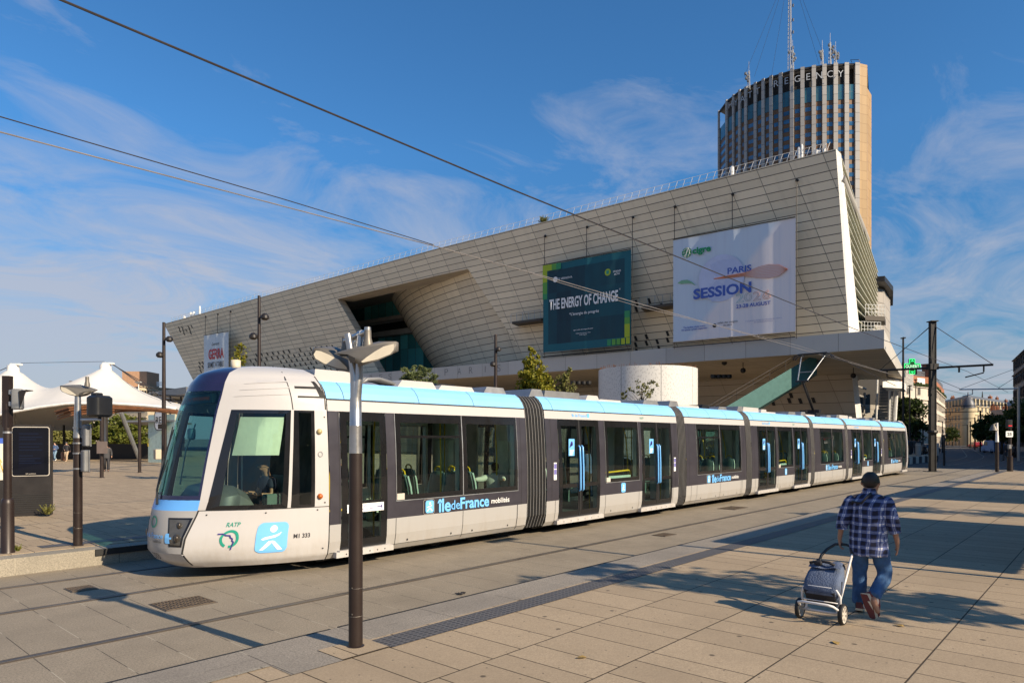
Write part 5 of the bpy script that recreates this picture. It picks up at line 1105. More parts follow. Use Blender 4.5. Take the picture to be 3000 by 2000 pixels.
m.build('ribbon_lines', ORG_, r)
BG = (104.4, 112.8, 12.3, 21.5); r, xd = banner('pale blue show banner with red lettering at the far left of the hall facade', *BG, M('banner_pale', (0.60, 0.66, 0.70), 0.7))
bt = lambda x, y, o=0.0: bpos(*BG, x, y, o)
REDP = M('print_red', (0.50, 0.05, 0.055), 0.6, 0, 0.02)
text('GERRA', 1.6, REDP, bt(0.52, 0.60), xd, parent=r, width=5.2, height=1.9, bold=0.03); text('Laurent', 1.2, TXTD, bt(0.5, 0.80), xd, parent=r, width=2.6, shear=0.4); text('SE MET À TABLE', 1.0, TXTD, bt(0.5, 0.40), xd, parent=r, width=5.4, height=1.2, bold=0.02); text('29, 30 et 31', 0.6, TXTD, bt(0.2, 0.17), xd, parent=r, width=2.4)

# ================================================================ drum on the forecourt
c = P(1897, 1284, 48); dr = thing('round_kiosk', 'white perforated round drum building standing under the hall canopy', 'kiosk', (c.x, c.y, 0)); R_ = 3.42
m = MB(); n = 48; rows = [[Vector((c.x+R_*math.cos(2*math.pi*k/n), c.y+R_*math.sin(2*math.pi*k/n), z)) for k in range(n+1)] for z in (0, 7.1)]; uvs = [[(2*math.pi*R_*k/n, z) for k in range(n+1)] for z in (0, 7.1)]
m.grid(rows, 0, uvs)
def drum_mat():
    m, nt, b = base('drum_perforated'); uv = node(nt, 'ShaderNodeUVMap').outputs[0]
    mp = node(nt, 'ShaderNodeMapping', {0: uv, 3: (9.0, 3.6, 1)}).outputs[0]; v = node(nt, 'ShaderNodeTexVoronoi', {'Vector': mp, 'Scale': 1.0}, voronoi_dimensions='2D').outputs['Distance']
    s = node(nt, 'ShaderNodeSeparateXYZ', {0: uv}); l = linemask(nt, s.outputs[0], 2.69, 0.03)
    k = mth(nt, 'MAXIMUM', mth(nt, 'MULTIPLY', ramp(nt, v, 0.24, 0.14), 0.5), l)
    setc(nt, b, 'Base Color', mixc(nt, k, (0.60, 0.59, 0.56), (0.20, 0.20, 0.20))); b.inputs['Roughness'].default_value = 0.5; return m
m.build('drum_wall', drum_mat(), dr, True); m = MB(); m.lathe((c.x, c.y, 0), [(R_-0.02, 7.0), (R_-0.1, 7.05), (0.1, 7.1)], 48); m.build('drum_roof', CONC, dr)
m = MB(); rr = random.Random(5)
for k in range(160): a = rr.random()*6.283; q = Vector((c.x+(R_-0.15)*math.cos(a), c.y+(R_-0.15)*math.sin(a), 7.05)); m.tube([q, q+Vector((rr.uniform(-0.06, 0.06), rr.uniform(-0.06, 0.06), rr.uniform(0.12, 0.3)))], 0.012, 3)
m.build('bird_spikes', WOOD, dr)

# ================================================================ hotel tower
tw = thing('hotel_tower', 'tall curved hotel tower with white vertical ribs and roof aerials rising behind the hall', 'tower', CW(105, 255, 0)); TZ = 137.0
tp = [(2106, 281), (2129, 272), (2149, 267.8), (2167, 264.0), (2185, 261.8), (2213, 258.6), (2236, 256), (2259, 253.8), (2287, 251.8), (2320, 249.4), (2351, 248), (2384, 246.8), (2415, 246), (2448, 245.3), (2480, 245), (2511, 245)]
TPp = [CW(D*(px-1500)/2000.0, D) for px, D in tp]
def tnorm(i):
    t = (TPp[min(i+1, 15)]-TPp[max(i-1, 0)]).normalized(); n = Vector((t.y, -t.x, 0)); return n if n.dot(TPp[i]) < 0 else -n
for i, p in enumerate(TPp):
    n = tnorm(i); t = Vector((-n.y, n.x, 0)); w = lerp(0.45, 0.78, i/15); m = MB()
    q = [p-t*w+n*0.35, p+t*w+n*0.35, p+t*w-n*0.35, p-t*w-n*0.35]
    if proj(q[0])[0] > proj(q[1])[0]: q = [q[1], q[0], q[3], q[2]]
    for a, c in ((0, 1), (1, 2), (2, 3), (3, 0)): m.quad(q[a], q[c], q[c]+UP*TZ, q[a]+UP*TZ, 0, [(0.2, 0), (1.5, 0), (1.5, TZ), (0.2, TZ)])
    m.poly([x+UP*TZ for x in q]); m.build('pilaster', PILA, tw)
m = MB(); rows = [[p-tnorm(i)*0.35, p-tnorm(i)*0.35+UP*(TZ-7.5)] for i, p in enumerate(TPp)]; m.grid(rows); m.build('spandrel_wall', SPAN, tw)
m = MB(); rows = [[p-tnorm(i)*2.6+UP*(TZ-7.5), p-tnorm(i)*2.6+UP*(TZ-0.8)] for i, p in enumerate(TPp)]; m.grid(rows); rows = [[p-tnorm(i)*0.3+UP*(TZ-7.5), p-tnorm(i)*2.6+UP*(TZ-7.5)] for i, p in enumerate(TPp)]; m.grid(rows); m.build('crown_recess', DARKIN, tw)
m = MB(); m.tube([p-tnorm(i)*0.3+UP*(TZ-0.7) for i, p in enumerate(TPp)], 0.35, 6); m.build('crown_beam', DARKIN, tw)
wm = MB(); wm.quad((-0.5, 0, 0), (0.5, 0, 0), (0.5, 0, 1), (-0.5, 0, 1)); wo = wm.build('window', WINB, None); WMB = wo.data; bpy.data.objects.remove(wo)
wm = MB(); wm.quad((-0.5, 0, 0), (0.5, 0, 0), (0.5, 0, 1), (-0.5, 0, 1)); wo = wm.build('window', WIND, None); WMD = wo.data; bpy.data.objects.remove(wo)
cand = []
FH = 3.06
for i in range(15):
    a, c = TPp[i], TPp[i+1]; n = (tnorm(i)+tnorm(i+1)).normalized(); t = (c-a).normalized(); wd = (c-a).length-1.9; mid = (a+c)/2-tnorm(i)*0.28
    for fl in range(28):
        z = TZ-16.2-FH*fl
        if 2 <= i <= 8 and fl < 0: continue
        x, y, D = proj(Vector((mid.x, mid.y, z)))
        if x < 2440 and y > 560-(x-2100)*0.35: continue
        if y > 700: continue
        cand.append(((wd*abs(t.dot(RT)))/D, mid, z, wd, t, fl, i))
cand.sort(key=lambda q: -q[0]); rest = MB()
for k, (sz, mid, z, wd, t, fl, i) in enumerate(cand):
    me = WMB if fl < 9+(i % 2) or (i < 6 and fl < 12) else WMD
    hs = 1.45
    if k < 98:
        for part in (0,):
            o = bpy.data.objects.new('window', me); COL.objects.link(o); o.parent = tw
            tt = t if t.dot(RT) > 0 else -t
            o.location = Vector((mid.x, mid.y, z))-ORG[tw.name]; o.rotation_euler = (0, 0, math.atan2(tt.y, tt.x)); o.scale = (max(wd, 0.8), 1, hs); ORG[o.name] = Vector((0, 0, 0))
    else:
        a, c = mid-t*wd/2, mid+t*wd/2; rest.quad(Vector((a.x, a.y, z)), Vector((c.x, c.y, z)), Vector((c.x, c.y, z+hs)), Vector((a.x, a.y, z+hs)), 0 if me is WMB else 1)
o = rest.build('window_rows', [WINB, WIND], tw); o['kind'] = 'stuff'
m = MB()
for i in range(15):
    a, c = TPp[i]-tnorm(i)*0.2, TPp[i+1]-tnorm(i+1)*0.2; z0, z1 = TZ-13.0, TZ-7.6
    L_ = (c-a).length; m.quad(Vector((a.x, a.y, z0)), Vector((c.x, c.y, z0)), Vector((c.x, c.y, z1)), Vector((a.x, a.y, z1)), 0, [(0, 0.15), (L_, 0.15), (L_, 5.55), (0, 5.55)])
m.build('top_glazing', CURT, tw)
m = MB(); e0, e1 = TPp[15], CW(246.5*(2541-1500)/2000.0, 246.5); n = Vector((0, 0, 0))
f0, f1 = CW(255*(2533-1500)/2000.0, 253), CW(258*(2553-1500)/2000.0, 258); g1 = CW(285*(2552-1500)/2000.0, 285)
for a, c, z1 in ((e0, e1, TZ), (e1, CW(256*(2541-1500)/2000.0, 256), TZ), (f0, f1, TZ-5.0), (f1, g1, TZ-5.0)):
    L_ = (c-a).length; m.quad(a, c, c+UP*z1, a+UP*z1, 0, [(0, 0), (L_, 0), (L_, z1), (0, z1)])
m.build('end_wall', GOLD, tw)
m = MB(); m.poly([p+UP*(TZ-0.2) for p in TPp]+[e1+UP*(TZ-0.2), g1+UP*(TZ-5), CW(330*(2300-1500)/2000.0, 320)+UP*(TZ-0.2)]); m.build('roof', CONC, tw)
TWL = M('sign_letter', (0.42, 0.44, 0.46), 0.4)
for ch, px, py in (('H', 2139, 305), ('Y', 2156, 299), ('A', 2175, 288), ('T', 2197, 276), ('T', 2220, 265), ('R', 2274, 243), ('E', 2304, 235), ('G', 2336, 229), ('E', 2368, 223), ('N', 2400, 219), ('C', 2432, 215), ('Y', 2463, 214)):
    i = min(range(15), key=lambda k: abs((tp[k][0]+tp[k+1][0])/2-px)); a, c = TPp[i], TPp[i+1]; t = c-a; t = t if t.dot(RT) > 0 else -t
    D = lerp(tp[i][1], tp[i+1][1], 0.5)-1.6; text(ch, 3.2, TWL, P(px, py+2, D), t, parent=tw, height=2.35, bold=-0.004)
def lattice(px, py0, py1, D, w=0.8):
    m = MB(); b0, t0 = P(px, py0, D), P(px, py1, D); hgt = t0.z-b0.z; k = max(4, int(hgt/1.6)); cs = [Vector((w*dx, w*dy, 0)) for dx, dy in ((-.5, -.3), (.5, -.3), (0, .55))]
    for c in cs: m.tube([b0+c, t0+c*0.6], 0.11, 4)
    for j in range(k):
        f0, f1 = j/k, (j+1)/k
        for q in range(3): m.tube([b0.lerp(t0, f0)+cs[q]*(1-0.4*f0), b0.lerp(t0, f1)+cs[(q+1) % 3]*(1-0.4*f1)], 0.06, 3)
    return m, b0, t0
m, b0, t0 = lattice(2314, 205, -120, 258, 1.3)
for f in (0.12, 0.2, 0.34, 0.45, 0.58): q = b0.lerp(t0, f); m.box(q+RT*1.2, (0.5, 0.5, 1.0))
m.build('lattice_mast', GREYBOX, tw)
for px, y0, y1, k in ((2194, 262, 208, 4), (2322, 205, 146, 5), (2409, 192, 146, 4), (2432, 190, 125, 6), (2448, 190, 150, 6)):
    m, b0, t0 = lattice(px, y0, y1, 254, 0.9); rr = random.Random(px)
    for j in range(k): q = b0.lerp(t0, 0.45+0.5*j/k)+RT*rr.uniform(-1.3, 1.3); m.lathe(q, [(0.4, -0.3), (0.5, 0), (0.4, 0.6)], 6)
    m.tube([t0, t0+UP*3.5], 0.07, 4); m.build('aerial_mast', GREYBOX, tw)
m = MB()
for px in (2180, 2210, 2260, 2400, 2425): m.tube([P(2314, -100, 258), P(px, 225 if px < 2300 else 190, 252)], 0.05, 3)
m.build('guy_wires', WIRE, tw)
m = MB(); a = P(2496, 184, 250); m.tube([a, a+UP*1.0+RT*-0.5], 0.1, 4); m.tube([a+UP*1+RT*-0.5, a+UP*1.1+RT*2.5], 0.1, 4); m.tube([a+RT*3, a+UP*1.1+RT*2.5], 0.1, 4); m.build('roof_cradle', DARKST, tw)

# ================================================================ lamps
def hull(pts, name, mat, par, smooth=50):
    bm = bmesh.new(); o0 = ORG[par.name]
    for p in pts: bm.verts.new(Vector(p)-o0)
    r = bmesh.ops.convex_hull(bm, input=bm.verts[:]); bmesh.ops.delete(bm, geom=[g for g in r['geom_interior'] if isinstance(g, bmesh.types.BMVert)], context='VERTS')
    bmesh.ops.recalc_face_normals(bm, faces=bm.faces); me = bpy.data.meshes.new(name); bm.to_mesh(me); bm.free(); me.materials.append(mat); me.shade_smooth()
    if smooth < 170: me.set_sharp_from_angle(angle=math.radians(smooth))
    o = bpy.data.objects.new(name, me); COL.objects.link(o); o.parent = par; ORG[o.name] = o0; return o
LENS_R = [(0.430, 0.275), (0.428, 0.205), (0.390, 0.155), (0.255, 0.095), (0.100, 0.058), (0.082, 0.068), (0.14, 0.12), (0.225, 0.185), (0.32, 0.245)]
TOP_R = [(-0.185, 0.178), (-0.10, 0.205), (0.08, 0.25), (0.25, 0.285), (0.432, 0.282), (0.08, 0.060), (0.432, 0.20)]
LENS_L = [(-0.425, 0.255), (-0.452, 0.205), (-0.43, 0.155), (-0.335, 0.095), (-0.19, 0.04), (-0.08, 0.022), (-0.085, 0.05), (-0.17, 0.14), (-0.285, 0.205), (-0.37, 0.245)]
TOP_L = [(-0.47, 0.275), (-0.35, 0.28), (-0.19, 0.235), (-0.10, 0.175), (-0.075, 0.02), (-0.465, 0.20)]
def lamp_head(par, b_, lens, top, sgn, neck, k=1.0, mir=1):
    f = lambda x, z, d: Vector(b_)+RT*(x*k*mir)+UP*(z*k)+FW*d*k
    pts = [f(x, z, -0.06) for x, z in lens]+[f(x, z, 0.06) for x, z in top]+[f(x*0.85, z+0.03, 0.22) for x, z in top]
    h = hull(pts, 'lamp_head', DALU, par, 75)
    cx = sum(x for x, z in lens)/len(lens); cz = sum(z for x, z in lens)/len(lens)
    m = MB(); m.poly([f(cx+(x-cx)*0.88, cz+(z-cz)*0.80, -0.064) for x, z in lens]); m.build('diffuser', LENS, h)
    if sgn > 0:
        m = MB(); m.poly([f(-0.15, 0.172, 0.02), f(-0.03, 0.160, -0.01), f(0.05, 0.085, -0.055), f(0.015, 0.068, 0.0), f(-0.04, 0.125, 0.05)]); m.poly([f(-0.03, 0.158, -0.035), f(0.05, 0.12, -0.064), f(0.045, 0.075, -0.066), f(0.0, 0.075, -0.05)]); m.build('hollow_shade_patch', DARKIN, h)  # dark patches painted on the solid shell for the shade of the hollow tail
    x, z0, z1 = neck
    m = MB(); m.lathe(f(x, z0, 0.08), [(0.052*k, 0), (0.05*k, (z1-z0)*0.25*k), (0.036*k, (z1-z0)*0.55*k), (0.034*k, (z1-z0)*k)], 14); m.build('neck', DALU, h, 40)
def street_lamp(label, base_, hgt, heads, brown_h, r0=0.067, group='tram stop lamps'):
    l = thing('platform_lamp', label, 'lamp', base_, group); b_ = Vector(base_)
    m = MB(); m.lathe(b_, [(r0*1.25, 0), (r0*1.25, 0.012), (r0, 0.02), (r0, brown_h*0.55), (r0*0.94, brown_h)], 20); m.build('post', BROWN, l, 40)
    m = MB(); m.lathe(b_, [(r0+0.002, brown_h*0.16), (r0+0.003, brown_h*0.162), (r0+0.002, brown_h*0.164)], 20); m.lathe(b_, [(r0+0.001, brown_h*0.305), (r0+0.002, brown_h*0.306), (r0+0.001, brown_h*0.307)], 20)
    for z in (0.165, 0.30): m.ball(b_+UP*(brown_h*z+0.02)-FW*(r0*0.97)-RT*0.02, 0.009, 6)
    m.build('access_joint', STEEL, l)
    return l, b_
b0_ = gp(1042, 1893, PZ); l, b_ = street_lamp('brown and silver two headed platform lamp standing in the foreground before the tram', b0_, 3.1, 2, 1.865)
m = MB(); m.lathe(b_, [(0.063, 1.868), (0.060, 2.02), (0.060, 2.13), (0.0605, 2.135), (0.058, 2.14), (0.056, 2.40)], 18); m.tube([b_+UP*2.35, b_+UP*2.62-RT*0.012, b_+UP*3.02-RT*0.075], [0.052, 0.040, 0.033], 14); m.tube([b_+UP*2.35, b_+UP*2.62+RT*0.028, b_+UP*3.02+RT*0.048], [0.052, 0.042, 0.034], 14); m.build('alloy_mast', ALU, l, 50)
hb_ = b_+UP*2.64
m = MB(); m.tube([b_+UP*2.985-RT*0.15+FW*0.22, b_+UP*3.025+RT*0.13-FW*0.09], 0.031, 14)
for x in (-0.075, 0.05): m.tube([b_+UP*(2.995+0.15*(x+0.075))+RT*(x-0.018)+FW*(0.075-1.1*x), b_+UP*(3.0+0.15*(x+0.075))+RT*(x+0.018)+FW*(0.045-1.1*x)], 0.039, 14)
m.build('cross_tube', ALU, l, 40)
m = MB(); m.tube([b_+UP*2.86-RT*0.155+FW*0.23, b_+UP*3.01-RT*0.155+FW*0.23], 0.028, 14); m.tube([b_+UP*2.90+RT*0.135-FW*0.09, b_+UP*3.07+RT*0.135-FW*0.09], 0.031, 14); m.build('drop_tube', ALU, l, 40)
lamp_head(l, hb_-FW*0.17, LENS_R, TOP_R, 1, (0.135, 0.235, 0.40)); lamp_head(l, hb_+FW*0.15, LENS_L, TOP_L, -1, (-0.155, 0.19, 0.38))

# left platform lamp with boxes
b0_ = gp(228, 1597, PZ); l, b_ = street_lamp('brown and silver lamp with two sign boxes standing on the far left platform', b0_, 3.2, 1, 2.02, 0.078)
m = MB(); m.lathe(b_, [(0.076, 2.022), (0.062, 2.4), (0.05, 2.84)], 16); m.build('alloy_mast', ALU, l, 50)
lamp_head(l, b_+UP*2.74+RT*0.11, LENS_R, TOP_R, 1, (-0.02, 0.26, 0.46), 0.95, -1)
m = MB(); m.tube([b_+UP*2.365, b_+UP*2.365+RT*0.43], 0.022, 8); m.build('bracket_arm', PWHITE, l)
for px0, px1, y0, y1 in ((243, 262, 1243, 1307), (241, 256, 1318, 1382)):
    p, q = P(px0, y1, 12.75), P(px1, y0, 12.75); m = MB(); c = (p+q)/2; m.rbox(c, (0.10, 0.15, q.z-p.z), 0.03, rz=TH-0.6); m.build('sign_box', GREYBOX, l, 40)
    m = MB(); m.rbox(c+RT*0.055, (0.02, 0.16, (q.z-p.z)*1.02), 0.009, rz=TH-0.6); m.build('box_rim', ALU, l, 40)
    m = MB()
    for z in (p.z+0.06, q.z-0.06): m.lathe((b_.x, b_.y, z-0.015), [(0.084, 0), (0.084, 0.03)], 14); m.tube([Vector((b_.x, b_.y, z)), Vector((c.x, c.y, z))], 0.014, 6)
    m.build('clamp', ALU, l)
c = P(292, 1190, 12.6); sb_ = thing('speaker_housing', 'rounded black housing on the white arm of the left platform lamp', 'camera housing', c)
m = MB(); m.rbox(c, (0.36, 0.30, 0.40), 0.07, rz=TH-0.35); m.build('housing', BLKP, sb_, 40); m = MB(); m.rbox(c+UP*0.22-RT*0.05, (0.16, 0.14, 0.06), 0.03, rz=TH-0.35); m.tube([c-UP*0.2, c-UP*0.235], 0.03, 8); m.build('cap', BLKP, sb_, 40)

# signal post, far left
b_ = gp(22, 1618, PZ); sg = thing('signal_post', 'dark brown signal post with a grey lamp seen from behind at the left edge', 'signal', b_)
m = MB(); m.lathe(b_, [(0.115, 0), (0.105, 0.02), (0.100, 0.86), (0.092, 0.93), (0.066, 0.96), (0.064, 2.62)], 20); m.build('post', BROWN, sg, 40)
m = MB(); m.box(b_+UP*2.66, (0.11, 0.12, 0.9), rz=TH); m.build('post_head', BROWN, sg)
p = P(52, 1169, 12.0); m = MB(); m.rbox(p, (0.16, 0.16, 0.36), 0.03, rz=TH+0.3); m.build('signal_lamp', GREYBOX, sg, 40)
m = MB(); a = p+RT*0.08+UP*0.13; m.slab([a-FW*0.09, a+FW*0.09, a+FW*0.09+RT*0.13+UP*0.02, a-FW*0.09+RT*0.13+UP*0.02], UP, 0.012); m.slab([a-FW*0.09, a-FW*0.09+RT*0.13+UP*0.02, a-FW*0.09-UP*0.28+RT*0.02], FW, 0.012); m.build('visor', KIOSK, sg)
m = MB()
for y in (1149, 1183): q = P(36, y, 12.0); m.rbox(q, (0.09, 0.09, 0.09), 0.02, rz=TH); m.tube([q, q+RT*0.1], 0.022, 8)
m.lathe((b_.x, b_.y, b_.z+2.10), [(0.07, 0), (0.07, 0.035)], 14); m.build('clamp', GALV, sg)

# information kiosk
k0, k1 = CW(-12.83, 17.57), CW(-12.10, 17.92); kd = (k1-k0).normalized(); kn_ = Vector((kd.y, -kd.x, 0)); kz = PZ
if kn_.dot(k0) > 0: kn_ = -kn_
ks = thing('information_kiosk', 'anthracite information kiosk with a dark screen and a map panel on the left platform', 'kiosk', (k0.x, k0.y, kz)); kl = k0-kd*2.2
m = MB(); m.slab([kl+UP*kz, k1+UP*kz, k1+UP*(kz+2.36), kl+UP*(kz+2.36)], -kn_, 0.30); m.build('casing', KIOSK, ks)
m = MB(); 
for i in range(9): z = kz+0.10+0.055*i; a = k0-kd*0.1+kn_*0.006; c2 = k1-kd*0.02+kn_*0.006; m.slab([a+UP*z, c2+UP*z, c2+UP*(z+0.02), a+UP*(z+0.02)], kn_, 0.006)
m.build('vent_slats', SEAM, ks)
def kr(x0, x1, z0, z1, o): return [k0+kd*x0+kn_*o+UP*(kz+z0), k0+kd*x1+kn_*o+UP*(kz+z0), k0+kd*x1+kn_*o+UP*(kz+z1), k0+kd*x0+kn_*o+UP*(kz+z1)]
cen = k0+kd*0.37; rr_ = rrect(Vector((cen.x, cen.y, kz+1.675))+kn_*0.006, kd, UP, 0.82, 1.28, 0.06); m = MB(); m.poly(rr_); m.build('screen_rim', KERBW, ks)
m = MB(); m.poly(rrect(Vector((cen.x, cen.y, kz+1.675))+kn_*0.010, kd, UP, 0.785, 1.245, 0.05)); scn = m.build('screen', M('screen_glass', (0.004, 0.005, 0.009), 0.5, spec=0.1), ks)
scr = emit('screen_blue', (0.010, 0.020, 0.075), 0.10); scl = emit('screen_row', (0.02, 0.045, 0.13), 0.16)
m = MB(); m.poly(kr(0.10, 0.66, 1.20, 2.18, 0.012)); m.build('display', scr, scn)
m = MB()
for i, (w, z) in enumerate(((0.42, 2.12), (0.5, 2.03), (0.36, 1.97), (0.5, 1.86), (0.44, 1.78), (0.5, 1.70), (0.3, 1.55), (0.46, 1.48), (0.34, 1.42), (0.48, 1.36))): m.poly(kr(0.12, 0.12+w, z, z+0.028, 0.014))
m.build('display_rows', scl, scn)
text('îdf mobilités', 0.05, KERBW, k0+kd*0.37+kn_*0.014+UP*(kz+1.10), kd, parent=scn, width=0.22)
m = MB(); m.poly(kr(-2.1, -0.10, 0.95, 1.88, 0.008)); mp_ = m.build('map_panel', M('map_paper', (0.62, 0.60, 0.50), 0.6), ks); m = MB(); m.poly(kr(-2.1, -0.10, 1.88, 2.02, 0.008)); m.build('map_header', M('map_blue', (0.04, 0.10, 0.42), 0.5), ks)
m = MB()
for x, z, w in ((-0.55, 1.5, 0.3), (-0.4, 1.2, 0.2)): m.tube([k0+kd*x+kn_*0.012+UP*(kz+z), k0+kd*(x+w*0.6)+kn_*0.012+UP*(kz+z+0.2), k0+kd*(x+w)+kn_*0.012+UP*(kz+z-0.1)], 0.012, 4)
m.build('map_lines', YEL, ks)
# weeds at the foot
def weed(label, c, n, h, mat):
    m = MB(); rr = random.Random(n)
    for k in range(n):
        a = rr.random()*6.28; t = Vector((math.cos(a), math.sin(a), 0)); p = Vector(c)+t*rr.random()*h*0.3; q = p+t*h*rr.uniform(0.1, 0.6)+UP*h*rr.uniform(0.4, 1); s_ = Vector((-t.y, t.x, 0))*h*0.05
        m.poly([p-s_, p+s_, q+s_*0.6, q+t*h*0.08, q-s_*0.6]); 
        for j in range(3): r = p.lerp(q, rr.random()); m.poly([r, r+s_*2+UP*0.01, r+t*h*0.16+UP*0.02, r-s_*2])
    return meta(m.build('weed', mat, origin=c, fix=False), label, 'plant', 'weeds in the paving')
weed('brown weed growing at the foot of the information kiosk', P(140, 1505, 17.6), 40, 0.26, LF_OLV); weed('green weed growing at the foot of the signal post', gp(52, 1613, PZ), 34, 0.10, LF_MID)

# ================================================================ tent and pergola over the station
tent = thing('tent_canopy', 'big white tensile tent with two peaks over the station entrance at left', 'canopy', CW(-42, 66))
pk = [(-48.6, 66.5, 8.9), (-39.6, 66.5, 9.0)]
def th_(x, y, base_):
    h = 0
    for cx, cy, pz in pk+[(-58.5, 67, 9.1)]:
        r = math.hypot((x-cx)*0.92, (y-cy)*0.8); h = h+((pz-base_)*math.exp(-max(0, r-0.5)/2.9))**3
    return h**(1/3.0)
def fe(x):                      # front edge height: shallow arches between the corners
    px = 1500+2000*x/60; return interp([(-2000, 3.4), (-200, 3.4), (0, 4.36), (45, 4.66), (120, 5.05), (200, 5.36), (324, 5.36), (420, 5.2), (510, 4.95), (600, 4.4)], px)
m = MB(); rows = []; NX, NY = 60, 26
for j in range(NY+1):
    f = j/NY; y = lerp(60, 74, f); row = []
    for i in range(NX+1):
        x = lerp(-62, -29.5, i/NX); e = fe(x*60/y if j == 0 else x*0.98); ed = min(f, 1-f)*2; lo = interp([(-60, 3.0), (-47, 3.2), (-43.5, 5.4), (-29, 5.0)], x); back = lerp(e, lo, max(0, f-0.35)/0.65)
        back += 1.5*math.exp(-((y-66.5)/4.0)**2)*interp([(-60, 1), (-41, 1), (-38.5, 0.0)], x)*min(1, ed*1.7)
        z = back+(th_(x, y, back)*min(1, ed*1.7)*(1.0 if x < -31 else max(0, (-29.5-x)/1.5))); row.append(CW(x, y, z))
    rows.append(row)
m.grid(rows); m.build('membrane', MEMB, tent, True)
m = MB(); m.tube([p+UP*0.02 for p in rows[0]], 0.13, 8); m.build('edge_tube', PWHITE, tent, True)
for cx, cy, pz in pk:
    c = CW(cx, cy, pz-0.25); m = MB(); m.lathe(c, [(0.62, -0.25), (0.56, 0.1), (0.50, 0.75)], 10); m.box(c+UP*0.85+RT*0.3, (0.9, 0.5, 0.16), rz=TH-1.57); m.build('peak_cap', PWHITE, tent, 40)
    m = MB(); m.tube([CW(cx, cy, PZ), c], 0.22, 8); m.build('mast', GALV, tent)
m = MB()
for dx, ex, ez in ((0.4, 7.0, 5.6), (0.4, 6.0, 6.0), (0.3, 8.5, 5.2)): m.tube([CW(-39.6+dx, 67, 9.6), CW(-39.6+ex, 65.5, ez)], 0.035, 4)
m.tube([CW(-48.2, 67, 9.7), CW(-40, 67, 9.85)], 0.02, 4); m.tube([CW(-49, 67, 9.5), CW(-54, 65, 6.5)], 0.035, 4); m.build('stay_cables', WIRE, tent)
for x, y in ((-56, 62), (-46.6, 71)): m = MB(); m.tube([CW(x, y, PZ), CW(x, y, 3.7)], 0.12, 8); m.build('prop', DARKST, tent)
p0, p1 = P(354, 1206, 55), P(408, 1344, 58); m = MB(); m.tube([p0, p1], 0.17, 8); m.build('raking_strut', GREYBOX, tent)
per = thing('pergola', 'curved brown slatted timber pergola on dark posts in front of the tent', 'pergola', CW(-22, 40))
cur = [(164, 37.0, 3.62), (205, 36.0, 3.80), (262, 36.5, 3.92), (330, 38.0, 3.99), (400, 40.0, 4.02), (460, 42.5, 4.0), (520, 45.0, 3.95), (590, 48, 3.9)]
pp = []
for i in range(len(cur)-1):
    for k in range(8): f = k/8; a, c = cur[i], cur[i+1]; D = lerp(a[1], c[1], f); X = D*(lerp(a[0], c[0], f)-1500)/2000; pp.append(CW(X, D, lerp(a[2], c[2], f)))
m = MB()
for i in range(len(pp)-1):
    for off, dz in ((0.0, 0.0), (0.7, 0.05), (1.4, 0.08), (2.1, 0.08), (2.8, 0.05), (3.5, 0.0)): m.tube([pp[i]+FW*off+UP*dz, pp[i+1]+FW*off+UP*dz], 0.055, 4)
    for dz in (-0.12, -0.26) if i < 24 else (): m.tube([pp[i]+UP*dz+FW*0.15, pp[i+1]+UP*dz+FW*0.15], 0.05, 4)
    for k in range(3): q = pp[i].lerp(pp[i+1], k/3); m.box(q+FW*1.75+UP*0.12, (3.7, 0.045, 0.09), rz=TH)
m.build('slats', WOOD, per)
for px, D in ((298, 35.0), (409, 40.3), (484, 41.5)):
    q = gp(px, 1284+2010*2/D, PZ); m = MB(); m.lathe(q, [(0.16, 0), (0.15, 0.02), (0.09, 0.03), (0.085, 3.55)], 14); m.build('post', BROWN, per, 40)
q = P(299, 1310, 34.8); m = MB(); m.box(q, (0.05, 0.52, 0.62), rz=TH); pl_ = m.build('notice_plate', M('plate_bronze', (0.16, 0.125, 0.11), 0.5), per)
q = P(475, 1249, 41.2); m = MB(); m.box(q, (0.12, 0.45, 0.30), rz=TH); m.build('camera_box', KIOSK, per)
# glass pavilion with sign
pv0, pv1 = P(434, 1345, 58), P(512, 1345, 56); zt_ = 4.3
gl = thing('station_pavilion', 'pale green glass station pavilion with a round cornered sign behind the tram nose', 'pavilion', (pv0.x, pv0.y, PZ)); a, c = Vector((pv0.x, pv0.y, PZ)), Vector((pv1.x, pv1.y, PZ))
m = MB(); m.slab([a, c, c+UP*(zt_-PZ), a+UP*(zt_-PZ)], FW, 0.12); m.build('glass_panel', M('frosted_glass', (0.48, 0.62, 0.56), 0.3), gl)
m = MB(); m.slab([a-RT*2.2+FW*3+UP*3.2, c+FW*3+UP*3.2, c+UP*3.4, a-RT*2.2+UP*3.4], UP, 0.15); m.build('roof', GALV, gl)
xs_ = (c-a).normalized(); cen = P(474, 1230, 56.6); cen = cen-FW*0.0; m = MB(); o_ = rrect(cen, xs_, UP, 1.75, 1.75, 0.5); i_ = rrect(cen, xs_, UP, 1.60, 1.60, 0.44)
off = -FW*0.25; m.poly([q+off*0.8 for q in o_]); m.build('sign_board', LOGOW, gl); m = MB()
for k in range(len(o_)): j = (k+1) % len(o_); m.quad(o_[k]+off, o_[j]+off, i_[j]+off, i_[k]+off)
m.build('sign_border', TXTD, gl); text('RER', 0.9, TXTD, cen+off, xs_, parent=gl, width=1.3, bold=0.01)
m = MB()
for k in range(6): q = P(434+0.5*k, 1305-4*k, 57.7); m.box(q, (0.03, 0.12, 0.06), rz=TH, rx=0.7)
m.build('hazard_marks', YEL, gl); q = P(462, 1330, 55.5); m = MB(); m.rbox(q, (0.5, 0.5, 0.8), 0.05); m.build('waste_bin', CREAM, gl)
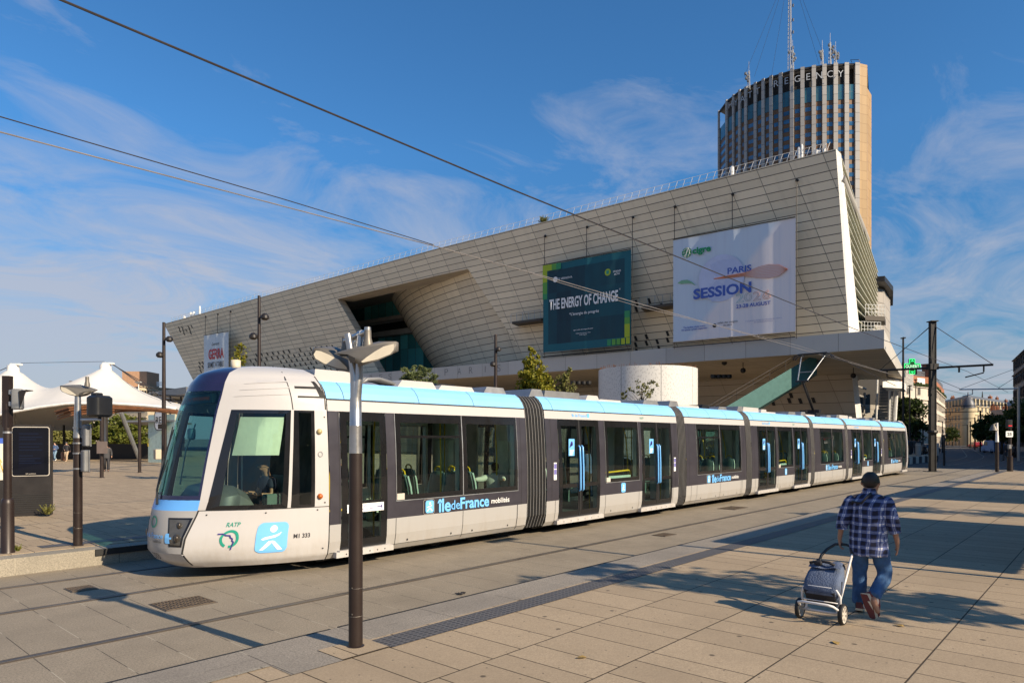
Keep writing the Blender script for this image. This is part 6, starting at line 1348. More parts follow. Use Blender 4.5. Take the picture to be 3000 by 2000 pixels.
# escalators
esc = None
for px, lab in ((212, 'escalator with black handrails nearest the two walkers'), (292, 'escalator behind the brown post with the small plate'), (368, 'middle escalator left of the raking strut'), (430, 'escalator beside the pale green glass pavilion')):
    q = gp(px, 1344, PZ)
    if esc is None:
        esc = thing('escalator', lab, 'escalator', q, 'station escalators')
        for s_ in (-0.65, 0.65):
            m = MB(); m.tube([q+RT*s_+UP*0.35-FW*0.1, q+RT*s_+UP*0.75-FW*0.25, q+RT*s_+UP*1.0, q+RT*s_+UP*1.04+FW*0.8, q+RT*s_+UP*0.4+FW*5], 0.07, 8); m.build('handrail', BLKP, esc, True)
            m = MB(); m.slab([q+RT*s_, q+RT*s_+UP*1.0, q+RT*s_+UP*1.0+FW*0.8, q+RT*s_+UP*0.35+FW*5, q+RT*s_-UP*0.2+FW*5], RT, 0.04); m.build('balustrade', GREYBOX, esc)
            m = MB(); m.rbox(q+RT*s_+UP*0.2-FW*0.1, (0.3, 0.24, 0.4), 0.06); m.build('newel', ALU, esc)
        m = MB(); m.slab([q-RT*0.6, q+RT*0.6, q+RT*0.6+FW*5-UP*1.5, q-RT*0.6+FW*5-UP*1.5], UP, 0.05); m.build('steps', STEEL, esc)
    else: clone(esc, q, 0, lab)
p0, p1 = P(150, 1344, 66), P(432, 1344, 66); m = MB(); p0.z = p1.z = PZ; m.slab([p0, p1, p1+UP*1.5, p0+UP*1.5], FW, 0.1); meta(m.build('parapet', DARKST, origin=p0), 'long dark glass parapet behind the station escalators', 'parapet')

# ================================================================ tall flood light masts
def flood(label, px, top_y, D, heads, base_z=PZ):
    b_ = P(px, 1284, D); b_.z = base_z; t_ = P(px, top_y, D); f = thing('floodlight_mast', label, 'lamp', b_, 'brown floodlight masts on the plaza')
    m = MB(); m.tube([b_, b_.lerp(t_, 0.5), t_], [0.16*D/48, 0.13*D/48, 0.10*D/48], 10); m.build('post', BROWN, f, 40)
    for hx, hy, r in heads:
        q = P(hx, hy, D-0.2); m = MB(); m.lathe(q-UP*r*0.7, [(r*0.5, 0), (r, r*0.4), (r*0.95, r*1.1), (r*0.4, r*1.6)], 12); m.tube([q, P(px, hy, D)], 0.06, 6); m.build('floodlight', KIOSK, f, 40)
flood('brown floodlight mast at the left tip of the hall facade', 480, 944, 50, ((496, 994, 0.26), (468, 1040, 0.26)))
flood('tall brown floodlight mast in front of the hall above the tram cab', 759, 866, 45, ((776, 929, 0.27), (742, 986, 0.27)))
flood('brown floodlight mast in front of the hall left of the maple', 1452, 980, 58, ((1460, 1023, 0.24), (1444, 1067, 0.26)))
q = P(1460, 1085, 57.6); m = MB()
# ================================================================ right hand side
def catenary_mast(label, base_, top, r=0.20):
    f = thing('catenary_mast', label, 'mast', base_, 'overhead line masts'); b_ = Vector(base_)
    m = MB(); m.box(b_+UP*top/2-RT*r*0.82, (0.3, 0.06, top), rz=TH); m.box(b_+UP*top/2+RT*r*0.82, (0.3, 0.06, top), rz=TH); m.box(b_+UP*top/2, (0.22, r*1.6, top), rz=TH)
    m.build('column', DARKST, f)
    m = MB(); m.box(b_+UP*0.02, (0.8, 0.9, 0.04), rz=TH); m.box(b_+UP*(top+0.02), (0.6, 0.5, 0.06), rz=TH); m.box(b_+UP*(top*0.70), (0.5, 0.58, 0.4), rz=TH); m.lathe(b_+UP*2.75, [(0.30, -0.1), (0.34, 0), (0.30, 0.1)], 12); m.build('collar', DARKST, f)
    return f, b_
mb = gp(2732, 1381, 0); f, b_ = catenary_mast('tall dark steel overhead line mast between the tracks at right', mb, 10.4)
la, ra = P(2576, 1085, 49.6), P(2910, 1068, 45.0); at_ = b_+UP*7.2
for e, nm in ((la, 0), (ra, 1)):
    m = MB(); m.tube([at_, e], 0.075, 8); g = lerp(at_, e, 0.85); g2 = lerp(at_, e, 0.45 if nm else 0.3)
    m.tube([g, g-UP*0.45], 0.05, 6); m.tube([g-UP*0.5, lerp(at_, e, 0.55)-UP*0.75], 0.045, 6); m.tube([g2, g2-UP*0.4], 0.06, 6)
    m.build('arm', DARKST, f); m = MB(); m.tube([b_+UP*10.2, e], 0.022, 4); m.build('stay_wire', WIRE, f)
def side_mast(label, px, base_y, top_y, x_end, D, gr='overhead line masts'):
    b_ = P(px, 1284, D); b_.z = 0; f = thing('catenary_mast', label, 'mast', b_, gr); t_ = P(px, top_y, D)
    m = MB(); m.tube([b_, t_+UP*0.2], 0.13, 8); m.build('column', GALV if D < 100 else DARKST, f)
    m = MB(); e = P(x_end, top_y+2.5, D); m.tube([t_, e], 0.07, 6); g = t_.lerp(e, 0.78); m.tube([g, g-UP*0.5], 0.05, 5); m.tube([g-UP*0.5, t_.lerp(e, 0.95)-UP*0.7], 0.04, 5); m.build('arm', GALV if D < 100 else DARKST, f)
side_mast('grey overhead line mast with a long arm at the right edge', 2984, 1335, 1138, 2811, 70)
side_mast('grey overhead line mast standing left of the speed sign', 2947, 1320, 1186, 2790, 105)
for px, ty, xe, D, lab in ((2872, 1205, 2760, 120, 'dark overhead line mast before the shaded trees'), (2856, 1225, 2765, 140, 'dark overhead line mast in front of the turret building'), (2843, 1236, 2770, 165, 'thin dark overhead line mast right of the distant tram'), (2834, 1245, 2772, 190, 'farthest thin overhead line mast by the distant tram')): side_mast(lab, px, 1320, ty, xe, D)
# thin poles
def thin_pole(label, px, ty, D, r=0.07, arm=None):
    b_ = P(px, 1284, D); b_.z = 0; t_ = P(px, ty, D); f = thing('street_lamp_post', label, 'lamp post', b_, 'thin street posts'); m = MB(); m.tube([b_, t_], [r, r*0.7], 8); m.build('post', DARKST, f)
    q = t_ if arm is None else P(arm, ty, D); m = MB(); m.tube([t_, q+UP*0.1], 0.04, 5); m.rbox(q, (0.5, 0.25, 0.10), 0.04, rz=TH); m.build('lantern', DARKST, f)
thin_pole('tall thin dark post at the right corner of the hall canopy', 2646, 990, 60, 0.11); thin_pole('thin dark post in front of the evergreen tree', 2665, 1130, 74, 0.10); thin_pole('thin dark lamp post before the white corner building', 2704, 1183, 92, 0.10, 2711); thin_pole('thin dark lamp post left of the big mast', 2683, 1112, 85, 0.08); thin_pole('thin lamp post right of the big mast', 2761, 1234, 110, 0.09, 2748); thin_pole('short dark post at the end of the striped kerb', 2766, 1275, 58, 0.09)
# small platform lamp and speed sign at right
b0_ = gp(2921, 1381.5, PZ); l, b_ = street_lamp('brown and white platform lamp at the far end of the near platform', b0_, 2.9, 1, 1.80, 0.10)
m = MB(); m.lathe(b_, [(0.095, 1.8), (0.07, 2.4), (0.055, 2.96)], 12); m.build('alloy_mast', PWHITE, l, 40); m = MB(); c = b_+UP*2.55-RT*0.22; m.lathe(c, [(0.24, -0.05), (0.17, 0.1), (0.06, 0.3)], 10); m.tube([c+UP*0.3, b_+UP*2.93], 0.04, 6); m.build('lamp_head', DALU, l, 40)
b_ = gp(2959, 1380, PZ); sp = thing('speed_sign', 'white sign reading 25 on a dark post below a red signal', 'sign', b_)
m = MB(); m.lathe(b_, [(0.16, 0), (0.15, 0.9), (0.09, 0.95), (0.085, 2.9)], 12); m.build('post', BROWN, sp, 40); c = P(2957.5, 1271, 41.0); m = MB(); m.slab(rrect(c, RT, UP, 0.42, 0.36, 0.04), FW, 0.03); m.build('plate', LOGOW, sp)
text('25', 0.3, TXTD, c-FW*0.006, RT, parent=sp, width=0.27, height=0.19, bold=0.03)
c = P(2956, 1241, 41.1); m = MB(); m.rbox(c, (0.2, 0.32, 0.5), 0.04, rz=TH); m.build('signal_box', BLKP, sp, 40); m = MB(); m.box(c-FW*0.112-UP*0.12, (0.01, 0.21, 0.045), rz=TH); m.build('red_signal', emit('signal_red', (0.9, 0.02, 0.03), 1.2), sp)
c = P(2957, 1308, 41.0); m = MB(); m.rbox(c, (0.14, 0.18, 0.26), 0.03, rz=TH); m.build('control_box', GREYBOX, sp, 40)
# pharmacy cross
c = P(2672, 1073, 77.5); ph = thing('pharmacy_sign', 'lit green pharmacy cross reading OUVERT on the corner of the hall', 'sign', c)
def crossp(s): return [(-.33*s, -1*s), (.33*s, -1*s), (.33*s, -.36*s), (1*s, -.36*s), (1*s, .36*s), (.33*s, .36*s), (.33*s, 1*s), (-.33*s, 1*s), (-.33*s, .36*s), (-1*s, .36*s), (-1*s, -.36*s), (-.33*s, -.36*s)]
GD = emit('led_green_dim', (0.0, 0.10, 0.025), 0.5); GB = emit('led_green', (0.03, 1.0, 0.22), 1.1)
m = MB(); m.slab([c+RT*(x+0.02)+UP*y*0.95 for x, y in crossp(0.88)], FW, 0.25); m.build('cross_case', GD, ph)
m = MB(); o_ = [c-FW*0.01+RT*(x+0.02)+UP*y*0.95 for x, y in crossp(0.88)]; 
for k in range(12): m.tube([o_[k], o_[(k+1) % 12]], 0.035, 4)
m.build('cross_outline', GB, ph); m = MB(); m.slab([c-RT*1.05+UP*0.5, c-RT*0.86+UP*0.5, c-RT*0.86-UP*0.5, c-RT*1.05-UP*0.5], FW, 0.2); m.build('side_panel', M('panel_green', (0.01, 0.16, 0.05), 0.5), ph)
text('OUVERT', 0.4, emit('led_pale', (0.55, 1.0, 0.6), 1.0), c-FW*0.03+RT*0.02, RT, parent=ph, width=1.55, height=0.36, bold=0.02)
for dy in (0.6, -0.6): m = MB(); q = c-FW*0.03+UP*dy+RT*0.02; m.box(q, (0.02, 0.30, 0.10), rz=TH); m.box(q+UP*(0.06 if dy > 0 else -0.06), (0.02, 0.10, 0.22), rz=TH); m.build('led_mark', GB, ph)
m = MB(); m.tube([c-RT*0.95+FW*0.1, c-RT*1.5+FW*0.6], 0.05, 6); m.build('bracket', DARKST, ph)
# striped kerb wall, bollards
p0, p1 = P(2655, 1284, 60), P(2749, 1284, 70); p0.z = p1.z = 0; kw = thing('striped_kerb', 'low kerb wall of alternating black and pale stone blocks behind the tram tail', 'kerb', p0); n = 11
for k in range(n):
    a, c = p0.lerp(p1, k/n), p0.lerp(p1, (k+1)/n-0.004); m = MB(); m.slab([a, c, c+UP*0.62, a+UP*0.62], FW, 0.5); m.build('kerb_block', KERBB if k % 2 == 0 else KERBW, kw)
m = MB(); m.slab([p0+FW*0.5+UP*0.6, p1+FW*0.5+UP*0.6, p1+FW*14+UP*0.6, p0+FW*14-RT*6+UP*0.6], UP, -0.6); struct(m.build('raised_pavement', BEIGE, origin=p0))
for px, yb, lab in ((2690, 1340, 'stone coloured bollard on the raised pavement left of the mast'), (2743, 1335, 'pale bollard on the raised pavement right of the mast')):
    q = P(px, yb, 68); q.z = 0.6; bo = thing('bollard', lab, 'bollard', q, 'bollards on the raised pavement'); m = MB(); m.lathe(q, [(0.24, 0), (0.24, 1.15), (0.21, 1.25)], 14); m.build('post', CONC, bo, 40); m = MB(); m.lathe(q, [(0.25, 1.0), (0.25, 1.06)], 14); m.build('band', KERBW, bo)

# ================================================================ buildings
WREC = {}
def wmesh(mat, frame):
    key = (mat.name, frame.name)
    if key not in WREC:
        m = MB(); m.quad((-.5, -0.05, 0), (.5, -0.05, 0), (.5, -0.05, 1), (-.5, -0.05, 1), 0)
        for x in (-.5, 0, .5): m.box((x, -0.07, .5), (0.07, 0.05, 1.0), 1)
        for z in (0, 1): m.box((0, -0.08, z), (1.14, 0.10, 0.05), 1)
        o = m.build('window', [mat, frame], None, fix=False); WREC[key] = o.data; bpy.data.objects.remove(o)
    return WREC[key]
def block(name, label, cat, pts, z0, z1, faces, wall, floors, win, ww=1.1, wh=1.7, frame=None, roof=None, group=None, zoff=1.2, skipf=0):
    """pts: plan corners, camera X and distance; faces: (i, bays) walls that carry windows"""
    Q = [CW(x, y) for x, y in pts]; c = sum(Q, Vector())/len(Q); b = thing(name, label, cat, (c.x, c.y, 0), group); m = MB(); n = len(Q)
    for i in range(n): a, d = Q[i], Q[(i+1) % n]; m.quad(a+UP*z0, d+UP*z0, d+UP*z1, a+UP*z1, 0)
    m.poly([q+UP*z1 for q in Q]); m.build('wall', wall, b)
    me = wmesh(win, frame or KERBW); fh = (z1-z0)/floors
    for i, bays in faces:
        a, d = Q[i], Q[(i+1) % n]; t = (d-a); L_ = t.length; t.normalize(); nn = Vector((t.y, -t.x, 0)); flip = nn.dot(a-c) < 0
        if flip: nn = -nn
        ang = math.atan2(-nn.x*-1, 0) if False else math.atan2(nn.x, -nn.y)
        for f in range(skipf, floors):
            for k in range(bays):
                p = a+t*(L_*(k+0.5)/bays)+nn*0.02; o = bpy.data.objects.new('window', me); COL.objects.link(o); o.parent = b
                o.location = Vector((p.x, p.y, z0+fh*f+zoff))-ORG[b.name]; o.rotation_euler = (0, 0, ang); o.scale = (ww, 1, wh); ORG[o.name] = Vector((0, 0, 0))
        m = MB()
        for f in range(1, floors+1):
            z = z0+fh*f-(0.08 if f == floors else 0.12); m.slab([a+nn*0.002+UP*z, d+nn*0.002+UP*z, d+nn*0.002+UP*(z+0.16), a+nn*0.002+UP*(z+0.16)], nn, 0.3 if f in (floors, floors-1) else 0.10)
        m.build('cornice', wall, b)
    if roof:
        kind, h, ins, mt = roof; m = MB(); T = [q.lerp(c, ins)+UP*(z1+h) for q in Q]
        for i in range(n): m.quad(Q[i]+UP*z1, Q[(i+1) % n]+UP*z1, T[(i+1) % n], T[i])
        m.poly(T); rf = m.build('roof', mt, b)
        if kind == 'mansard':
            for i, bays in faces:
                a, d = Q[i].lerp(c, ins*0.25), Q[(i+1) % n].lerp(c, ins*0.25)
                m = MB(); t = (d-a).normalized(); ang2 = math.atan2(t.y, t.x)
                for k in range(bays): p = a.lerp(d, (k+0.5)/bays); m.box((p.x, p.y, z1+h*0.4), (1.1, 0.9, h*0.62), rz=ang2)
                m.build('dormer_row', wall, b)
        m = MB(); rr = random.Random(len(label))
        for k in range(6):
            f = rr.random(); i = rr.randrange(n); p = T[i].lerp(T[(i+1) % n], f).lerp(c+UP*(z1+h), 0.2); m.box((p.x, p.y, z1+h+0.5), (1.6, 0.6, 1.6), rz=rr.random()); 
            for j in range(3): m.tube([Vector((p.x+0.4*(j-1), p.y, z1+h+1.3)), Vector((p.x+0.4*(j-1), p.y, z1+h+1.8))], 0.14, 5)
        m.build('chimney', BRICK, rf)
    return b, Q, c
X = lambda px, D: (D*(px-1500)/2000.0, D)
bb, Q, c = block('apartment_building', 'pale corner apartment building with red brick top floors right of the hall', 'building', [X(2610, 150), X(2737, 163), X(2769, 205), X(2640, 215)], 0, 14.2, [(0, 4), (1, 9)], STONEW, 5, WIND, 1.25, 1.8, KERBW, None, zoff=1.0)
m = MB(); T = [q.lerp(c, 0.04) for q in Q]
for i in range(4): m.quad(T[i]+UP*14.2, T[(i+1) % 4]+UP*14.2, T[(i+1) % 4]+UP*16.8, T[i]+UP*16.8)
m.poly([q+UP*16.8 for q in T]); tf = m.build('brick_storey', BRICK, bb)
m = MB(); T2 = [q.lerp(c, 0.10) for q in Q]
for i in range(4): m.quad(T2[i]+UP*16.8, T2[(i+1) % 4]+UP*16.8, T2[(i+1) % 4]+UP*18.2, T2[i]+UP*18.2)
m.poly([q+UP*18.2 for q in T2]); m.build('roof', ZINC, bb)
p = P(2717, 1112, 163); m = MB(); m.box((p.x, p.y, 17.3), (1.6, 2.0, 5.0)); m.box((p.x, p.y, 19.9), (1.9, 2.3, 0.3)); m.build('chimney', BRICK, bb)
p, q = P(2684, 1137, 159.0), P(2706, 1137, 161.2); m = MB(); m.slab([Vector((p.x, p.y, 14.5)), Vector((q.x, q.y, 14.5)), Vector((q.x, q.y, 16.4)), Vector((p.x, p.y, 16.4))], FW, -0.5); m.build('attic_window', LOGOW, bb)
m = MB(); rr = random.Random(4)
for k in range(70): f = rr.random(); a = Q[0].lerp(Q[1], 0.45+0.55*f) if k % 3 else Q[1].lerp(Q[2], f); m.ball(a-FW*0.3+UP*(14.5+rr.random()*0.5), 0.35, 6)
m.build('balcony_plants', LF_DK, bb)
bb, Q, c = block('apartment_building', 'long cream stone building with grey mansard roof and corner turret closing the street', 'building', [X(2752, 262), X(2836, 225), X(2952, 262), X(2880, 330)], -1, 13.2, [(0, 9), (1, 11)], STONEY, 5, WIND, 1.6, 2.0, STONE, ('mansard', 3.6, 0.10, ZINC), zoff=1.0)
p = Q[1]; m = MB(); m.lathe((p.x, p.y, -1), [(1.9, 0), (1.9, 13.6)], 16); tu = m.build('turret', STONEY, bb, 40); m = MB(); m.lathe((p.x, p.y, 12.4), [(2.1, 0), (2.0, 1.0), (1.5, 2.4), (0.8, 3.3), (0.3, 3.6), (0.10, 5.2)], 16); m.build('turret_dome', ZINC, tu, 40)
p = P(2878, 1150, 300); m = MB(); m.tube([p-UP*2.5, p+UP*0.6], [0.35, 0.1], 6); m.build('spirelet', DARKST, bb)
block('apartment_building', 'stone building with upper terraces behind the shaded trees at right', 'building', [X(2900, 300), X(2985, 255), X(3040, 300), X(2950, 340)], 0, 15.0, [(0, 8)], STONE, 5, WIND, 1.1, 1.8, STONE, ('flat', 2.2, 0.2, ZINC))
block('apartment_building', 'low villa with a grey gable roof under the trees at right', 'building', [X(2893, 180), X(2946, 170), X(2962, 190), X(2905, 200)], 0, 7.2, [(0, 4)], STONE, 2, WIND, 1.0, 1.6, KERBW, ('flat', 2.6, 0.35, ZINC))
block('office_building', 'grey office block with a grid of dark windows at the right edge', 'building', [X(2969, 132), X(3075, 92), X(3300, 110), X(3080, 150)], 0, 17.2, [(0, 13)], OFFC, 6, WIND, 2.2, 1.7, KERBB, None, zoff=0.9)
bb, Q, c = block('apartment_building', 'low beige rendered building on the skyline between tent and tram', 'building', [X(352, 150), X(405, 140), X(540, 150), X(420, 175)], 0, 13.0, [(1, 9)], CREAM, 4, WIND, 1.2, 1.3, CREAM, None)
m = MB(); p = P(413, 1284, 146); m.box((p.x, p.y, 14.6), (5.0, 5.2, 3.6), rz=TH); m.build('roof_hut', SALM, bb)
m = MB(); q = P(406, 1121, 139); m.lathe(q, [(0.1, -0.3), (0.75, 0.1), (0.8, 0.2)], 10); m.tube([q, q-UP*1.6], 0.08, 5); m.build('satellite_dish', LOGOW, bb)
m = MB()
for k in range(7): q = P(460+2.5*k, 1131, 145); m.tube([q, q+UP*1.0], 0.05, 4)
m.build('roof_aerials', LOGOW, bb)
block('apartment_building', 'white low house behind the bushes at far left', 'building', [X(195, 112), X(240, 108), X(300, 115), X(220, 125)], 0, 6.2, [(0, 2)], STONEW, 2, WIND, 1.0, 1.2, KERBW, None)
block('apartment_building', 'salmon chimney topped house peeping over the tent saddle', 'building', [X(206, 150), X(232, 148), X(240, 165), X(210, 165)], 0, 14.8, [(0, 2)], SALM, 4, WIND, 0.8, 1.2, CREAM, None)
block('apartment_building', 'pale stone house half hidden behind the bushes and pergola', 'building', [X(318, 125), X(432, 120), X(520, 130), X(400, 140)], 0, 9.2, [(0, 8)], STONE, 3, WIND, 1.0, 1.5, KERBW, None)
p0, p1 = P(464, 1155, 75), P(545, 1150, 72); m = MB(); z = 6.9; ca = thing('flat_canopy', 'dark grey flat canopy sticking out left of the tram cab', 'canopy', (p0.x, p0.y, 0)); p0.z = z; p1.z = z+0.1; m.slab([p0, p1, p1+UP*0.75, p0+UP*0.6], FW, 6); m.build('roof_slab', GREYBOX, ca)
for px in (499, 530): q = P(px, 1200, 74.5); m = MB(); m.tube([Vector((q.x, q.y, 0)), Vector((q.x, q.y, z))], 0.1, 6); m.build('prop', DARKST, ca)
m = MB(); 
for y0, y1, x0 in ((1155, 1160, 418), (1175, 1177, 452)): m.tube([P(x0, y0, 70), P(540, y1, 70)], 0.09, 5)
q = P(451, 1156, 69.8); m.box(q, (0.4, 0.4, 0.32)); m.build('cable_beam', DARKST, ca)
# distant vehicles
def far_tram():
    q = P(2818, 1299, 285); q.z = 0; t = thing('tram', 'small white tram coming down the shaded street in the distance', 'tram', q); m = MB(); R90 = TH; prof = [(0.2, 1.25), (1.0, 1.35), (2.2, 1.3), (3.0, 1.15), (3.3, 0.8)]; d = Vector((math.cos(0.55), math.sin(0.55), 0)); n = Vector((-d.y, d.x, 0)); rows = []
    for x, k in ((-0.9, 0.55), (-0.4, 0.8), (0.4, 0.95), (1.2, 1.0), (25, 1.0)): rows.append([q+d*(x*1.0)+n*(-w*k)+UP*z for z, w in prof]+[q+d*x+n*(w*k)+UP*z for z, w in prof[::-1]])
    m.grid(rows); m.poly(rows[0]); m.build('body', WHITE, t, 40); m = MB(); m.slab([q-d*1.0+n*s*0.62+UP*z for s, z in ((-1, 1.1), (1, 1.1), (0.85, 2.75), (-0.85, 2.75))], d, 0.3); m.build('windscreen', BLACK, t)
    m = MB(); m.quad(*[q+d*x-n*1.36+UP*z for x, z in ((1.5, 1.1), (20, 1.1), (20, 2.4), (1.5, 2.4))]); m.quad(*[q+d*x+n*1.36+UP*z for x, z in ((1.5, 1.1), (20, 1.1), (20, 2.4), (1.5, 2.4))]); m.build('window', BLACK, t)
far_tram()
def car(label, px, D, col, van=False, rz=0.5, cat='car', name='parked_car'):
    q = P(px, 1284, D); q.z = 0; t = thing(name, label, cat, q, 'vehicles parked along the street'); d = Vector((math.cos(rz), math.sin(rz), 0)); n = Vector((-d.y, d.x, 0)); m = MB()
    pr = [(-2.2, 0.3), (-2.2, 0.85), (-2.0, 1.9), (1.2, 2.0), (1.7, 1.15), (2.4, 0.95), (2.45, 0.3)] if van else [(-2.1, 0.3), (-2.1, 0.8), (-1.6, 0.95), (-1.1, 1.42), (0.5, 1.45), (1.1, 0.95), (2.0, 0.8), (2.1, 0.3)]
    m.grid([[q+d*x+n*0.85+UP*z for x, z in pr], [q+d*x-n*0.85+UP*z for x, z in pr]]); m.poly([q+d*x+n*0.85+UP*z for x, z in pr]); m.poly([q+d*x-n*0.85+UP*z for x, z in pr]); m.build('body', col, t, 40)
    m = MB()
    for s in (-0.87, 0.87): m.poly([q+d*x+n*s+UP*z for x, z in (((0.1, 1.2), (1.5, 1.2), (1.1, 1.8), (0.1, 1.8)) if van else ((-1.3, 0.95), (0.9, 0.95), (0.45, 1.36), (-1.0, 1.36)))])
    m.build('side_window', BLACK, t)
    for x in (-1.35, 1.35):
        for s in (-0.8, 0.8): m = MB(); m.grid([[q+d*(x+0.32*math.cos(a*0.524))+n*(s+w)+UP*(0.32+0.32*math.sin(a*0.524)) for a in range(12)] for w in (-0.1, 0.1)], closed=True); m.poly([q+d*(x+0.32*math.cos(a*0.524))+n*(s-0.1)+UP*(0.32+0.32*math.sin(a*0.524)) for a in range(12)]); m.build('wheel', RUBR, t)
car('light blue van parked under the shaded trees at right', 2911, 110, M('van_blue', (0.10, 0.22, 0.42), 0.35), True, name='parked_van', cat='van'); car('dark car parked left of the big overhead mast', 2722, 105, M('car_black', (0.02, 0.022, 0.026), 0.25)); car('red car in the distant shaded street', 2858, 170, M('car_red', (0.25, 0.02, 0.02), 0.3))
for px, D, lab in ((2708, 74, 'dark scooter parked on the raised pavement beside the mast'), (2970, 78, 'dark motorcycle parked under the trees at the right edge')):
    q = P(px, 1284, D); q.z = 0.6 if px < 2800 else PZ; t = thing('scooter', lab, 'scooter', q, 'parked two wheelers'); d = FW*0.9+RT*0.4
    for x in (-0.6, 0.6):
        m = MB(); m.grid([[q+d*(x+0.26*math.cos(a*0.524))+RT*w+UP*(0.26+0.26*math.sin(a*0.524)) for a in range(12)] for w in (-0.06, 0.06)], closed=True); m.build('wheel', RUBR, t)
    m = MB(); m.rbox(q+UP*0.5, (1.1, 0.3, 0.3), 0.1, rz=TH-0.4); m.rbox(q+UP*0.75-d*0.25, (0.7, 0.32, 0.18), 0.08, rz=TH-0.4); m.build('body', JKT, t, 40); m = MB(); m.tube([q+d*0.6+UP*0.3, q+d*0.4+UP*1.05], 0.06, 6); m.tube([q+d*0.4+UP*1.05-RT*0.3, q+d*0.4+UP*1.05+RT*0.3], 0.03, 6); m.box(q+d*0.55+UP*0.8, (0.1, 0.36, 0.4), rz=TH-0.4); m.build('steering', GREYBOX, t)

# ================================================================ people
def skin(name, V, Ed, R, mat, par, root=0, sub=2):
    o0 = ORG[par.name]; me = bpy.data.meshes.new(name); bm = bmesh.new(); lay = bm.verts.layers.skin.verify(); bv = []
    for i, (p, r) in enumerate(zip(V, R)):
        v = bm.verts.new(Vector(p)-o0); v[lay].radius = r if isinstance(r, tuple) else (r, r); v[lay].use_root = (i == root); bv.append(v)
    for a, b in Ed: bm.edges.new((bv[a], bv[b]))
    bm.to_mesh(me); bm.free(); me.materials.append(mat); o = bpy.data.objects.new(name, me); COL.objects.link(o); ORG[o.name] = o0
    s = o.modifiers.new('skin', 'SKIN'); s.branch_smoothing = 0.6; s.use_smooth_shade = True; s2 = o.modifiers.new('sub', 'SUBSURF'); s2.levels = sub; s2.render_levels = sub
    o.parent = par; return o
REST = dict(pelvis=(0, 0, .96), spine=(0.01, 0, 1.13), chest=(0.0, 0, 1.31), neckb=(-0.005, 0, 1.45), neck=(0.01, 0, 1.53), head=(0.03, 0, 1.60), crown=(0.02, 0, 1.68),
    shL=(0, .18, 1.42), elL=(-.03, .24, 1.14), wrL=(.06, .26, .90), haL=(.09, .26, .82), shR=(0, -.18, 1.42), elR=(-.03, -.24, 1.14), wrR=(.06, -.26, .90), haR=(.09, -.26, .82),
    hiL=(0, .095, .90), knL=(.02, .10, .50), anL=(-.01, .10, .09), toL=(.17, .11, .03), hiR=(0, -.095, .90), knR=(.02, -.10, .50), anR=(-.01, -.10, .09), toR=(.17, -.11, .03))
WALK = dict(knL=(.14, .10, .51), anL=(.16, .10, .10), toL=(.33, .10, .06), knR=(.00, -.10, .50), anR=(-.22, -.10, .14), toR=(-.08, -.10, .03), elL=(-.10, .25, 1.15), wrL=(-.06, .27, .91), haL=(-.03, .27, .83), elR=(.02, -.25, 1.15), wrR=(.16, -.25, .95), haR=(.21, -.24, .88))
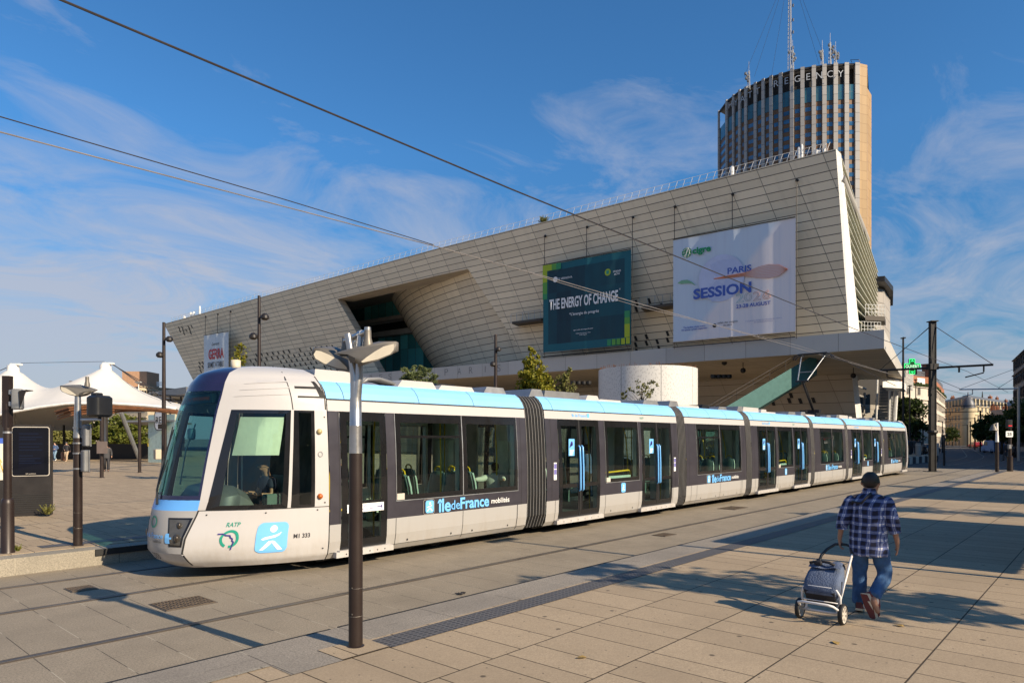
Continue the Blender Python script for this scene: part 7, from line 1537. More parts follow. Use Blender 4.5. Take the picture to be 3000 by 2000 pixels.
def figure(label, at, heading, h, pose, shirt, trouser, shoe, hair, skinm=SKIN, sleeve=1.0, coat=0.0, group=None, fingers=False, cap=None, grip=None, seated=False, glasses=False, bulk=1.0):
    p = thing('person', label, 'person', at, group); k = h/1.75; J = dict(REST); J.update(pose); c, s = math.cos(heading), math.sin(heading)
    W_ = lambda q: Vector(at)+Vector((q[0]*c-q[1]*s, q[0]*s+q[1]*c, q[2]))*k
    w = {n: W_(q) for n, q in J.items()}; F = W_((1, 0, 0))-W_((0, 0, 0)); F.normalize(); S = Vector((-F.y, F.x, 0))
    names = ['pelvis', 'spine', 'chest', 'neckb', 'neck', 'head', 'crown', 'shL', 'elL', 'wrL', 'haL', 'shR', 'elR', 'wrR', 'haR', 'hiL', 'knL', 'anL', 'toL', 'hiR', 'knR', 'anR', 'toR']
    rad = dict(pelvis=(.12, .10), spine=(.12, .09), chest=(.14, .10), neckb=(.07, .065), neck=(.055, .055), head=(.082, .092), crown=(.072, .082), shL=.06, shR=.06, elL=.042, elR=.042, wrL=.029, wrR=.029, haL=(.036, .022), haR=(.036, .022), hiL=.085, hiR=.085, knL=.056, knR=.056, anL=.04, anR=.04, toL=(.035, .03), toR=(.035, .03))
    ix = {n: i for i, n in enumerate(names)}; V = [w[n] for n in names]; R = [tuple(x*k for x in rad[n]) if isinstance(rad[n], tuple) else rad[n]*k for n in names]
    E = [(ix[a], ix[b]) for a, b in (('pelvis', 'spine'), ('spine', 'chest'), ('chest', 'neckb'), ('neckb', 'neck'), ('neck', 'head'), ('head', 'crown'), ('neckb', 'shL'), ('shL', 'elL'), ('elL', 'wrL'), ('wrL', 'haL'), ('neckb', 'shR'), ('shR', 'elR'), ('elR', 'wrR'), ('wrR', 'haR'), ('pelvis', 'hiL'), ('hiL', 'knL'), ('knL', 'anL'), ('anL', 'toL'), ('pelvis', 'hiR'), ('hiR', 'knR'), ('knR', 'anR'), ('anR', 'toR'))]
    hd, cr = w['head'], w['crown']
    def add(prev, q, r): V.append(q); R.append(r if isinstance(r, tuple) else (r, r)); E.append((prev, len(V)-1)); return len(V)-1
    add(ix['head'], hd+F*0.105*k-UP*0.005*k, 0.016*k)                      # nose
    for sg in (-1, 1):
        if fingers: e = add(ix['head'], hd+S*sg*0.092*k-F*0.01, 0.016*k); add(e, hd+S*sg*0.098*k-F*0.015+UP*0.03*k, 0.014*k)
        if fingers:
            wr, ha = w['wrL' if sg > 0 else 'wrR'], w['haL' if sg > 0 else 'haR']; d = (ha-wr).normalized(); hi_ = ix['haL' if sg > 0 else 'haR']
            acr = F*0.9; inw = S*-sg
            for j, (off, ln) in enumerate(((0.033, .066), (0.011, .078), (-0.011, .072), (-0.032, .055))):
                curl = 0.75 if (grip and sg == grip) else 0.30
                a = add(hi_, ha+acr*off*k+d*0.028*k, 0.0095*k); b = add(a, ha+acr*off*k+d*(0.03+ln*0.45)*k+inw*curl*0.020*k, 0.009*k); add(b, ha+acr*off*k+d*(0.03+ln*(0.9-curl*0.45))*k+inw*curl*0.055*k, 0.0078*k)
            a = add(hi_, ha+acr*0.042*k-d*0.015*k+inw*0.012*k, 0.011*k); add(a, ha+acr*0.060*k+d*0.028*k+inw*0.026*k, 0.0095*k)
    body = skin('body', V, E, R, skinm, p, 0, 2)
    # clothes: lofted rings that follow the body
    def ringpts(c, hw_, hd_, sgn=1.0, n=18):
        return [c+S*(hw_*k*math.copysign(abs(math.cos(t))**0.8, math.cos(t)))+F*(hd_*k*math.sin(t)) for t in [2*math.pi*j/n for j in range(n)]]
    hemz = w['pelvis']-UP*(0.04+coat)*k if not seated else w['pelvis']+UP*0.02*k
    wd_ = bulk; nb = w['neckb']; shm = (w['shL']+w['shR'])/2
    m = MB(); rows = [ringpts(hemz+UP*0.01*k, .175*wd_, .125*wd_), ringpts(hemz, .195*wd_, .145*wd_), ringpts(hemz.lerp(w['spine'], 0.5), .185*wd_, .14*wd_), ringpts(w['spine'], .178*wd_, .135*wd_), ringpts(w['spine'].lerp(w['chest'], 0.5), .182*wd_, .135*wd_), ringpts(w['chest'], .19*wd_, .135*wd_), ringpts(shm.lerp(w['chest'], 0.35), .205*wd_**0.5, .118*wd_), ringpts(shm+UP*0.012*k, .195*wd_**0.5, .095), ringpts(shm.lerp(nb, 0.6)+UP*0.035*k, .135, .085), ringpts(nb+UP*0.015*k, .075, .072), ringpts(nb+UP*0.05*k, .068, .066)]
    m.grid(rows, closed=True)
    for sd in 'LR':
        A_, B_, C_ = w['sh'+sd], w['el'+sd], w['wr'+sd]; inn_ = A_.lerp(nb, 0.25)
        if sleeve >= 0.6: pts = [inn_-UP*0.02*k, A_-UP*0.012*k, A_.lerp(B_, 0.35), A_.lerp(B_, 0.75), B_, B_.lerp(C_, 0.30), B_.lerp(C_, 0.5 if sleeve < 1 else 0.93)]; rs = [.07, .083, .080, .072, .068, .064, .062 if sleeve < 1 else .046]
        else: pts = [inn_-UP*0.02*k, A_-UP*0.01*k, A_.lerp(B_, 0.35), A_.lerp(B_, 0.65)]; rs = [.07, .082, .078, .074]
        m.tube(pts, [r*k*wd_**0.7 for r in rs], 14)
        if sleeve == 0.95: q0, q1 = B_.lerp(C_, 0.36), B_.lerp(C_, 0.52); m.tube([q0, q0.lerp(q1, 0.1), q0.lerp(q1, 0.9), q1], [.06*k, .072*k, .072*k, .06*k], 14)
    sh_ = m.build('shirt', shirt, p, True)
    md = sh_.modifiers.new('sub', 'SUBSURF'); md.levels = 1; md.render_levels = 1
    if bulk > 1:
        tx = bpy.data.textures.new('folds', 'CLOUDS'); tx.noise_scale = 0.11; dm = sh_.modifiers.new('folds', 'DISPLACE'); dm.texture = tx; dm.strength = 0.028; dm.mid_level = 0.5
    m = MB(); pb = w['pelvis']; rows = [ringpts(pb-UP*0.10*k, .12, .09), ringpts(pb-UP*0.06*k, .172, .125), ringpts(pb+UP*0.02*k, .172, .122), ringpts(pb+UP*0.10*k, .158, .112)]
    m.grid(rows, closed=True); m.poly(rows[-1])
    for sd in 'LR':
        hp, kn_2, an = w['hi'+sd], w['kn'+sd], w['an'+sd]
        m.tube([hp+UP*0.05*k, hp-UP*0.03*k, hp.lerp(kn_2, 0.35), hp.lerp(kn_2, 0.75), kn_2, kn_2.lerp(an, 0.3), kn_2.lerp(an, 0.7), kn_2.lerp(an, 0.90), kn_2.lerp(an, 0.96)], [r*k*bulk**0.5 for r in (.095, .102, .100, .085, .078, .078, .074, .076, .070)], 14)
    tr_o = m.build('trousers', trouser, p, True)
    if bulk > 1: dm = tr_o.modifiers.new('sub', 'SUBSURF'); dm.levels = dm.render_levels = 2; dm = tr_o.modifiers.new('folds', 'DISPLACE'); dm.texture = tx; dm.strength = 0.03; dm.mid_level = 0.5
    for sd in 'LR':
        if seated: break
        an, to = w['an'+sd], w['to'+sd]; d = (to-an).normalized(); fl = Vector((d.x, d.y, d.z)); up_ = (Vector((0, 0, 1))-fl*fl.z); up_ = up_.normalized() if up_.length > 0.2 else F
        o_ = hull([an+(fl*x+S*y)*k+up_*z*k for x, y, z in ((-.075, -.035, -.045), (-.075, .035, -.045), (.08, -.045, -.045), (.08, .045, -.045), (.20, -.03, -.05), (.20, .03, -.05), (.225, 0, -.045), (-.08, -.03, .03), (-.08, .03, .03), (-.03, -.035, .05), (-.03, .035, .05), (.09, -.035, .015), (.09, .035, .015), (.2, -.02, -.015), (.2, .02, -.015))] , 'shoe', shoe[0], p, 60)
        if len(shoe) > 1:
            hull([an+(fl*x+S*y)*k+up_*z*k for x, y, z in ((-.08, -.038, -.07), (-.08, .038, -.07), (.08, -.05, -.07), (.08, .05, -.07), (.21, -.033, -.075), (.21, .033, -.075), (.235, 0, -.072), (-.08, -.038, -.045), (-.08, .038, -.045), (.08, -.05, -.045), (.08, .05, -.045), (.21, -.033, -.05), (.21, .033, -.05), (.232, 0, -.05))], 'midsole', shoe[1], o_, 40)
            m = MB(); m.poly([an+(fl*x+S*y)*k+up_*z*k for x, y, z in ((-.078, -.036, -.0715), (.08, -.048, -.0715), (.21, -.031, -.0765), (.233, 0, -.0735), (.21, .031, -.0765), (.08, .048, -.0715), (-.078, .036, -.0715))]); m.build('outsole', shoe[0], o_)
            if len(shoe) > 2:
                for sg in (-1, 1): m = MB(); m.poly([an+(fl*x+S*sg*y)*k+up_*z*k for x, y, z in ((-.04, .041, .028), (.03, .046, .012), (.09, .046, -.028), (.0, .050, -.030), (-.06, .042, -.01))]); m.build('side_patch', shoe[2], o_)
    if hair:
        d = (cr-hd).normalized(); m = MB(); rows = []
        for i in range(9):
            a = i/8; zz = lerp(-0.075, 0.118, a); r = 0.098*math.sqrt(max(0.02, 1-((zz-0.02)/0.112)**2)); rows.append([hd+UP*(zz+0.03)*k+(F*(math.cos(t)*r*1.10-0.014)+S*(math.sin(t)*r*0.95))*k for t in [math.pi*(0.36+1.28*j/14) if zz < 0.045 else 2*math.pi*j/14 for j in range(15)]])
        m.grid(rows); m.poly(rows[-1]); m.build('hair', hair, p, True)
    if cap:
        m = MB(); rows = []
        for i in range(8):
            a = i/7; zz = lerp(0.0, 0.128, a); r = 0.107*math.sqrt(max(0.03, 1-(zz/0.135)**2))*(1.0 if i else 1.02); rows.append([hd+UP*(zz+0.028)*k+(F*(math.cos(t)*r*1.10)+S*(math.sin(t)*r*0.97))*k for t in [2*math.pi*j/20 for j in range(20)]])
        m.grid(rows, closed=True); m.poly(rows[-1]); m.slab([hd+UP*0.03*k+(F*x+S*y)*k for x, y in ((.085, -.075), (.15, -.06), (.19, -.02), (.19, .02), (.15, .06), (.085, .075))], UP, 0.008); m.build('cap', cap, p, 40)
    if glasses:
        m = MB()
        for sg in (-1, 1): m.box(hd+(F*0.098+S*sg*0.036)*k+UP*0.03*k, (0.012, 0.05, 0.035), rz=heading); m.tube([hd+(F*0.09+S*sg*0.075)*k+UP*0.035*k, hd+(S*sg*0.097)*k+UP*0.035*k], 0.004, 4)
        m.build('glasses', BLACK, p)
    return p, w, F, S, k
MANP = dict(pelvis=(-0.01, 0, .90), spine=(0.0, 0.005, 1.10), chest=(0.015, 0.0, 1.29), neckb=(0.04, 0, 1.43), neck=(0.065, -.005, 1.495), head=(0.09, -.008, 1.555), crown=(0.085, -.01, 1.62), shL=(0.02, .185, 1.375), shR=(0.02, -.185, 1.375),
    elL=(-.07, .275, 1.13), wrL=(-.04, .315, .90), haL=(-.025, .315, .825), elR=(-.02, -.26, 1.12), wrR=(.05, -.30, .88), haR=(.07, -.298, .80),
    hiL=(0, .10, .86), knL=(.05, .105, .47), anL=(.02, .10, .085), toL=(.19, .10, .045), hiR=(0, -.10, .86), knR=(.08, -.17, .47), anR=(-.26, -.075, .235), toR=(-.245, -.135, .065))
BURG = M('shoe_burgundy', (0.13, 0.022, 0.025), 0.5); SOLE = M('shoe_sole', (0.55, 0.48, 0.36), 0.6); CAPM = M('cap_dark', (0.015, 0.021, 0.013), 0.85)
mp_at = Vector((8.60, 2.17, PZ))
man, mw, F_, S_, k_ = figure('person in a blue plaid shirt, jeans and dark cap walking away with a shopping trolley', mp_at, math.radians(7), 1.66, MANP, PLAID, DENIM, (BURG, SOLE, M('shoe_cream', (0.62, 0.52, 0.44), 0.6)), HAIR, SKIN, 0.95, 0.165, None, True, CAPM, 1, False, False, 1.14)
m = MB(); m.tube([mw['neckb']+S_*-0.03+F_*-0.085+UP*0.03, mw['chest']+S_*0.06-F_*0.165+UP*0.05, mw['shL']+S_*-0.02-F_*0.105-UP*0.02, mw['chest']+S_*0.19-UP*0.06], 0.014, 6); m.build('bag_strap', JKT, man, True)
m = MB(); rows = []
for dz, r in ((-0.03, 0.082), (0.045, 0.066)): rows.append([mw['neckb']+UP*(0.035+dz)+F_*(0.012+math.cos(t)*r*1.05)+S_*math.sin(t)*r for t in [2*math.pi*j/16 for j in range(17)]])
m.grid(rows); m.build('collar', PLAID, man, True)

# ---------------------------------------------------------------- shopping trolley
ax0 = Vector((7.88, 2.47, PZ+0.112)); tr = thing('shopping_trolley', 'blue denim two wheeled shopping trolley pulled by the person in plaid', 'trolley', (ax0.x, ax0.y, PZ))
hand = mw['haL']+Vector((0, 0, -0.01)); dd = (Vector((hand.x, ax0.y, hand.z))-ax0); LT = dd.length; dd.normalize(); nn = Vector((-dd.z, 0, dd.x)); SY = Vector((0, 1, 0))
for s in (-1, 1):
    c = ax0+SY*s*0.225; m = MB(); n = 28
    prof = [(-0.022, 0.092), (-0.024, 0.104), (-0.012, 0.112), (0.012, 0.112), (0.024, 0.104), (0.022, 0.092)]
    m.grid([[c+SY*y+Vector((r*math.cos(2*math.pi*j/n), 0, r*math.sin(2*math.pi*j/n))) for j in range(n)] for y, r in prof+[prof[0]]], closed=True); wh_ = m.build('wheel', RUBR, tr, True)
    m = MB()
    for j in range(7):
        a = 2*math.pi*j/7; e = Vector((math.cos(a), 0, math.sin(a))); t = Vector((-math.sin(a), 0, math.cos(a)))
        for y in (-0.016, 0.016): m.poly([c+SY*y+e*0.018+t*0.010, c+SY*y+e*0.09+t*0.020, c+SY*y+e*0.09-t*0.020, c+SY*y+e*0.018-t*0.010])
    m.grid([[c+SY*y+Vector((r*math.cos(2*math.pi*j/n), 0, r*math.sin(2*math.pi*j/n))) for j in range(n)] for y, r in ((-0.02, 0.093), (-0.02, 0.081), (0.02, 0.081), (0.02, 0.093))], closed=True)
    m.lathe(c, [(0.02, -0.02), (0.02, 0.02)], 8); m.build('rim', KERBW, wh_)
WF = M('frame_white', (0.66, 0.64, 0.62), 0.4)
m = MB(); A = lambda t, y, o=0: ax0+dd*t+SY*y+nn*o
m.tube([A(0, -0.21), A(0, 0.21)], 0.012, 8)
m.tube([A(0.0, -0.165), A(0.5, -0.165), A(LT*0.86, -0.165)], 0.013, 8); m.tube([A(0.0, 0.165), A(0.5, 0.165), A(LT*0.70, 0.165)], 0.013, 8)
m.build('frame', WF, tr, True)
m = MB(); m.tube([A(0.02, -0.20, 0.02), A(-0.02, -0.20, 0.10), A(-0.05, -0.18, 0.20), A(-0.055, -0.13, 0.225), A(-0.055, 0.13, 0.225), A(-0.05, 0.18, 0.20), A(-0.02, 0.20, 0.10), A(0.02, 0.20, 0.02)], 0.014, 8)
m.tube([A(0.02, -0.20, 0.02), A(0.13, -0.20, 0.13), A(0.155, -0.17, 0.20), A(0.165, -0.12, 0.215), A(0.165, 0.12, 0.215), A(0.155, 0.17, 0.20), A(0.13, 0.20, 0.13), A(0.02, 0.20, 0.02)], 0.014, 8); m.tube([A(0.05, -0.19, 0.12), A(0.05, 0.19, 0.12)], 0.006, 6); m.build('kick_stand', WF, tr, True)
m = MB(); m.tube([A(LT*0.86, -0.165), A(LT*0.97, -0.14), hand+Vector((0.01, -0.07, 0.0)), hand, hand+Vector((-0.01, 0.05, -0.005)), A(LT*0.90, 0.12), A(LT*0.80, 0.16), A(LT*0.68, 0.165)], 0.016, 10); m.rbox(A(LT*0.70, 0.165), (0.05, 0.05, 0.07), 0.012); m.build('handle', BLKP, tr, True)
def rings(spec):
    m = MB(); rows = []
    for t, wy, o0, o1 in spec:
        r = min(wy, 0.05); o = []
        for cy, co, a0 in ((wy-r, o1-r, 0), (-wy+r, o1-r, 90), (-wy+r, o0+r, 180), (wy-r, o0+r, 270)):
            for i in range(4): a = math.radians(a0+30*i); o.append(A(t, cy+r*math.cos(a), co+r*math.sin(a)))
        rows.append(o)
    m.grid(rows, closed=True); m.poly(rows[0]); m.poly(rows[-1]); return m
DB = M('bag_denim', (0.085, 0.115, 0.185), 0.85, 0, 0.25, 8, 0.6, 60)
rings([(0.10, 0.150, 0.01, 0.19), (0.14, 0.185, 0.01, 0.225), (0.25, 0.19, 0.01, 0.235), (0.36, 0.182, 0.01, 0.225), (0.46, 0.165, 0.015, 0.20), (0.535, 0.15, 0.02, 0.16)]).build('bag', DB, tr, True)
m = MB(); rows = []
for t, o, w in ((0.56, 0.02, 0.15), (0.565, 0.10, 0.155), (0.53, 0.19, 0.165), (0.47, 0.225, 0.17), (0.40, 0.245, 0.175)): rows.append([A(t+0.012*math.sin(7*f), lerp(-w, w, f), o+0.012*math.sin(11*f)) for f in [j/10 for j in range(11)]])
m.grid(rows); fl_ = m.build('flap', DB, tr, True)
m = MB(); m.tube([A(0.455, -0.10, 0.245), A(0.47, -0.04, 0.262), A(0.475, 0.06, 0.264), A(0.46, 0.17, 0.235)], 0.016, 6); m.rbox(A(0.45, 0.07, 0.262), (0.05, 0.08, 0.05), 0.015); m.tube([A(0.55, -0.13, 0.06), A(0.54, -0.10, 0.12), A(0.50, -0.06, 0.19)], 0.014, 6); m.build('closing_strap', JKT, fl_, True)
m = MB(); m.slab([A(0.09, -0.15, 0.02), A(0.09, 0.15, 0.02), A(0.14, 0.16, 0.20), A(0.14, -0.16, 0.20)], dd, -0.03); m.build('base_board', JKT, tr)
m = MB(); m.tube([A(0.12, -0.187, 0.06), A(0.30, -0.193, 0.17)], 0.006, 5); m.build('side_seam', JKT, tr)

# ---------------------------------------------------------------- others
def person_at(label, px, yb, z, hd_deg, h, pose, sh, tr_, hair, skm=SKIN, shoe=None, coat=0.05, cap=None, D=None):
    q = gp(px, yb, z) if D is None else P(px, 1284, D)
    q.z = z; return figure(label, q, math.radians(hd_deg), h, pose, sh, tr_, (shoe or JKT,), hair, skm, 1.0, coat, 'people in the square', False, cap)
LJ = M('denim_jacket', (0.06, 0.10, 0.20), 0.8); LJEAN = M('jeans_light', (0.16, 0.26, 0.36), 0.8); CHINO = M('chinos', (0.40, 0.30, 0.20), 0.8); LBL = M('shirt_pale_blue', (0.30, 0.38, 0.52), 0.8); GREYC = M('coat_grey', (0.05, 0.05, 0.055), 0.8)
pw, ww_, Fw, Sw, kw_ = person_at('person in denim jacket and light jeans walking with hands together, near the far bushes', 161, 1349, PZ, 215, 1.68, dict(WALK, wrL=(.18, .12, 1.08), haL=(.24, .05, 1.08), wrR=(.18, -.10, 1.05), haR=(.24, -.03, 1.06)), LJ, LJEAN, HAIR, SKIN2, LOGOW)
m = MB(); m.rbox(ww_['haR']-Sw*0.35-UP*0.25+Fw*0.0, (0.16, 0.34, 0.28), 0.05); m.build('handbag', LBL, pw, 40)
person_at('person in black jacket, pale blue shirt, beige trousers and grey cap, near the far bushes', 195, 1351, PZ, 225, 1.72, dict(WALK, wrR=(.15, -.1, 1.0), haR=(.22, -.04, 1.02)), JKT, CHINO, None, SKIN2, CHINO, 0.03, GREYC)
q = gp(186, 1350, PZ); sc_ = thing('suitcase', 'brown suitcase standing between the two walkers', 'suitcase', q); m = MB(); m.rbox(q+UP*0.42, (0.32, 0.5, 0.75), 0.06); m.build('shell', WOOD, sc_, 40); m = MB(); m.tube([q+UP*0.8-RT*0.1, q+UP*0.95-RT*0.1, q+UP*0.95+RT*0.1, q+UP*0.8+RT*0.1], 0.02, 5); m.build('handle', JKT, sc_)
person_at('dark clothed person standing behind the post with the small plate', 312, 1381, PZ, 250, 1.74, dict(WALK), GREYC, JKT, HAIR, SKIN, JKT, 0.12)
for px, D, z, hdg, lab, sh, pose in ((2668, 72, 0.6, 60, 'dark clothed person at the left of the group on the raised pavement', JKT, REST), (2677, 74, 0.6, 200, 'person in grey coat second in the group on the raised pavement', GREYC, WALK), (2693, 70, 0.6, 40, 'person in black just left of the big overhead mast', JKT, WALK), (2661, 78, 0.6, 10, 'person in dark blue partly behind the tram tail', LJ, REST)): person_at(lab, px, 0, z, hdg, 1.72, pose, sh, JKT, HAIR, SKIN, JKT, 0.08, None, D)
person_at('dark figure walking at the foot of the speed sign post', 2947, 0, PZ, 80, 1.75, WALK, JKT, GREYC, HAIR, SKIN, JKT, 0.1, None, 60)
person_at('distant figure crossing the street near the far tram', 2762, 0, 0, 30, 1.75, WALK, GREYC, JKT, HAIR, SKIN, JKT, 0.08, None, 150)
SEATED = dict(pelvis=(0, 0, .52), spine=(-.02, 0, .70), chest=(-.01, 0, .90), neckb=(.01, 0, 1.05), neck=(.03, 0, 1.12), head=(.06, 0, 1.20), crown=(.05, 0, 1.275), shL=(.0, .18, 1.0), shR=(.0, -.18, 1.0), elL=(.06, .24, .74), elR=(.06, -.24, .74), wrL=(.30, .2, .76), wrR=(.32, -.2, .78), haL=(.38, .18, .78), haR=(.40, -.17, .80),
    hiL=(.02, .1, .48), hiR=(.02, -.1, .48), knL=(.44, .12, .46), knR=(.44, -.12, .46), anL=(.42, .12, .06), anR=(.42, -.12, .06), toL=(.58, .12, .02), toR=(.58, -.12, .02))
DRVB = M('uniform_navy', (0.018, 0.025, 0.055), 0.8)
figure('bald tram driver with sunglasses and navy uniform sitting in the front cab', (6.38, VC-0.16, 0.52), math.pi, 1.80, SEATED, DRVB, JKT, (JKT,), None, SKIN, 0.5, 0, None, True, None, 0, True, True)
figure('standing passenger in dark clothes with a phone inside the first tram door', (7.62, VC-0.55, 0.40), math.radians(195), 1.66, dict(elL=(.02, .22, 1.14), wrL=(.24, .12, 1.12), haL=(.31, .08, 1.14), elR=(.02, -.22, 1.14), wrR=(.24, -.12, 1.10), haR=(.31, -.06, 1.13)), JKT, GREYC, (JKT,), HAIR, SKIN, 1.0, 0.1)
PALE = M('jumper_pale', (0.50, 0.52, 0.47), 0.8)
figure('passenger in a pale jumper sitting inside with an arm along the seat back', (11.62, VC-0.95, 0.40), math.radians(15), 1.74, dict(SEATED, elR=(-.12, -.30, .98), wrR=(-.32, -.42, .98), haR=(-.40, -.46, .97), elL=(-.2, .26, .95), wrL=(-.42, .30, .96), haL=(-.5, .30, .95)), PALE, CHINO, (JKT,), HAIR, SKIN, 1.0, 0, None, False, None, None, True)
for u, v, lab, mt in ((16.4, -0.2, 'passenger in dark blue standing in the second tram section', LJ), (14.5, 0.3, 'passenger in black standing behind the second tram door pair', JKT), (29.0, 0.1, 'dark passenger standing in the fourth tram section', GREYC)): figure(lab, (u, VC+v, 0.40), 2.0, 1.74, REST, mt, JKT, (JKT,), HAIR, SKIN, 1.0, 0.05)

# ================================================================ trees and plants
def leaves(m, c, r, n, size, rr, needle=False):
    for _ in range(n):
        while True:
            d = Vector((rr.uniform(-1, 1), rr.uniform(-1, 1), rr.uniform(-1, 1)))
            if 0.15 < d.length < 1: break
        p = c+Vector((d.x*r.x, d.y*r.y, d.z*r.z)); a = Vector((rr.gauss(0, 1), rr.gauss(0, 1), rr.gauss(0, 0.7))).normalized(); b = a.orthogonal().normalized(); b = (b*math.cos(t)+a.cross(b)*math.sin(t)) if (t := rr.uniform(0, 6.28)) else b
        s = size*rr.uniform(0.6, 1.35); w = s*(0.16 if needle else 0.42)
        m.poly([p-a*s*0.5, p+b*w, p+a*s*0.5, p-b*w])
def tree(label, at, crown, clumps, per, size, mat, cat='tree', name='tree', trunk_r=0.10, group=None, seed=1, needle=False, lean=0.0, shell=0.55, cr=0.34, gaps=0.0):
    """crown: list of (dx, dy, z, rx, rz) lobes in camera right / forward / up"""
    t = thing(name, label, cat, at, group); rr = random.Random(seed); b = Vector(at); tops = []; m = MB(); tm = MB()
    zmax = max(z+rz for _, _, z, _, rz in crown); z0 = min(z-rz for _, _, z, _, rz in crown)
    tm.tube([b, b+UP*(z0*0.6)+RT*lean*0.3, b+UP*max(z0, 0.4)+RT*lean, b+UP*(z0+(zmax-z0)*0.55)+RT*lean*1.2, b+UP*(zmax*0.93)+RT*lean], [trunk_r*1.25, trunk_r, trunk_r*0.85, trunk_r*0.45, trunk_r*0.12], 8)
    tot = sum(rx*rz for *_, rx, rz in crown)
    for dx, dy, z, rx, rz in crown:
        c = b+RT*dx+FW*dy+UP*z
        for _ in range(max(2, int(clumps*rx*rz/tot))):
            d = Vector((rr.gauss(0, 1), rr.gauss(0, 1), rr.gauss(0, 1))).normalized()*(shell+(1-shell)*rr.random()) if rr.random() < 0.78 else Vector((rr.uniform(-.6, .6), rr.uniform(-.6, .6), rr.uniform(-.6, .6)))
            q = c+Vector((d.x*rx, d.y*rx, d.z*rz)); k = rr.uniform(0.55, 1.25)*cr; leaves(m, q, Vector((rx*k, rx*k, rz*k*0.8)), int(per*rr.uniform(0.5, 1.4)), size, rr, needle)
            if rr.random() < 0.5: st = b+UP*lerp(z0*0.8, q.z-b.z, 0.45)+RT*lean; tm.tube([st, st.lerp(q, 0.55)+UP*0.05*rx, q], [trunk_r*0.35, trunk_r*0.2, trunk_r*0.07], 5)
    tm.build('trunk', BARK, t, True); m.build('crown', mat, t, fix=False); return t
def at(px, D, z=0.0): q = P(px, 1284, D); q.z = z; return q
tree('young birch with sparse yellow green leaves behind the tram cab, tallest of the two', at(700, 30, PZ), [(0.05, 0, 5.4, 0.42, 1.0), (-0.05, 0, 4.3, 0.62, 0.7), (-0.75, 0, 4.6, 0.28, 0.5), (0.15, 0, 4.5, 0.5, 0.5)], 46, 30, 0.13, LF_YEL, trunk_r=0.05, group='young trees behind the tram', seed=3, cr=0.36)
tree('small birch with sparse leaves right of the taller young birch', at(790, 31, PZ), [(0.45, 0, 4.55, 0.34, 0.45), (-0.35, 0, 4.6, 0.32, 0.5), (0.0, 0, 4.0, 0.6, 0.5), (-1.6, 0, 4.2, 0.3, 0.4)], 32, 30, 0.13, LF_YEL, trunk_r=0.05, group='young trees behind the tram', seed=4)
tree('short pine with spreading needles behind the tram roof', at(1226, 32, PZ), [(0.0, 0, 4.6, 1.0, 0.85), (0.5, 0, 4.2, 0.9, 0.5), (-0.45, 0, 4.35, 0.7, 0.5), (0.0, 0, 5.2, 0.45, 0.35)], 130, 60, 0.16, LF_PIN, trunk_r=0.09, group='young trees behind the tram', seed=5, needle=True, cr=0.24)
tree('yellowing maple with a pointed crown behind the first bellows', at(1568, 30, PZ), [(0.0, 0, 4.4, 0.78, 0.9), (-0.1, 0, 5.1, 0.45, 0.7), (-0.12, 0, 5.75, 0.16, 0.35), (0.45, 0, 4.3, 0.6, 0.6), (-0.5, 0, 4.2, 0.35, 0.6)], 120, 46, 0.13, LF_YEL, trunk_r=0.07, group='young trees behind the tram', seed=6, cr=0.30)
tree('thin olive green tree to the right of the maple', at(1655, 31, PZ), [(0.0, 0, 4.3, 0.45, 0.75), (0.1, 0, 4.9, 0.2, 0.5)], 46, 36, 0.09, LF_OLV, trunk_r=0.05, group='young trees behind the tram', seed=7)
tree('nearly bare small tree in front of the round drum', at(1880, 30, PZ), [(0.0, 0, 4.1, 0.55, 0.5), (0.5, 0, 4.3, 0.3, 0.35), (-0.8, 0, 3.9, 0.3, 0.3)], 26, 16, 0.10, LF_OLV, trunk_r=0.04, group='young trees behind the tram', seed=8)
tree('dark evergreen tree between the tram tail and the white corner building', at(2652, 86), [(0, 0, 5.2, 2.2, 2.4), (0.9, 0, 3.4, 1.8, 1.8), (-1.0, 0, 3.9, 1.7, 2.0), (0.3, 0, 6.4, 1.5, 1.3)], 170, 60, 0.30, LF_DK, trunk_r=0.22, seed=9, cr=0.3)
for i, (px, D, s, mt, lab) in enumerate(((160, 92, 1.1, LF_OLV, 'yellowing bush farthest left behind the walkers'), (215, 94, 1.15, LF_OLV, 'olive bush behind the two walkers'), (272, 93, 1.5, LF_MID, 'tall green bush behind the black housing'), (325, 95, 1.55, LF_MID, 'tall green bush behind the post with the plate'), (372, 92, 1.3, LF_MID, 'green bush left of the raking strut'), (418, 94, 1.2, LF_MID, 'green bush beside the glass pavilion'), (118, 98, 1.2, LF_OLV, 'bush half hidden behind the information kiosk'))):
    tree(lab, at(px, D, PZ), [(0, 0, 2.3*s, 1.8, 1.6*s), (1.0, 0, 1.4*s, 1.6, 1.2*s), (-1.0, 0, 1.5*s, 1.6, 1.2*s)], 90, 42, 0.32, mt, 'bush', 'bush', 0.08, 'bushes behind the station', 20+i)
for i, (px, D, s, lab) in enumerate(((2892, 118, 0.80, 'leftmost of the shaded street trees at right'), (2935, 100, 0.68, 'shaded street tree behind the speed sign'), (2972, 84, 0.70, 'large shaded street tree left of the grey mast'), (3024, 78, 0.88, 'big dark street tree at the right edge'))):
    tree(lab, at(px, D), [(0, 0, 5.6*s, 2.6*s, 2.6*s), (1.4*s, 0, 4.2*s, 2.2*s, 1.7*s), (-1.3*s, 0, 4.4*s, 2.0*s, 1.7*s)], 150, 60, 0.32, LF_DK, trunk_r=0.2, group='street trees on the shaded side', seed=40+i)
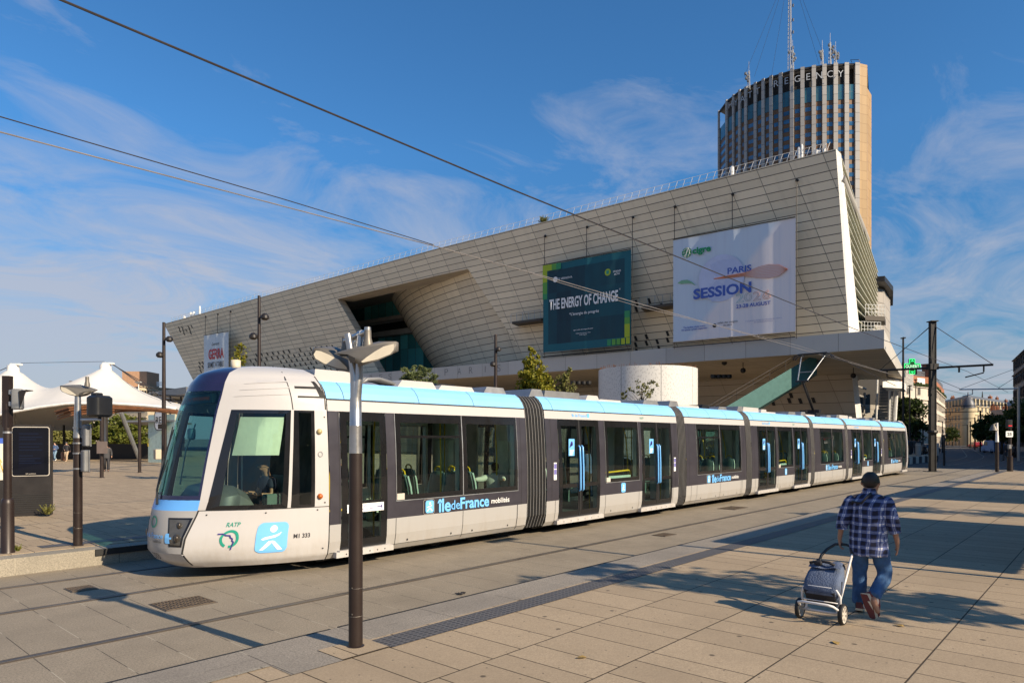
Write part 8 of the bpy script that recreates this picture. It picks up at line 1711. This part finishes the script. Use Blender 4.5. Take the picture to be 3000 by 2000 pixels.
for i, (px, D, lab) in enumerate(((2774, 225, 'small green tree before the cream building, left one'), (2791, 215, 'small dark tree before the cream building left of the far tram'), (2872, 190, 'small tree at the foot of the turret building'))):
    tree(lab, at(px, D), [(0, 0, 3.6, 2.0, 2.2)], 40, 34, 0.45, LF_MID if i == 0 else LF_DK, trunk_r=0.15, group='small trees by the cream building', seed=60+i)
weed('small green plant growing on the roof edge of the hall', FP(0.261, 1.0)+Vector((0.3, 0, -0.1)), 60, 0.9, LF_OLV)
LEAFY = M('leaf_fallen', (0.34, 0.22, 0.06), 0.7)
for i, (px, py, z, lab) in enumerate(((2449, 1882, PZ+0.006, 'yellow fallen leaf on the paving below the trolley'), (2636, 1832, PZ+0.006, 'dry fallen leaf on the paving right of the walking person'), (1705, 1925, PZ+0.006, 'small dry leaf near the bottom centre of the paving'))):
    q = gp(px, py, z); m = MB(); a = 0.7+i; t = Vector((math.cos(a), math.sin(a), 0)); n_ = Vector((-t.y, t.x, 0)); m.grid([[q-t*0.05, q-t*0.02+n_*0.03+UP*0.008, q+t*0.02+n_*0.028+UP*0.012, q+t*0.06+UP*0.004], [q-t*0.05, q-t*0.02-n_*0.03+UP*0.012, q+t*0.02-n_*0.026+UP*0.006, q+t*0.06+UP*0.004]]); meta(m.build('fallen_leaf', LEAFY, origin=q, fix=False), lab, 'leaf', 'leaves on the paving')
q = gp(1350, 1738, 0.01); m = MB(); rr = random.Random(2)
for k in range(9): c = q+Vector((rr.uniform(-.09, .09), rr.uniform(-.04, .04), 0.006)); m.box(c, (rr.uniform(.03, .09), rr.uniform(.01, .03), 0.010), rz=rr.random()*3, rx=rr.random()*0.5)
meta(m.build('litter', JKT, origin=q), 'scrap of dark litter lying on the trackbed beside the near rail', 'litter')
# trees, shelters and a lamp on the right of the square: outside the picture, they shade the paving
for i, (u, v, s, lab) in enumerate(((9.7, -4.6, 1.0, 'young plane tree right of the square nearest the photographer'), (22.6, -4.2, 1.0, 'young plane tree between the two tram shelters'), (38, -5.0, 1.2, 'young plane tree beyond the second tram shelter'))):
    tree(lab, (u, v, PZ), [(0.2*s, 0, 4.3*s, 1.0*s, 1.0*s), (-0.3, 0, 5.2*s, 0.8*s, 0.8*s), (0.3, 0.2, 3.6*s, 0.7*s, 0.5*s)], 62, 34, 0.16, LF_MID, trunk_r=0.09, group='plane trees right of the square', seed=80+i, cr=0.36)
for i, (u, v, lab) in enumerate(((4, -24, 'large plane tree behind the photographer, first of the row'), (13, -25, 'large plane tree behind the photographer, second of the row'), (23, -24, 'large plane tree behind the photographer, third of the row'), (35, -25, 'large plane tree behind the photographer, fourth of the row'))):
    tree(lab, (u, v, PZ), [(0, 0, 6.0, 2.6, 2.6), (1.2, 0, 5.0, 2.0, 1.6), (-1.2, 0, 5.0, 2.0, 1.6)], 80, 44, 0.4, LF_MID, trunk_r=0.2, group='plane trees behind the photographer', seed=90+i)
def shelter(lab, u0, u1, v0, v1, h):
    s = thing('tram_shelter', lab, 'shelter', ((u0+u1)/2, (v0+v1)/2, PZ), 'tram shelters'); m = MB(); m.rbox(((u0+u1)/2, (v0+v1)/2, PZ+h), (u1-u0, v1-v0, 0.16), 0.06); m.build('roof', KIOSK, s)
    for u in (u0+0.5, u1-0.5):
        for v in (v0+0.4, v1-0.9): m = MB(); m.tube([(u, v, PZ), (u, v, PZ+h)], 0.06, 8); m.build('post', BROWN, s)
    m = MB(); m.slab([(u0+0.6, v0+0.5, PZ+0.5), (u1-0.6, v0+0.5, PZ+0.5), (u1-0.6, v0+0.5, PZ+0.56), (u0+0.6, v0+0.5, PZ+0.56)], (0, 1, 0), 0.4); m.build('bench', WOOD, s)
shelter('near tram shelter right of the square', 12.9, 20.0, -3.7, 0.95, 2.75); shelter('far tram shelter right of the square', 26.5, 33.6, -2.6, 1.6, 2.60)
b_ = Vector((12.3, -1.2, PZ)); l = thing('platform_lamp', 'tall brown lamp between the tram shelters', 'lamp', b_, 'tram stop lamps'); m = MB(); m.lathe(b_, [(0.07, 0), (0.05, 6.2)], 12); m.build('post', BROWN, l); m = MB(); m.rbox(b_+UP*6.2, (0.9, 0.25, 0.12), 0.05); m.build('lamp_head', DALU, l)
def plain_building(lab, u0, u1, v, d, h, mt, fl, bays):
    b = thing('apartment_building', lab, 'building', ((u0+u1)/2, v, 0), 'buildings behind the photographer'); m = MB(); m.box(((u0+u1)/2, v-d/2, h/2), (u1-u0, d, h)); m.build('wall', mt, b)
    m = MB()
    for f in range(fl):
        for k in range(bays): m.box((u0+(u1-u0)*(k+0.5)/bays, v+0.05, 2+(h-2)*(f+0.4)/fl), (1.2, 0.12, 1.8))
    o = m.build('windows', WIND, b); o['kind'] = 'stuff'; m = MB(); m.box(((u0+u1)/2, v-d/2, h+0.6), (u1-u0-1, d-1, 1.2)); m.build('roof', ZINC, b)
plain_building('cream apartment building across the avenue behind the photographer', -30, 28, -58, 14, 21, STONE, 6, 18); plain_building('tall apartment building lining the right of the street beyond the square', 64, 270, -14, 16, 22, STONE, 6, 60)
plain_building('pale apartment building farther along behind the photographer', 32, 90, -60, 14, 19, STONEW, 5, 18)

# ================================================================ overhead wires
def PV(px, py, v):
    d = P(px, py, 1.0)-Vector((0, 0, CAMH)); k = v/d.y; return Vector((d.x*k, v, CAMH+d.z*k))
def wire(label, pts, r, mat=WIRE, ext=True):
    if ext: pts = [pts[0]+(pts[0]-pts[1]).normalized()*14]+pts
    m = MB(); m.tube(pts, r, 6); return meta(m.build('overhead_wire', mat, origin=pts[0]), label, 'wire', 'overhead tram wires')
wire('thick dark contact wire running from the top left across both banners to the big mast', [PV(178, 0, 7.75), PV(1500, 555, 7.75), PV(2500, 962, 7.75), PV(2835, 1088, 7.75), PV(2953, 1149, 7.75)], 0.013)
wire('dark messenger wire above the tram from the left edge, upper of the pair', [PV(0, 342, 11.88), PV(829, 583, 11.88), PV(1270, 717, 11.88)], 0.009)
wire('pale copper contact wire just below the dark messenger wire', [PV(0, 387, 11.95), PV(700, 570, 11.95), PV(1290, 725.5, 11.9), PV(1634, 820, 11.88), PV(1868, 888, 11.88), PV(2376, 1031, 11.88), PV(2611, 1096, 11.9)], 0.011, WIREL)
wire('thin wire crossing the teal banner just under the contact wire', [PV(1560, 802, 11.85), PV(1640, 828, 11.6), PV(1868, 897, 11.6), PV(2330, 1010, 11.6), PV(2600, 1092, 11.8)], 0.008, WIREL, False)
for lab, a, b in (('dark wire from the arm tip rising to the office block', P(2811, 1140, 68), P(2990, 1074, 72)), ('dark wire from the contact wire to the office block', P(2925, 1136, 64), P(2990, 1095, 72)), ('thin wire from the left arm down to the grey mast arm', P(2700, 1092, 60), P(2812, 1138, 68)), ('thin wire behind the mast down to the gantries', P(2745, 1134, 80), P(2830, 1155, 100)), ('thin wire from the canopy corner to the big mast', P(2655, 1018, 58), P(2725, 955, 48)), ('thin wire under the canopy towards the tram pantograph', P(2420, 1030, 36), P(2625, 1130, 52))):
    wire(lab, [a, b], 0.02, WIRE, False)
